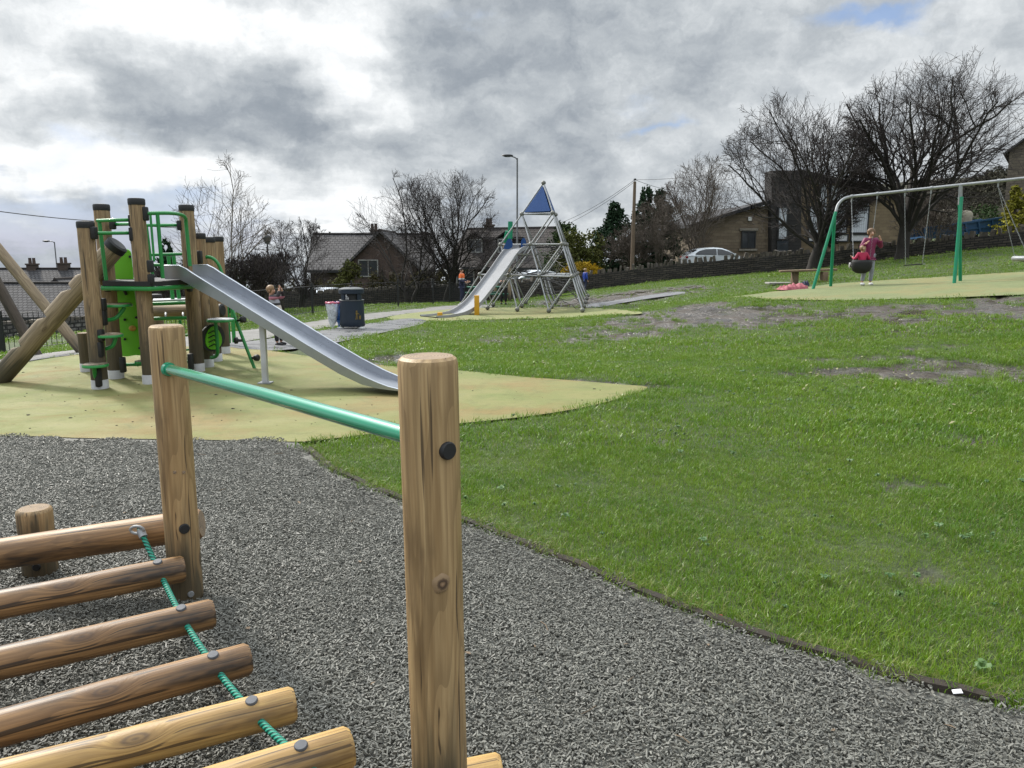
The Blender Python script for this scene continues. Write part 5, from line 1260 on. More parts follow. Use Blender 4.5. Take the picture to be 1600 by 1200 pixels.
# ================================================================ leafy plants
def leafy(name, label, cat, base, blobs, n, size, mat, seed, trunk=None, group=None, flat=.5):
    """crown of small leaf faces gathered in clumps; blobs: (dx,dy,dz,rx,ry,rz)"""
    rt = thing(name, label, cat, base, group); rs_ = np.random.RandomState(seed); b0 = np.array(base)
    V = []; per = n//len(blobs)
    C = []
    for (bx, by, bz, rx, ry, rz) in blobs:
        nc = max(6, per//26); u_ = rs_.normal(size=(nc, 3)); u_ /= np.linalg.norm(u_, axis=1)[:, None]; rr_ = rs_.uniform(.45, 1.02, (nc, 1))**.6
        cc_ = u_*rr_*np.array([rx, ry, rz])+np.array([bx, by, bz]); k_ = rs_.randint(0, nc, per)
        C.append(cc_[k_]+rs_.normal(size=(per, 3))*np.array([rx, ry, rz])*.13)
    C = np.concatenate(C)+b0; C[:, 2] = np.maximum(C[:, 2], b0[2]+.02)
    m_ = len(C); a_ = rs_.normal(size=(m_, 3)); a_ /= np.linalg.norm(a_, axis=1)[:, None]; b_ = np.cross(a_, rs_.normal(size=(m_, 3))); b_ /= np.linalg.norm(b_, axis=1)[:, None]
    s_ = size*rs_.uniform(.5, 1.3, (m_, 1)); 
    V = np.stack([C-a_*s_, C+b_*s_*flat, C+a_*s_, C-b_*s_*flat], 1).reshape(-1, 3)
    mb = MB(); mb.v = [Vector(v) for v in V.tolist()]; mb.g = V.tolist(); mb.f = [(i*4, i*4+1, i*4+2, i*4+3) for i in range(m_)]; mb.mi = [0]*m_
    mb.build('crown', M[mat], rt, smooth=0)
    if trunk:
        mb = MB(); p = Vector(base); mb.tube([p-Vector((0, 0, .2)), p+Vector((0, 0, trunk[1]*.5)), p+Vector((0, 0, trunk[1]))], [trunk[0]*1.2, trunk[0], trunk[0]*.4], 8, caps=False)
        for k in range(7): a0 = k*2.4; z = trunk[1]*(.3+.09*k); mb.tube([p+Vector((0, 0, z)), p+Vector((math.cos(a0)*.5, math.sin(a0)*.5, z+.25))], [trunk[0]*.4, .012], 5, caps=False)
        mb.build('trunk', M['bark_brown'], rt)
    return rt
def cone_blobs(h, w_, k=6, top=.12): return [(random.uniform(-.12, .12)*w_, random.uniform(-.1, .1)*w_, h*(.12+.86*i/(k-1))*.93, w_*(1-.85*i/(k-1))+top, w_*(1-.85*i/(k-1))+top, h/k*.85) for i in range(k)]
def tuf(px, yb, Y, yt): b_ = gbase(px, yb, Y); return b_, P(px, yt, Y).z-b_.z
b_, h = tuf(905, 430, 47, 352); leafy('evergreen_tree', 'rounded olive evergreen tree behind the yellow flowering bush', 'tree', b_, [(-.1, 0, h*.35, 1.5, 1.3, h*.33), (.5, .2, h*.62, 1.0, 1., h*.3), (-.5, 0, h*.6, .9, .9, h*.28)], 5200, .10, 'leaf_olive', 1, (.12, h*.7))
b_, h = tuf(878, 432, 49, 345); leafy('evergreen_tree', 'dark evergreen tree close to the pale gable of the dormer house', 'tree', b_, [(0, 0, h*.4, 1.2, 1., h*.4), (.2, 0, h*.78, .7, .7, h*.22)], 3600, .10, 'leaf_dark', 2, (.12, h*.7))
b_, h = tuf(956, 428, 50, 322); leafy('conifer_tree', 'dark ragged conifer left of the telegraph pole', 'tree', b_, cone_blobs(h, 2.2), 8000, .12, 'leaf_conifer', 3, (.14, h*.8))
b_, h = tuf(1004, 428, 51, 300); leafy('conifer_tree', 'tall dark conifer just right of the telegraph pole', 'tree', b_, cone_blobs(h, 1.75), 6500, .12, 'leaf_conifer', 4, (.14, h*.8))
b_, h = tuf(1032, 426, 51.5, 302); leafy('conifer_tree', 'narrow dark conifer behind the brown shrubs', 'tree', b_, cone_blobs(h, 1.6), 6000, .12, 'leaf_conifer', 5, (.14, h*.8))
b_, h = tuf(1580, 385, 37.5, 291); leafy('conifer_tree', 'golden green conifer beside the blue trailer', 'tree', b_, cone_blobs(h, 1.05, 8, .06), 4200, .08, 'leaf_gold', 6, (.07, h*.95))
b_, h = tuf(1530, 378, 43, 322); leafy('evergreen_shrub', 'dark green evergreen shrub behind the blue trailer', 'shrub', b_, [(0, 0, h*.5, 1.5, 1.2, h*.5), (-1.1, 0, h*.35, 1., 1., h*.4)], 3000, .09, 'leaf_dark', 7)
b_, h = tuf(910, 448, 43.6, 407); leafy('flowering_bush', 'bright yellow flowering bush over the stone wall behind the child in blue', 'bush', b_, [(0, 0, h*.72, .95, .6, h*.26), (-.6, 0, h*.6, .6, .5, h*.25), (.6, 0, h*.62, .5, .5, h*.24)], 2600, .06, 'flower_yellow', 8)
b_, h = tuf(518, 440, 62, 370); leafy('conifer_tree', 'dark conifer poking up behind the grey tiled bungalow', 'tree', b_, cone_blobs(h, 1.9), 3000, .16, 'leaf_conifer', 9, (.15, h*.8))
b_, h = tuf(268, 520, 40, 381); leafy('conifer_tree', 'dark conifer tip seen between the tower posts', 'tree', b_, cone_blobs(h, 1.1), 3000, .12, 'leaf_conifer', 10, (.12, h*.8))
b_, h = tuf(548, 480, 46, 407); leafy('evergreen_shrub', 'olive shrub at the corner of the bungalow beside the sign', 'shrub', b_, [(0, 0, h*.45, .8, .7, h*.45), (.1, 0, h*.8, .5, .5, h*.22)], 2200, .09, 'leaf_olive', 11)
def hedge(label, line, ht, mat, seed, w_=.9, n=5200, size=.07):
    pts = [gbase(px, py, Y) for px, py, Y in line]; bl = []; b0 = pts[0]
    for a_, c in zip(pts, pts[1:]):
        k = max(1, int((c-a_).length/.8))
        for i in range(k): p = a_+(c-a_)*(i/k)-b0; bl.append((p.x, p.y, p.z+ht*.5, .62, w_*.5, ht*.52))
    return leafy('hedge', label, 'hedge', b0, bl, n, size, mat, seed)
hedge('clipped brown green hedge in front of the bungalow behind the white car', [(415, 480, 48), (480, 476, 48), (545, 472, 48)], 2.0, 'leaf_hedge', 20, n=9000, size=.085)
hedge('brown beech hedge behind the dark bare trees', [(590, 474, 46), (650, 472, 46), (715, 470, 46)], 2.0, 'leaf_hedge', 21, n=8000, size=.085)
hedge('dark overgrown hedge under the pale bare tree', [(300, 512, 36), (360, 506, 36), (430, 500, 36)], 2.3, 'leaf_dark', 22, n=8000, size=.08)

# ================================================================ houses
def gable_house(name, label, loc, yaw, L, Dp, wh, rh, wall, roof, wins=(), chims=(), gable=None, ov=.35, dormers=(), cat='house'):
    loc = Vector(loc); rt = thing(name, label, cat, loc); T = Matrix.Translation(loc) @ Matrix.Rotation(R(yaw), 4, 'Z')
    mb = MB(); mb.box((L, Dp, wh+1.5), T, c=(0, 0, wh/2-.75)); mb.build('wall', M[wall], rt, smooth=0)
    for sx in (-1, 1):
        mb = MB(); mb.prism([(sx*(L/2-.01), -Dp/2, wh), (sx*(L/2-.01), Dp/2, wh), (sx*(L/2-.01), 0, wh+rh-.06)], (-sx*.3, 0, 0), T=T); mb.build('gable', M[gable or wall], rt, smooth=0)
        if gable:
            mb = MB(); mb.box((.02, Dp-.02, wh), T, c=(sx*(L/2+.012), 0, wh/2)); mb.build('gable_wall', M[gable], rt, smooth=0)
    sl_ = math.hypot(Dp/2, rh); an = math.atan2(rh, Dp/2); mb = MB(); ext = ov/math.cos(an)
    for sy in (-1, 1):
        Tl = T @ Matrix.Translation((0, sy*Dp/2, wh)) @ Matrix.Rotation(0 if sy < 0 else math.pi, 4, 'Z') @ Matrix.Rotation(an, 4, 'X')
        mb.box((L+2*ov, sl_+ext, .14), Tl, c=(0, (sl_-ext)/2, .07))
    rf = mb.build('roof', M[roof], rt, smooth=0)
    mb = MB(); mb.tube([T @ Vector((-L/2-ov, 0, wh+rh+.13)), T @ Vector((L/2+ov, 0, wh+rh+.13))], [.12, .12], 8); mb.build('ridge', M['tile_dark'], rf)
    mb = MB(); mb.box((L+2*ov, .1, .16), T, c=(0, -Dp/2-ov-.04, wh-ov*math.tan(an)+.02)); mb.build('gutter', M['frame_dark'], rt)
    for (cx, cy, ch, cw) in chims:
        zr = wh+rh-abs(cy)*rh/(Dp/2); mb = MB(); mb.box((cw, cw*.8, ch+.6), T, c=(cx, cy, zr+ch/2-.3)); mb.box((cw+.12, cw*.8+.12, .12), T, c=(cx, cy, zr+ch+.06)); c_ = mb.build('chimney', M['brick_dark'], rf, smooth=0)
        for q_ in (-.22, .22):
            mb = MB(); mb.lathe([(.13, 0), (.11, .42), (.14, .45)], n=10, T=T @ Matrix.Translation((cx+q_*cw, cy, zr+ch+.12))); mb.build('chimney_pot', M['brick_red'], c_)
    for (face, a_, z, ww, hh_, fm) in wins:
        if face == 'f': Tw = T @ Matrix.Translation((a_, -Dp/2, z))
        elif face == 'r': Tw = T @ Matrix.Translation((L/2+.03, a_, z)) @ Matrix.Rotation(math.pi/2, 4, 'Z')
        else: Tw = T @ Matrix.Translation((-L/2-.03, a_, z)) @ Matrix.Rotation(-math.pi/2, 4, 'Z')
        window(rt, Tw, ww, hh_, fm)
    for (dxp, z0, dw, dh) in dormers:
        yy = -Dp/2+(z0-wh)/rh*Dp/2; mb = MB(); mb.box((dw, 2.4, dh), T, c=(dxp, yy+1.2, z0+dh/2)); dm = mb.build('dormer', M['dark_cladding'], rf, smooth=0)
        for k in (-1, 1): 
            mb = MB(); Tl = T @ Matrix.Translation((dxp, yy-.15, z0+dh+dw*.2)) @ Matrix.Rotation(k*R(32), 4, 'Y'); mb.box((dw*.68, 2.7, .1), Tl, c=(k*dw*.30, 1.35, 0)); mb.build('dormer_roof', M[roof], dm, smooth=0)
        window(rt, T @ Matrix.Translation((dxp, yy, z0+dh*.5)), dw*.72, dh*.72, 'frame_white')
    return rt, T
def window(rt, Tw, ww, hh_, fm='frame_white', bars_=1, pane='glass'):
    mb = MB(); f = .075
    for (c, s_) in (((-ww/2, -.02, 0), (f, .1, hh_+f)), ((ww/2, -.02, 0), (f, .1, hh_+f)), ((0, -.02, hh_/2), (ww-f, .1, f)), ((0, -.02, -hh_/2), (ww-f, .1, f))): mb.box(s_, Tw, c=c)
    for k in range(bars_): mb.box((f*.8, .08, hh_-f), Tw, c=((k+1)/(bars_+1)*ww-ww/2, -.02, 0))
    o = mb.build('window', M[fm], rt, smooth=0); mb = MB(); mb.box((ww-f, .03, hh_-f), Tw, c=(0, -.01, 0)); mb.build('pane', M[pane], o, smooth=0); return o
def hl(px, py, Y): p = P(px, py, Y); return p
# terrace on the left, its roofs below eye level
p = hl(62, 470, 60); zt = hl(62, 428, 62.5).z
gable_house('terrace_house', 'long low terrace with slate roof and three chimneys beyond the left railings', (p.x-1, 63.5, p.z-3.2), 3, 13.5, 8, 3.2, zt-p.z+.25, 'brick_dark', 'slate', [('f', -4.5, 1.9, 1., 1.2, 'frame_white'), ('f', -1, 1.9, 1., 1.2, 'frame_white'), ('f', 3.5, 1.9, 1., 1.2, 'frame_white')], [(-1.4, 0, .45, .7), (1.1, 0, .5, .75), (4.3, 0, .6, .75)])
p = hl(10, 480, 50); gable_house('outbuilding', 'low slate roofed outbuilding in front of the terrace on the left', (p.x, 51.5, p.z-2.4), -2, 15, 5.5, 2.0, 1.75, 'dark_cladding', 'slate', [], [])
p = hl(100, 455, 56); gable_house('stone_cottage', 'small cottage gable with pale roof edges in front of the terrace chimneys', (p.x, 58, p.z-3.0), 88, 5, 4.2, 2.6, 1.15, 'gable_stone', 'slate', [], [])
# bungalow with grey tiles
p = hl(556, 420, 55); zt = hl(556, 369, 59).z
gable_house('bungalow', 'grey tiled bungalow with a brick chimney behind the hedge', (p.x+.6, 59.3, p.z-2.9), 6, 8.4, 8.4, 2.9, zt-p.z, 'brick_dark', 'tile_grey', [('f', -2.2, 1.6, 1.6, .9, 'frame_white'), ('f', 1.6, 1.6, 1.3, 1.0, 'frame_white')], [(.0, .3, .55, .6)])
p = hl(596, 440, 53); gable_house('brick_house', 'red brick house with a front gable behind the sign and the spreading bare tree', (p.x, 56.2, p.z-2.2), 90, 6, 4.8, 3.2, 2.3, 'brick_red', 'tile_grey', [('l', .9, 3.1, 1.3, 1.1, 'frame_white'), ('l', -1.0, 1.4, 1.3, 1.1, 'frame_white')], [])
# dormer house with pale gable
p = hl(800, 414, 54); zt = hl(800, 362, 57).z
gable_house('dormer_house', 'dark tiled house with a dormer window and a pale stone gable behind the pyramid climber', (p.x+.15, 57.3, p.z-2.5), -27, 7.2, 6.6, 2.5, zt-p.z+.1, 'brick_dark', 'tile_dark', [('f', -2.2, 1.5, 1.4, 1.3, 'frame_white'), ('f', .2, 1.3, .9, 1.7, 'frame_white'), ('f', 2.1, 1.5, 1.3, 1.2, 'frame_white'), ('r', .0, 3.6, .8, .8, 'frame_dark')], [(-2.2, .2, .5, .6)], gable='gable_stone', dormers=[(-1.9, 3.2, 1.5, 1.25), (.5, 3.2, 1.5, 1.25)])
# house at the right edge
p = hl(1578, 236, 62); gz = tz(p.x, 62)
gable_house('stone_house', 'tall grey stone house with a gable and chimney at the right edge', (p.x+6.25, 63.8, gz), 55, 10, 8.2, p.z-gz, 3.4, 'end_house_stone', 'slate', [('l', 2.0, p.z-gz-2.2, 1.0, 1.4, 'frame_white')], [(-4.4, .9, 1.0, 1.0)])
# stone hall
YH = 52.
hall = thing('stone_hall', 'modern tan stone hall with dark stair tower, slanted roof and tall blinds in its windows', 'hall', (P(1230, 400, YH).x, YH, tz(P(1230, 400, YH).x, YH)))
def hp(px, py, d=0): q_ = P(px, py, YH); return Vector((q_.x, q_.y-d, q_.z))
def facade(lst, mat, depth, name, d=0, parent=hall):
    pts = [hp(x_, y_, d) for x_, y_ in lst]; mb = MB(); mb.prism(pts, (0, depth, 0)); return mb.build(name, M[mat], parent, smooth=0)
facade([(1086, 415), (1202, 415), (1202, 320), (1170, 328), (1086, 354)], 'hall_stone', 11, 'wing_wall')
facade([(1200, 415), (1246, 415), (1246, 268), (1200, 268)], 'dark_cladding', 1.4, 'stair_tower', .7)
facade([(1246.2, 415), (1424, 415), (1424, 309), (1376, 304), (1340, 294), (1246.2, 274)], 'hall_ochre', 1.4, 'hall_wall')
def roofslab(a_, b_, depth, rise, th, name, mat='slate', ovf=.5):
    p0, p1 = hp(*a_, ovf), hp(*b_, ovf); vs = [p0, p1, p1+Vector((0, depth, rise)), p0+Vector((0, depth, rise))]; up = Vector((0, 0, th)); L = (p1-p0).length
    mb = MB(); g0 = [(0, 0, 0), (L, 0, 0), (L, depth, 0), (0, depth, 0)]; mb.add(vs+[v_+up for v_ in vs], [(3, 2, 1, 0), (4, 5, 6, 7), (0, 1, 5, 4), (1, 2, 6, 5), (2, 3, 7, 6), (3, 0, 4, 7)], g0+g0); return mb.build(name, M[mat], hall, smooth=0)
roofslab((1074, 357), (1171, 327), 11.5, .3, .22, 'wing_roof'); roofslab((1169, 327.5), (1200, 319), 11.5, .0, .25, 'wing_roof')
roofslab((1246.5, 273.5), (1377, 303.5), 2.2, .05, .32, 'hall_roof', 'tile_dark'); roofslab((1377, 303.5), (1427, 308.5), 2.2, .05, .3, 'hall_roof', 'tile_dark')
p0, p1 = hp(1060, 360), hp(1150, 332); mb = MB(); mb.prism([hp(1052, 372)+Vector((0, 6, 0)), hp(1086, 356)+Vector((0, 6, 0)), hp(1128, 333)+Vector((0, 9, 0)), hp(1090, 345)+Vector((0, 9, 0))], (0, .3, .0)); mb.build('rear_roof', M['slate'], hall, smooth=0)
def glass(x0, x1, y0, y1, fm, pane, bars_=0, d=.05, nm='window'):
    a_, c = hp(x0, y1, d), hp(x1, y0, d); Tw = Matrix.Translation((a_+c)/2); return window(hall, Tw, c.x-a_.x, c.z-a_.z, fm, bars_, pane)
glass(1158, 1180, 362, 387, 'frame_dark', 'glass', 1)
mb = MB(); a_, c = hp(1156, 389, .06), hp(1182, 360, .06); mb.box((c.x-a_.x+.16, .10, .16), Matrix.Translation(((a_.x+c.x)/2, a_.y, c.z+.06))); mb.box((c.x-a_.x+.16, .12, .14), Matrix.Translation(((a_.x+c.x)/2, a_.y, a_.z-.06))); mb.build('window_surround', M['gable_stone'], hall, smooth=0)
glass(1209, 1224, 325, 352, 'frame_dark', 'blind', 0, .78); glass(1209, 1224, 353, 374, 'frame_dark', 'blind', 0, .78)
facade([(1208, 415), (1225, 415), (1225, 376), (1208, 376)], 'glass', .1, 'door', .8)
for (x0, x1) in ((1262, 1291), (1295, 1324), (1328, 1357)):
    glass(x0, x1, 323, 364, 'frame_dark', 'blind', 0, .08); glass(x0, x1, 366.5, 377, 'frame_dark', 'sleeve', 0, .08)
facade([(1279, 321), (1291, 321), (1291, 288), (1279, 286)], 'blind', .06, 'clerestory', .06); facade([(1295, 321), (1324, 321), (1324, 297), (1295, 289)], 'blind', .06, 'clerestory', .06); facade([(1328, 321), (1357, 321), (1357, 303), (1328, 298)], 'blind', .06, 'clerestory', .06)
mb = MB(); mb.box((.22, .12, .25), Matrix.Translation(hp(1171, 342, .08))); mb.build('alarm_box', M['white'], hall)

# ================================================================ wooded hill
tp_ = [(1405, 335), (1440, 318), (1470, 300), (1500, 287), (1530, 274), (1560, 264), (1600, 255), (1700, 245)]
rg = [P(x_, y_, 120) for x_, y_ in tp_]; mb = MB(); vs = []
for p in rg: vs += [(p.x*.5, 58, P(800, 392, 58).z-1.2), (p.x, 120, p.z-2.0), (p.x, 170, p.z+1), (p.x, 210, -12)]
fs = [(i*4+j, (i+1)*4+j, (i+1)*4+j+1, i*4+j+1) for i in range(len(rg)-1) for j in range(3)]
mb.add(vs, fs); hb = mb.build('hill', M['leaf_wood'], smooth=60); tag(hb, 'steep hillside at the right under dark woodland', 'hill', kind='structure')
rs_ = np.random.RandomState(8); n_ = 26000; rx_ = rs_.uniform(rg[0].x, rg[-1].x, n_); f = rs_.rand(n_)**.8; zt_ = np.interp(rx_, [p.x for p in rg], [p.z for p in rg])
bump_ = fbm(rx_*.35+50, f*9+20)*3.2-2.2; z0_ = P(800, 392, 58).z; C = np.stack([rx_*(.5+.5*f), 58+f*64, z0_+(zt_-z0_-1.)*f+bump_*(.25+.75*f)+rs_.rand(n_)*(1.0+.8*f)], -1)
C = C[~((C[:, 1] < 84) & (C[:, 0] > 38))]; n_ = len(C)
a_ = rs_.normal(size=(n_, 3)); a_ /= np.linalg.norm(a_, axis=1)[:, None]; b_ = np.cross(a_, rs_.normal(size=(n_, 3))); b_ /= np.linalg.norm(b_, axis=1)[:, None]; s_ = rs_.uniform(.12, .34, (n_, 1))*(.45+.55*(C[:, 1:2]-58)/64)
V = np.stack([C-a_*s_, C+b_*s_*.6, C+a_*s_, C-b_*s_*.6], 1).reshape(-1, 3); mb = MB(); mb.v = [Vector(v_) for v_ in V.tolist()]; mb.g = V.tolist(); mb.f = [(i*4, i*4+1, i*4+2, i*4+3) for i in range(n_)]; mb.mi = [0]*n_
tag(mb.build('woodland', M['leaf_wood'], smooth=0), 'dark far woodland covering the hillside at the right', 'woodland', kind='stuff')

# ================================================================ lamps, poles, wires
def lamp_post(px, yb, ytop, Y, arm_px, arm_py, label, r=.06, mat='lamp_grey'):
    b_ = gbase(px, yb, Y); t_ = P(px, ytop, Y); t_ = Vector((b_.x, b_.y, t_.z)); rt = thing('street_lamp', label, 'street lamp', b_)
    mb = MB(); mb.tube([b_, b_+Vector((0, 0, 1.2)), b_+Vector((0, 0, 1.25)), t_], [r*1.5, r*1.5, r, r*.75], 10); mb.build('pole', M[mat], rt)
    e = P(arm_px, arm_py, Y); e.y = b_.y; pts = curve([t_-Vector((0, 0, .12)), t_+Vector(((e.x-t_.x)*.25, 0, .02)), e], 5); mb = MB(); mb.tube(pts, [r*.6]*len(pts), 8); mb.build('arm', M[mat], rt)
    sg = 1 if e.x > t_.x else -1; mb = MB(); mb.ball(e+Vector((sg*.15, 0, .02)), 1, 12, (.34, .14, .075)); lh = mb.build('lamp_head', M['frame_dark'], rt); mb = MB(); mb.ball(e+Vector((sg*.15, 0, -.02)), 1, 10, (.24, .10, .06)); mb.build('lens', M['glass'], lh)
    return rt
lamp_post(808, 442, 247, 46, 797, 243.5, 'tall grey street lamp rising behind the pyramid climber')
lamp_post(94, 470, 378, 66, 75, 377, 'distant grey street lamp over the terrace roofs at the left', .06)
b_ = gbase(424, 500, 32); t_ = Vector((b_.x, b_.y, P(420, 381, 32).z)); rt = thing('street_lamp', 'thin black lamp post with an old style square lantern behind the steel tower slide', 'street lamp', b_)
mb = MB(); mb.tube([b_, b_+Vector((0, 0, .9)), b_+Vector((0, 0, .95)), t_], [.06, .06, .035, .03], 10); mb.build('pole', M['iron'], rt)
mb = MB(); Tl = Matrix.Translation(t_) @ Matrix.Rotation(R(30), 4, 'Z'); mb.add([(x_*.075, y_*.075, 0) for x_, y_ in ((-1, -1), (1, -1), (1, 1), (-1, 1))]+[(x_*.15, y_*.15, .26) for x_, y_ in ((-1, -1), (1, -1), (1, 1), (-1, 1))], [(3, 2, 1, 0), (0, 1, 5, 4), (1, 2, 6, 5), (2, 3, 7, 6), (3, 0, 4, 7), (4, 5, 6, 7)], T=Tl); ln = mb.build('lantern', M['lamp_grey'], rt, smooth=0)
mb = MB(); mb.lathe([(.2, .262), (.12, .33), (.03, .36), (.02, .42)], n=4, T=Tl @ Matrix.Rotation(R(45), 4, 'Z')); mb.build('lantern_cap', M['iron'], ln, smooth=0)
b_ = gbase(987, 440, 44.5); t_ = Vector((b_.x+.03, b_.y, P(989, 275, 44.5).z)); rt = thing('telegraph_pole', 'brown wooden telegraph pole standing beside the conifers', 'telegraph pole', b_)
mb = MB(); mb.tube([b_-Vector((0, 0, .3))+(t_-b_)*(i/8) for i in range(9)], [.13-.006*i for i in range(9)], 12); mb.build('pole', M['pole_wood'], rt)
mb = MB(); mb.tube([t_-Vector((.0, .14, .25)), t_-Vector((0, -.14, .25))], [.02, .02], 8); mb.box((.1, .3, .06), Matrix.Translation(t_-Vector((0, 0, .18)))); mb.build('bracket', M['iron'], rt)
def wire(label, pts, sag, r=.012):
    pts = [Vector(p) for p in pts]; out = []
    for a_, c in zip(pts, pts[1:]):
        for i in range(12): f = i/12; out.append(a_+(c-a_)*f-Vector((0, 0, sag*4*f*(1-f))))
    out.append(pts[-1]); mb = MB(); mb.tube(out, [r]*len(out), 5); tag(mb.build('overhead_wire', M['iron']), label, 'wire')
tt = t_-Vector((0, 0, .2))
wire('overhead wire from the telegraph pole down to the dormer house', [tt, P(868, 351, 56)], .25); wire('lower overhead wire beside the first, from the telegraph pole towards the dormer house', [tt-Vector((0, 0, .1)), P(845, 366, 57)], .35)
wire('overhead wire from the telegraph pole right into the large bare trees', [tt, P(1200, 255, 36)], .2); wire('thin overhead wire from the telegraph pole to the slender brown tree', [tt, P(1075, 300, 52)], .15)
wire('dark overhead wire crossing the left sky to the timber tower', [P(-60, 322, 24), P(155, 346, 30), P(290, 356, 36)], .05, .016); wire('thin overhead wire from the black lantern post over the bungalow', [P(425, 373, 48), P(560, 364, 54), P(770, 347, 60)], .1)

# ================================================================ litter bin, bags, sign
b_ = G(551, 513); rt = thing('litter_bin', 'dark blue round litter bin with grey lid and gold emblem beside the path', 'litter bin', b_)
zt = P(548, 449, b_.y).z-b_.z; r = .325
mb = MB(); mb.lathe([(r*.96, .06), (r*1.02, .09), (r*.98, .2), (r*.95, zt*.62), (r*.95, zt*.69)], c=b_, n=32); bb = mb.build('bin_body', M['bin'], rt)
mb = MB(); mb.lathe([(r*.80, zt*.68), (r*.80, zt*.86)], c=b_, n=32); mb.build('bin_liner', M['black'], rt)
for k in range(4):
    a0 = R(45+90*k+8); mb = MB(); 
    pts = [b_+Vector((r*.93*math.cos(a0+d_), r*.93*math.sin(a0+d_), 0)) for d_ in (-.22, -.11, 0, .11, .22)]
    mb.prism([p+Vector((0, 0, zt*.69)) for p in pts]+[p*1+Vector((0, 0, zt*.69))-(p-b_)*.08 for p in pts[::-1]], (0, 0, zt*.165)); mb.build('bin_pillar', M['bin'], rt)
mb = MB(); mb.lathe([(r*.97, zt*.685), (r*.985, zt*.70), (r*.95, zt*.705)], c=b_, n=32); mb.build('aperture_band', M['lamp_grey'], rt)
mb = MB(); mb.lathe([(r*.96, zt*.85), (r*1.0, zt*.86), (r*1.0, zt*.945), (r*.93, zt*.955)], c=b_, n=32); mb.build('hood_ring', M['bin'], rt)
mb = MB(); mb.lathe([(r*.99, zt*.955), (r*.95, zt*.975), (r*.6, zt*1.0), (r*.1, zt*1.005)], c=b_, n=32); ld = mb.build('bin_lid', M['bin_lid'], rt); mb = MB(); mb.ball(b_+Vector((-.02, 0, zt*1.015)), .035, 8); mb.build('lid_knob', M['iron'], ld)
for (a0, nm) in ((R(-150), 'a'), (R(-35), 'b'), (R(60), 'c')):
    mb = MB(); mb.box((.16, .12, .05), Matrix.Translation(b_+Vector((r*.98*math.cos(a0), r*.98*math.sin(a0), .025))) @ Matrix.Rotation(a0, 4, 'Z'), bev=.012); mb.build('foot', M['white'], rt)
def emblem(a0, zc_, s_, mat, par):
    # figure dropping litter in a basket
    ct = b_+Vector((math.cos(a0)*r*.985, math.sin(a0)*r*.985, zc_)); T = Matrix.Translation(ct) @ Matrix.Rotation(a0+math.pi/2, 4, 'Z'); mb = MB()
    def q4(lst): mb.prism([(x_*s_, -.006, z_*s_) for x_, z_ in lst], (0, .012, 0), T=T)
    q4([(.1*math.cos(k/10*6.28)-.12, .1*math.sin(k/10*6.28)+.42) for k in range(10)]); q4([(-.24, .3), (-.02, .3), (-.06, -.02), (-.2, -.02)]); q4([(-.2, -.04), (-.13, -.04), (-.2, -.45), (-.28, -.45)]); q4([(-.12, -.04), (-.06, -.04), (.02, -.45), (-.06, -.45)]); q4([(-.04, .28), (.2, .1), (.17, .04), (-.05, .2)]); q4([(.12, -.05), (.38, -.05), (.33, -.45), (.17, -.45)])
    mb.build('emblem', M[mat], par, smooth=0)
emblem(R(-52), zt*.34, .24, 'gold', bb); emblem(R(-100), zt*.775, .13, 'sleeve', rt)
def bag(label, px0, px1, y0, y1, Y, mat, seed, topmat=None):
    a_, c = P(px0, y0, Y), P(px1, y0, Y); gz_ = tz((a_.x+c.x)/2, Y); w_ = (c.x-a_.x)/2; h = a_.z-gz_; ct = Vector(((a_.x+c.x)/2, Y, gz_)); rt = thing('litter_bag', label, 'bag', ct)
    vs = []; fs = []; n = 26; prof = [(.16, .0), (.34, .12), (.55, .3), (.75, .55), (.9, .8), (1.0, .93), (.95, 1.0)]
    for i, (f, z) in enumerate(prof):
        for j in range(n):
            a0 = 2*math.pi*j/n; q_ = f*(1+.16*mnoise.noise((math.cos(a0)*1.6, math.sin(a0)*1.6+seed, z*2.))+.07*math.sin(j*2.4+seed)*(z*.8+.2)); vs.append(ct+Vector((math.cos(a0)*w_*q_+(.0 if z > .5 else -.15*w_*(1-z)), math.sin(a0)*w_*.7*q_, h*z+.02*mnoise.noise((j*.7, seed, 1)))))
    for i in range(len(prof)-1):
        for j in range(n): fs.append((i*n+j, i*n+(j+1) % n, (i+1)*n+(j+1) % n, (i+1)*n+j))
    fs.append(tuple(range(n))[::-1]); mb = MB(); mb.add(vs, fs); mb.build('bag_film', M[mat], rt, smooth=50)
    if topmat:
        rg_ = vs[-n:]; mb = MB(); mb.tube(rg_, [.022+.012*math.sin(k*2.1) for k in range(n)], 6, closed=True); mb.build('bag_mouth', M[topmat], rt)
    mb = MB(); rr_ = random.Random(seed)
    for k in range(9): mb.ball(ct+Vector((rr_.uniform(-.45, .45)*w_, rr_.uniform(-.3, .3)*w_, h*(.25+.55*rr_.random()))), 1, 7, (.07, .05, .08))
    mb.build('litter', M['sleeve'] if topmat else M['blue_panel'], rt)
bag('clear plastic litter bag with a pink rim hanging left of the bin', 509, 530, 473, 509, b_.y-.05, 'bag_clear', 3, 'bag_pink'); bag('blue tinted litter bag between the clear bag and the dark blue bin', 523, 537, 471, 505, b_.y+.05, 'bag_blue', 8)
p1 = G(569, 477); rt = thing('sign_board', 'plain grey green back of a sign on two posts behind the litter bin', 'sign', p1); sc_ = p1.y/1200
zt = P(569, 421, p1.y).z; w_ = 24*sc_
for dx_ in (0, -w_):
    mb = MB(); mb.tube([Vector((p1.x+dx_, p1.y+.03, tz(p1.x+dx_, p1.y)-.1)), Vector((p1.x+dx_, p1.y+.03, zt))], [.036, .036], 10); mb.build('sign_post', M['galv'], rt)
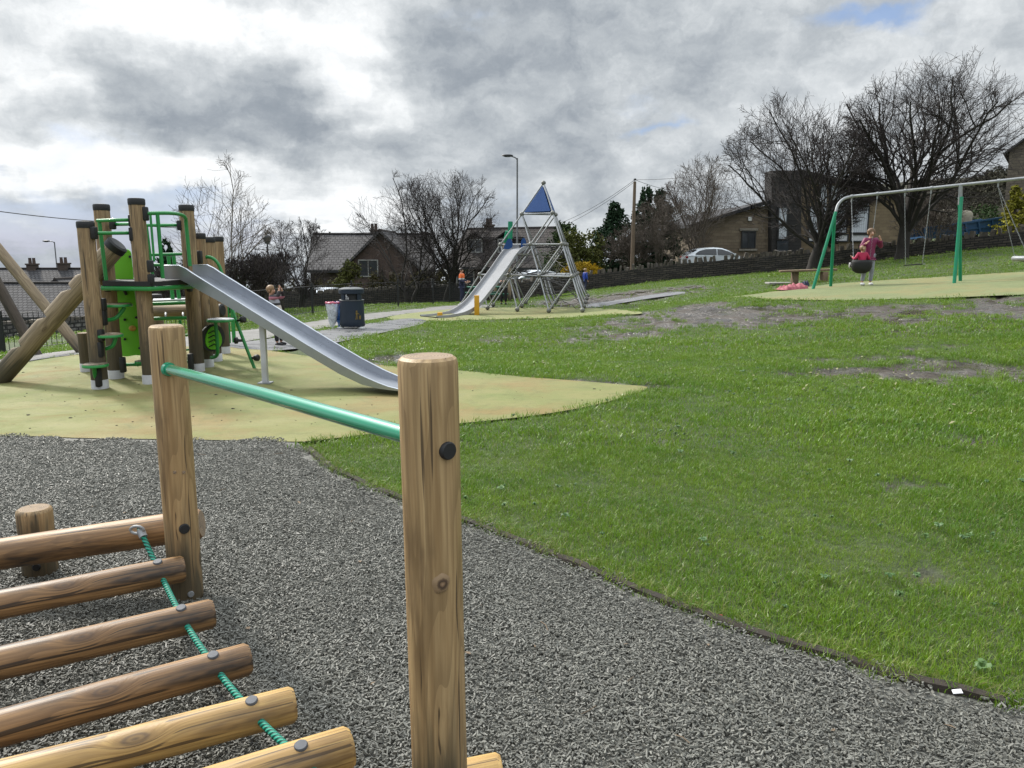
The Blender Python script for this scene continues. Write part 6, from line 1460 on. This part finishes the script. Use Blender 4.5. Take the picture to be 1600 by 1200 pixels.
mb = MB(); mb.box((w_*1.12, .03, 21*sc_), Matrix.Translation((p1.x-w_*.52, p1.y+.085, zt-12*sc_)), bev=.008); mb.build('sign_panel', M['sign_back'], rt)

# ================================================================ other play and park furniture
b1 = gbase(812, 474, 35.5); rt = thing('timber_swing', 'leaning timber poles with green caps behind the pyramid climber', 'timber frame', b1)
top = P(797, 362, 35.5)
for (pxb, yb, dy_) in ((796, 478, -.3), (770, 470, .8)):
    q_ = P(pxb, yb, 35.5+dy_); q_.z = tz(q_.x, q_.y)-.1; tpv = P(797.5, 347, 35.4) if pxb == 796 else P(793, 362, 35.8)
    mb = MB(); mb.tube([q_+(tpv-q_)*(i/6) for i in range(7)], [.085]*7, 12); o = mb.build('pole', M['frame_log'], rt); d = (tpv-q_).normalized(); mb = MB(); mb.tube([tpv-d*.75 if pxb == 796 else tpv-d*.5, tpv+d*.02], [.11, .11], 12); mb.build('pole_cap', M['swing_green'], o)
tb = gbase(760, 476, 35); rt = thing('picnic_table', 'dark green picnic table behind the pyramid slide', 'table', tb)
Tt = Matrix.Translation(tb) @ Matrix.Rotation(R(12), 4, 'Z')
for k in range(4):
    mb = MB(); mb.box((1.7, .16, .045), Tt, c=(0, -.27+k*.18, .73), bev=.008); mb.build('table_board', M['table_green'], rt)
for sy in (-1, 1):
    mb = MB(); mb.box((1.7, .26, .045), Tt, c=(0, sy*.72, .44), bev=.008); mb.build('bench_seat', M['table_green'], rt)
    for sx in (-.6, .6): mb = MB(); mb.beam(Tt @ Vector((sx, sy*.72, 0)), Tt @ Vector((sx, sy*.22, .72)), .08, .05); mb.build('leg', M['table_green'], rt)
for sx in (-.6, .6): mb = MB(); mb.box((.06, 1.5, .09), Tt, c=(sx*1.07, 0, .38)); mb.build('cross_brace', M['table_green'], rt)
g1_, g2_ = G(1241, 444), G(1287, 440); bz = P(1264, 422.5, (g1_.y+g2_.y)/2).z; bt = thing('park_bench', 'weathered backless timber bench behind the left legs of the swing set', 'bench', (g1_+g2_)/2)
e0, e1_ = P(1218, 424, g1_.y-.0), P(1307, 421, g2_.y); 
mb = MB()
mb.beam(e0, e1_, .42, .07, bev=.015); mb.build('seat', M['bench_wood'], bt)
for g_ in (g1_, g2_): mb = MB(); mb.box((.17, .32, bz-g_.z+.04), Matrix.Translation((g_.x, g_.y, (bz+g_.z)/2-.06)), bev=.02); mb.build('leg', M['bench_wood'], bt)
p0 = G(1232, 444); mb = MB(); mb.box((1.3, .5, .07), Matrix.Translation((p0.x, p0.y+.3, p0.z+.02)), bev=.02); tag(mb.build('concrete_slab', M['concrete']), 'pale concrete slab in the grass at the left end of the bench', 'slab')
def heap(label, px, py, w_, d_, h, mat, seed, name='jacket'):
    g_ = G(px, py); vs = []; fs = []; nx_, ny_ = 26, 14
    for j in range(ny_+1):
        for i in range(nx_+1):
            u_, v_ = i/nx_*2-1, j/ny_*2-1; q_ = max(0, 1-(abs(u_)**2.6+abs(v_)**2.6)); wob = 1+.22*mnoise.noise((u_*2, v_*2, seed))
            vs.append((g_.x+u_*w_*wob, g_.y+v_*d_*wob, g_.z+.015+h*(q_**.45)*(.65+.45*mnoise.noise((u_*3.5+seed, v_*3, 2))+.12*math.sin(u_*22)*(v_ < .4)+.3*u_)))
    for j in range(ny_):
        for i in range(nx_): a0 = j*(nx_+1)+i; fs.append((a0, a0+1, a0+nx_+2, a0+nx_+1))
    mb = MB(); mb.add(vs, fs); o = mb.build(name, M[mat], smooth=60); return tag(o, label, name)
heap('pink padded jacket dropped on the ground beside the left swing leg', 1238, 453, .46, .3, .20, 'pink_heap', 4); heap('dark cloth bundle lying on the right end of the pink jacket', 1257, 448, .13, .14, .22, 'navy', 6, 'cloth_bundle')

# ================================================================ vehicles
def car(label, loc, yaw, name='parked_car'):
    rt = thing(name, label, 'car', (0, 0, 0))
    # stations along x (nose at -x): z belt, z hood/boot top, half width
    S = [(-2.15, .42, .62, .62), (-2.08, .28, .74, .76), (-1.7, .24, .86, .86), (-1.1, .22, .94, .90), (-.55, .22, 1.00, .91), (.3, .22, 1.02, .915), (1.1, .22, 1.04, .91), (1.7, .24, 1.05, .88), (2.02, .30, 1.02, .82), (2.14, .42, .80, .70)]
    vs = []; fs = []; n = 10
    for (x, zb, zt_, hw) in S:
        zm = zb+(zt_-zb)*.55
        for (y, z) in ((-hw*.86, zb), (-hw, zb+.10), (-hw, zm), (-hw*.95, zt_-.05), (-hw*.84, zt_), (hw*.84, zt_), (hw*.95, zt_-.05), (hw, zm), (hw, zb+.10), (hw*.86, zb)): vs.append((x, y, z))
    for i in range(len(S)-1):
        for j in range(n): fs.append((i*n+j, i*n+(j+1) % n, (i+1)*n+(j+1) % n, (i+1)*n+j))
    fs.append(tuple(range(n))); fs.append(tuple((len(S)-1)*n+j for j in range(n))[::-1])
    mb = MB(); mb.add(vs, fs)
    K = [(-1.05, .96, .97), (-.45, 1.28, .80), (-.05, 1.43, .735), (.45, 1.475, .72), (1.0, 1.45, .715), (1.45, 1.36, .72), (1.78, 1.18, .76), (2.0, 1.03, .80)]
    vs = []; fs = []
    for (x, zt_, hw) in K:
        for (y, z) in ((-.86, .98), (-hw-.02, zt_-.07), (-hw+.08, zt_), (hw-.08, zt_), (hw+.02, zt_-.07), (.86, .98)): vs.append((x, y, max(z, .95)))
    for i in range(len(K)-1):
        for j in range(5): fs.append((i*6+j, i*6+j+1, (i+1)*6+j+1, (i+1)*6+j))
    fs.append(tuple(range(6))); fs.append(tuple((len(K)-1)*6+j for j in range(6))[::-1])
    mb.add(vs, fs); mb.build('body', M['car_white'], rt, smooth=35)
    def yz(z): return .885-(z-.98)*.33
    for sy in (-1, 1):
        for poly in ([(-.78, 1.03), (-.38, 1.24), (.0, 1.36), (.28, 1.385), (.28, 1.03)], [(.34, 1.03), (.34, 1.39), (.95, 1.37), (1.38, 1.27), (1.62, 1.10), (1.55, 1.05)]):
            mb = MB(); pts = [Vector((x, sy*yz(z), z)) for x, z in poly]; mb.prism(pts, (0, sy*.012, 0)); mb.build('side_window', M['glass'], rt, smooth=0)
        mb = MB(); mb.box((.14, .18, .12), c=(-.72, sy*.97, 1.05), bev=.03); mb.build('wing_mirror', M['car_white'], rt)
        mb = MB(); mb.ball((-2.02, sy*.62, .70), 1, 10, (.12, .16, .07)); mb.build('headlight', M['headlamp'], rt)
        mb = MB(); mb.ball((2.05, sy*.66, .90), 1, 10, (.08, .17, .08)); mb.build('tail_light', M['tail'], rt)
        for x in (-1.35, 1.35):
            mb = MB(); mb.tube([(x, sy*.72, .33), (x, sy*.93, .33)], [.33, .33], 24); wl = mb.build('wheel', M['tyre'], rt); mb = MB(); mb.tube([(x, sy*.90, .33), (x, sy*.945, .33)], [.22, .20], 20); mb.build('rim', M['rim'], wl)
    for (a_, c, s0) in (((-1.0, .985), (-.10, 1.405), 1), ((1.52, 1.33), (1.98, 1.06), -1)):
        mb = MB(); mb.add([(a_[0]-.015, -.74, a_[1]+.02), (a_[0]-.015, .74, a_[1]+.02), (c[0]-.01, .66, c[1]+.022), (c[0]-.01, -.66, c[1]+.022)], [(0, 1, 2, 3)]); mb.build('windscreen', M['glass'], rt)
    rt.location = loc; rt.rotation_euler = (0, 0, yaw); return rt
p = P(1122, 386.5, 47); c1 = car('silver white car parked behind the sloping stone wall in front of the hall', (p.x, 47, p.z-1.48), R(183))
p = P(494, 449.5, 45); c2 = copy_tree(c1); c2.location = (p.x, 45.2, p.z-1.47); c2.rotation_euler = (0, 0, R(60)); c2['label'] = 'white car seen only by its roof in front of the clipped hedge'
p = P(826, 422, 47); c3 = copy_tree(c1); c3.location = (p.x, 47.5, p.z-1.47); c3.rotation_euler = (0, 0, R(20)); c3['label'] = 'pale car parked behind the wall below the dormer house'
p = P(1342, 393, 43); c4 = copy_tree(c1); c4.location = (p.x, 43.5, p.z-1.35); c4.rotation_euler = (0, 0, R(5)); c4['label'] = 'pale car glimpsed over the wall behind the girl in plum'
for c in (c1, c2, c3, c4): c['group'] = 'cars parked beyond the park walls'
tl, tr_ = P(1445, 356, 38.5), P(1571, 339, 38.5); bl_, br_ = P(1447, 374, 38.5), P(1574, 361, 38.5)
tz0 = thing('flat_trailer', 'blue steel tipping trailer parked behind the stone wall', 'trailer', (tl.x+2, 38.5, tz(tl.x+2, 38.5)))
mb = MB(); mb.prism([bl_, br_, tr_, tl], (0, .06, 0)); mb.prism([p+Vector((0, 1.9, 0)) for p in (bl_, br_, tr_, tl)], (0, .06, 0)); mb.prism([bl_+Vector((0, .062, .03)), br_+Vector((0, .062, .03)), br_+Vector((0, .062, .12)), bl_+Vector((0, .062, .12))], (0, 1.83, 0)); mb.build('body', M['trailer'], tz0, smooth=0)
d = (tr_-tl); mb = MB(); mb.beam(tl+Vector((0, -.03, -.02)), tr_+Vector((0, -.03, -.02)), .10, .09); mb.beam(bl_+(tl-bl_)*.45+Vector((0, -.02, 0)), br_+(tr_-br_)*.45+Vector((0, -.02, 0)), .06, .06)
mb.build('side_rail', M['trailer'], tz0)
for f in (.0, .17, .34, .5, .66, .83, 1.0): q0_ = bl_+(br_-bl_)*f; q1_ = tl+(tr_-tl)*f; mb = MB(); mb.beam(q0_+Vector((0, -.035, 0)), q1_+Vector((0, -.035, -.02)), .08, .07); mb.build('side_post', M['trailer'], tz0)
for f in (.4, .6):
    wc = bl_+(br_-bl_)*f+Vector((0, .1, -.35)); mb = MB(); mb.tube([wc, wc+Vector((0, .25, 0))], [.36, .36], 20); mb.build('wheel', M['tyre'], tz0)
# bale on the trailer
p = P(1490, 344, 39.4); ba = MB(); bm = bmesh.new(); bmesh.ops.create_cube(bm, size=1); bmesh.ops.subdivide_edges(bm, edges=bm.edges[:], cuts=7, use_grid_fill=True)
for v_ in bm.verts:
    q_ = v_.co*2; k = (abs(q_.x)**5+abs(q_.y)**5+abs(q_.z)**5)**(1/5); q_ = q_/k*1.0; nz = 1+.05*mnoise.noise(q_*1.8)
    v_.co = Vector((q_.x*.72*nz, q_.y*.6*nz, q_.z*.52*nz+.02))
bm.verts.index_update(); ba.add([v_.co for v_ in bm.verts], [[v_.index for v_ in f_.verts] for f_ in bm.faces], T=Matrix.Translation(p+Vector((0, 0, -.02))) @ Matrix.Rotation(R(6), 4, 'Y')); bm.free()
tag(ba.build('wrapped_bale', M['bale'], smooth=60), 'pale rounded wrapped bale resting on the blue trailer', 'bale')

# ================================================================ people
def skin_obj(name, V, E, Rd, mat, parent, roots=(0,), sub=1):
    me = bpy.data.meshes.new(name); off = Vector(parent.location) if parent.parent is None else Vector(parent.parent.location)
    me.from_pydata([tuple(Vector(v)) for v in V], E, []); me.materials.append(mat)
    o = bpy.data.objects.new(name, me); COL.objects.link(o); o.parent = parent
    if not me.skin_vertices: 
        sm_ = o.modifiers.new('skin', 'SKIN')
    else: sm_ = o.modifiers.new('skin', 'SKIN')
    lay = me.skin_vertices[0].data
    for i, r_ in enumerate(Rd):
        lay[i].radius = r_ if isinstance(r_, tuple) else (r_, r_); lay[i].use_root = i in roots
    sm_.use_smooth_shade = True; sm_.use_x_symmetry = False; sm_.use_y_symmetry = False; sm_.use_z_symmetry = False
    sb_ = o.modifiers.new('smooth', 'SUBSURF'); sb_.levels = sub; sb_.render_levels = 2
    return o
def person(label, loc, yaw, H, pose, top_m, leg_m, shoe_m, hair_m, hair='short', child=False, coat=.0, cuffs=True):
    """local frame: facing -Y, x to the figure's left seen from the front; sizes for 1.7 m scaled to H"""
    rt = thing('person', label, 'person', (0, 0, 0)); k = H/1.7; hs = 1.22 if child else 1.0
    J = dict(pelvis=(0, 0, .92), spine=(0, 0, 1.12), chest=(0, .0, 1.30), neck=(0, .0, 1.45), head=(0, -.01, 1.56), sl=(.17, 0, 1.38), el=(.24, .02, 1.10), wl=(.25, -.06, .86), sr=(-.17, 0, 1.38), er=(-.24, .02, 1.10), wr=(-.25, -.06, .86),
             hl=(.09, 0, .88), kl=(.10, -.02, .48), al=(.10, .02, .08), hr=(-.09, 0, .88), kr=(-.10, -.02, .48), ar=(-.10, .02, .08))
    J.update(pose); J = {a_: Vector(v_)*k for a_, v_ in J.items()}
    fd = Vector(pose.get('face', (0, -1, 0))) if 'face' in pose else Vector((0, -1, 0))
    if 'face' in J: del J['face']
    fd.normalize(); hd = J['head']; hr_ = .095*k*hs
    names = ['pelvis', 'spine', 'chest', 'neck', 'head', 'sl', 'el', 'wl', 'sr', 'er', 'wr', 'hl', 'kl', 'al', 'hr', 'kr', 'ar']
    V = [J[n_] for n_ in names]; I = {n_: i for i, n_ in enumerate(names)}
    crown = hd+Vector((0, 0, .085*k*hs)); V.append(crown); V.append(hd+fd*.105*k*hs-Vector((0, 0, .01*k)))     # crown, nose
    E = [(0, 1), (1, 2), (2, 3), (3, 4), (4, 17), (4, 18), (2, 5), (5, 6), (6, 7), (2, 8), (8, 9), (9, 10), (0, 11), (11, 12), (12, 13), (0, 14), (14, 15), (15, 16)]
    Rd = [(.13*k, .10*k), (.12*k, .09*k), (.14*k, .10*k), .05*k, hr_*.86, .06*k, .042*k, .028*k, .06*k, .042*k, .028*k, .085*k, .055*k, .038*k, .085*k, .055*k, .038*k, hr_*.72, .014*k]
    roots = [0]
    for w_, e_ in (('wl', 'el'), ('wr', 'er')):                      # hands: palm and five fingers
        d = (J[w_]-J[e_]).normalized(); s_ = d.orthogonal().normalized(); t_ = d.cross(s_); i0 = len(V)
        V.append(J[w_]+d*.05*k); E.append((I[w_], i0)); Rd.append((.036*k, .018*k))
        pm = J[w_]+d*.075*k
        for f in range(4):
            a0 = len(V); of = s_*(f-1.5)*.019*k; L_ = (.058, .068, .064, .05)[f]*k; cv_ = t_*.022*k
            V += [pm+of-d*.02*k, pm+of+d*L_*.5+cv_*.4, pm+of+d*L_+cv_*1.4]; E += [(a0, a0+1), (a0+1, a0+2)]; Rd += [.009*k, .0085*k, .007*k]; roots.append(a0)
        a0 = len(V); V += [J[w_]+d*.035*k+s_*.028*k, J[w_]+d*.06*k+s_*.055*k+t_*.015*k, J[w_]+d*.085*k+s_*.058*k+t_*.03*k]; E += [(a0, a0+1), (a0+1, a0+2)]; Rd += [.011*k, .010*k, .008*k]; roots.append(a0)
    skin_obj('body', V, E, Rd, M['skin'], rt, roots)
    lerp = lambda a_, b__, f: a_+(b__-a_)*f
    V = [lerp(J['pelvis'], J['spine'], -.35-coat), J['pelvis'], J['spine'], J['chest'], lerp(J['chest'], J['neck'], .75), J['sl'], J['el'], lerp(J['el'], J['wl'], .92), J['sr'], J['er'], lerp(J['er'], J['wr'], .92)]
    skin_obj('jacket', V, [(0, 1), (1, 2), (2, 3), (3, 4), (3, 5), (5, 6), (6, 7), (3, 8), (8, 9), (9, 10)], [(.165*k, .13*k), (.165*k, .13*k), (.155*k, .125*k), (.165*k, .125*k), .075*k, .08*k, .062*k, .05*k, .08*k, .062*k, .05*k], M[top_m], rt, (1,))
    V = [J['pelvis']-Vector((0, 0, .01)), J['hl'], J['kl'], lerp(J['kl'], J['al'], .93), J['hr'], J['kr'], lerp(J['kr'], J['ar'], .93)]
    skin_obj('trousers', V, [(0, 1), (1, 2), (2, 3), (0, 4), (4, 5), (5, 6)], [(.115*k, .10*k), .10*k, .072*k, .062*k, .10*k, .072*k, .062*k], M[leg_m], rt, (0,))
    for a_, kn in (('al', 'kl'), ('ar', 'kr')):
        sh = (J[kn]-J[a_]); f2 = Vector((fd.x, fd.y, 0)).normalized() if abs(sh.normalized().z) > .5 else Vector((0, 0, 1))
        mb = MB(); c_ = J[a_]+f2*.055*k-sh.normalized()*.035*k; ang = math.atan2(f2.y, f2.x)
        T = Matrix.Translation(c_) @ (Matrix.Rotation(ang, 4, 'Z') if f2.z < .5 else Matrix.Rotation(-math.pi/2, 4, 'Y'))
        mb.ball((0, 0, 0), 1, 12, (.135*k, .05*k, .048*k)); mb.v = [T @ v_ for v_ in mb.v]; mb.build('shoe', M[shoe_m], rt)
    side = fd.cross(Vector((0, 0, 1))).normalized(); hc = hd+Vector((0, 0, .038*k*hs))
    hb_ = MB(); hb_.ball((0, 0, 0), 1, 16, (hr_*1.08, hr_*1.13, hr_*1.08)); out = []
    for v_ in hb_.v:
        q_ = Vector(v_); fr_ = q_.dot(fd)/hr_
        if fr_ > .45 and q_.z < hr_*.55: q_ = q_*.80
        if q_.z < -hr_*(.2 if hair == 'short' else .7): q_ = Vector((q_.x*.9, q_.y*.9, max(q_.z, -hr_*.9)))
        out.append(hc-fd*.014*k+q_*(1+.05*mnoise.noise(q_*40)))
    hb_.v = out
    if hair == 'pony':
        pb_ = hc-fd*hr_*1.05+Vector((0, 0, -.01*k)); hb_.tube(curve([pb_, pb_-fd*.05*k-Vector((0, 0, .03*k)), pb_-fd*.05*k-Vector((0, 0, .16*k))], 4), [.03*k, .045*k, .05*k, .05*k, .048*k, .045*k, .04*k, .03*k, .012*k], 8)
    if hair == 'long':
        hb_.tube(curve([hc-fd*hr_*.5, hc-fd*hr_*.9-Vector((0, 0, .12*k)), hc-fd*hr_*.8-Vector((0, 0, .26*k))], 4), [.08*k]*3+[.075*k]*3+[.06*k]*2+[.03*k], 10)
    if hair != 'bald': hb_.build('hair', M[hair_m], rt, smooth=70)
    for s_ in (-1, 1):
        mb = MB(); mb.ball(hd+fd*hr_*.83+side*s_*hr_*.36+Vector((0, 0, .028*k*hs)), .0095*k*hs, 8); mb.build('eye', M['hair_d'], rt)
        mb = MB(); mb.ball(hd+side*s_*hr_*.93+Vector((0, 0, .012*k)), 1, 8, (.018*k, .018*k, .032*k)); mb.build('ear', M['skin'], rt)
    mb = MB(); mb.ball(hd+fd*hr_*.84-Vector((0, 0, .042*k*hs)), 1, 8, (.024*k*(abs(side.x)+.3), .024*k*(abs(side.y)+.3), .007*k)); mb.build('mouth', M['tail'], rt)
    rt.location = loc; rt.rotation_euler = (0, 0, R(yaw)); return rt
g_ = G(1355, 446); Hh = (446-360)/1200*g_.y
person('girl in a plum jacket and grey jeans pushing the cradle swing', g_, 0, Hh, dict(wl=(.20, -.20, 1.39), el=(.33, -.04, 1.14), wr=(-.27, -.30, 1.27), er=(-.30, -.06, 1.12), kr=(-.13, -.03, .5), ar=(-.19, -.04, .08), kl=(.09, -.03, .5), al=(.09, .02, .08)), 'plum', 'grey_jeans', 'shoe', 'hair_b', 'short', True, .15)
# seated girl in the cradle, back to the camera
Hs = 1.16; kk = Hs/1.7; seat_z = cs.z+.06
person('small girl in cerise jacket with fair ponytail sitting in the cradle swing', (cs.x, cs.y+.0, seat_z-.92*kk), 180, Hs, dict(spine=(0, .01, 1.12), kl=(.13, -.40, .96), al=(.16, -.72, .84), hl=(.10, -.08, .90), kr=(-.13, -.40, .96), ar=(-.26, -.70, .98), hr=(-.10, -.08, .90), hh=(0, 0, 0), el=(.31, .02, 1.14), wl=(.33, -.18, 1.24), er=(-.30, .02, 1.14), wr=(-.33, -.18, 1.24)), 'cerise', 'black_cloth', 'shoe', 'hair_f', 'pony', True)
g_ = gbase(914, 452, 40.3); g_.z += .03; Hh = 35.5/1200*g_.y
person('small child in a cobalt blue coat walking by the stone wall', g_, 120, Hh, dict(kl=(.10, -.08, .48), al=(.10, -.12, .09), kr=(-.10, .0, .48), ar=(-.10, .16, .12)), 'cobalt', 'navy', 'shoe', 'hair_f', 'short', True, .4)
m, t, b = new_mat('orange_white_navy_jacket'); hz = t.attr('zz', 'Fac'); x, y, z = t.xyz(t.new('ShaderNodeTexCoord').outputs['Object'])
t.put(b.inputs['Base Color'], t.ramp(z, [(0., (.014, .018, .05))])); 
def bands(name, stops, H):
    m, t, b = new_mat(name); x, y, z = t.xyz(t.new('ShaderNodeTexCoord').outputs['Object']); rp = t.new('ShaderNodeValToRGB'); rp.color_ramp.interpolation = 'CONSTANT'; t.put(rp.inputs[0], t.m('DIVIDE', z, H)); e = rp.color_ramp.elements
    while len(e) < len(stops): e.new(.5)
    for el_, (p_, c_) in zip(e, stops): el_.position = p_; el_.color = (*c_, 1)
    t.put(b.inputs['Base Color'], rp.outputs[0]); b.inputs['Roughness'].default_value = .7; M[name] = m
bpy.data.materials.remove(m)
g_ = G(722, 475.5); Hh = 56/1200*g_.y
bands('orange_jacket', [(0, (.014, .018, .05)), (.685, (.60, .58, .58)), (.725, (.75, .15, .03))], Hh)
person('adult in an orange, white and navy jacket standing left of the pyramid slide', g_, 75, Hh, dict(wl=(.16, -.24, 1.08), wr=(-.16, -.24, 1.06), chest=(0, .03, 1.30), neck=(0, .04, 1.45), head=(0, .02, 1.57)), 'orange_jacket', 'navy', 'shoe', 'hair_d', 'short', False, .25)
g_ = G(783, 476); Hh = 59/1200*g_.y
g_.x += .1
person('adult in a grey jacket and black trousers standing behind the pyramid climber', g_, -10, Hh, dict(wl=(.10, -.24, 1.08), wr=(-.10, -.24, 1.08)), 'grey_cloth', 'black_cloth', 'black_cloth', 'hair_f', 'short', False, .2)
g_ = P(437, 535, 12.8); g_.z = tz(g_.x, g_.y); Hh = P(425, 447, 12.8).z-g_.z+.02
bands('striped_jumper', [(0, (.42, .20, .24)), (.54, (.02, .016, .02)), (.585, (.60, .52, .47)), (.665, (.02, .016, .02)), (.705, (.36, .36, .42)), (.76, (.42, .16, .22)), (.81, (.02, .016, .02))], Hh)
person('toddler in striped pink and black jumper with raised hands beyond the tower slide', g_, 78, Hh, dict(spine=(0, .05, 1.12), chest=(0, .13, 1.28), neck=(0, .18, 1.40), head=(0, .18, 1.53), sl=(.15, .10, 1.36), sr=(-.15, .10, 1.36), el=(.17, -.10, 1.36), wl=(.08, -.10, 1.56), er=(-.17, -.10, 1.36), wr=(-.07, -.10, 1.56), kl=(.09, -.08, .5), kr=(-.09, .05, .5)), 'striped_jumper', 'black_cloth', 'black_cloth', 'hair_f', 'short', True)

# ================================================================ small things
g_ = G(1494, 1091); mb = MB(); mb.add([(-.016, -.008, 0), (.014, -.011, .004), (.017, .007, .008), (-.012, .010, .003), (-.016, -.008, .002), (.014, -.011, .006), (.017, .007, .010), (-.012, .010, .005)], [(3, 2, 1, 0), (4, 5, 6, 7), (0, 1, 5, 4), (1, 2, 6, 5), (2, 3, 7, 6), (3, 0, 4, 7)], T=Matrix.Translation(g_+Vector((0, 0, .02))))
tag(mb.build('paper_scrap', M['paper'], smooth=0), 'small white scrap of paper on the chippings at the lawn edge', 'litter')
g_ = G(1124, 970); mb = MB(); mb.prism([(.012*math.cos(k)*(1+.3*math.sin(2*k)), .009*math.sin(k), 0) for k in np.linspace(0, 5.6, 8)], (0, 0, .002), T=Matrix.Translation(g_+Vector((0, 0, .02))) @ Matrix.Rotation(.3, 4, 'X')); tag(mb.build('fallen_leaf', M['tail'], smooth=0), 'tiny reddish fallen leaf at the cut lawn edge', 'leaf')
# pale leaf litter in the worn grass
rl = random.Random(4); mb = MB()
for (px, py, sx, sy, n_) in [(1380, 600, 60, 14, 34), (1240, 605, 60, 18, 16), (1300, 580, 60, 10, 14), (840, 572, 30, 5, 12), (1470, 640, 60, 25, 16), (1000, 575, 80, 20, 14)]:
    for k in range(n_):
        g_ = G(px+rl.gauss(0, sx*.5), py+rl.gauss(0, sy*.5)); s_ = rl.uniform(.012, .03)
        T = Matrix.Translation(g_+Vector((0, 0, rl.uniform(.03, .07)))) @ Euler((rl.uniform(-.6, .6), rl.uniform(-.6, .6), rl.uniform(0, 6))).to_matrix().to_4x4(); mb.add([(-s_, 0, 0), (0, -s_*.55, s_*.15), (s_, 0, 0), (0, s_*.55, s_*.15)], [(0, 1, 2, 3)], T=T)
tag(mb.build('leaf_litter', M['leaf_litter'], smooth=0), 'scattered pale leaves in the worn grass', 'leaves', kind='stuff')
rl = random.Random(14); mb = MB()
for k in range(46):
    g_ = G(rl.uniform(20, 1500), rl.uniform(700, 1180))
    if not pip(CHIP, np.array([g_.x]), np.array([g_.y]))[0]: continue
    s_ = rl.uniform(.008, .02); T = Matrix.Translation(g_+Vector((0, 0, .022))) @ Euler((rl.uniform(-.4, .4), rl.uniform(-.4, .4), rl.uniform(0, 6))).to_matrix().to_4x4()
    if k % 3: mb.add([(-s_, 0, 0), (-s_*.2, -s_*.5, s_*.2), (s_, 0, s_*.1), (-s_*.1, s_*.5, s_*.2)], [(0, 1, 2, 3)], T=T)
    else: mb.tube([T @ Vector((-s_*2, 0, 0)), T @ Vector((0, s_*.3, .003)), T @ Vector((s_*2, 0, 0))], [.0018]*3, 4)
tag(mb.build('dead_leaves', M['bench_wood'], smooth=0), 'dead brown leaves and twigs lying on the chippings', 'leaves', kind='stuff')
rl = random.Random(9); mb = MB()
for k in range(120):
    px, py = rl.uniform(20, 960), rl.uniform(575, 672); g_ = G(px, py)
    if not pip(PAD_A, np.array([g_.x]), np.array([g_.y]))[0]: continue
    s_ = rl.uniform(.003, .007) if k % 9 else .012; mb.ball(g_+Vector((0, 0, .012)), 1, 5, (s_*1.6, s_, s_*.5))
tag(mb.build('crumbs', M['soil'], smooth=0), 'dark crumbs of soil and twig scattered on the tower safety surface', 'debris', kind='stuff')
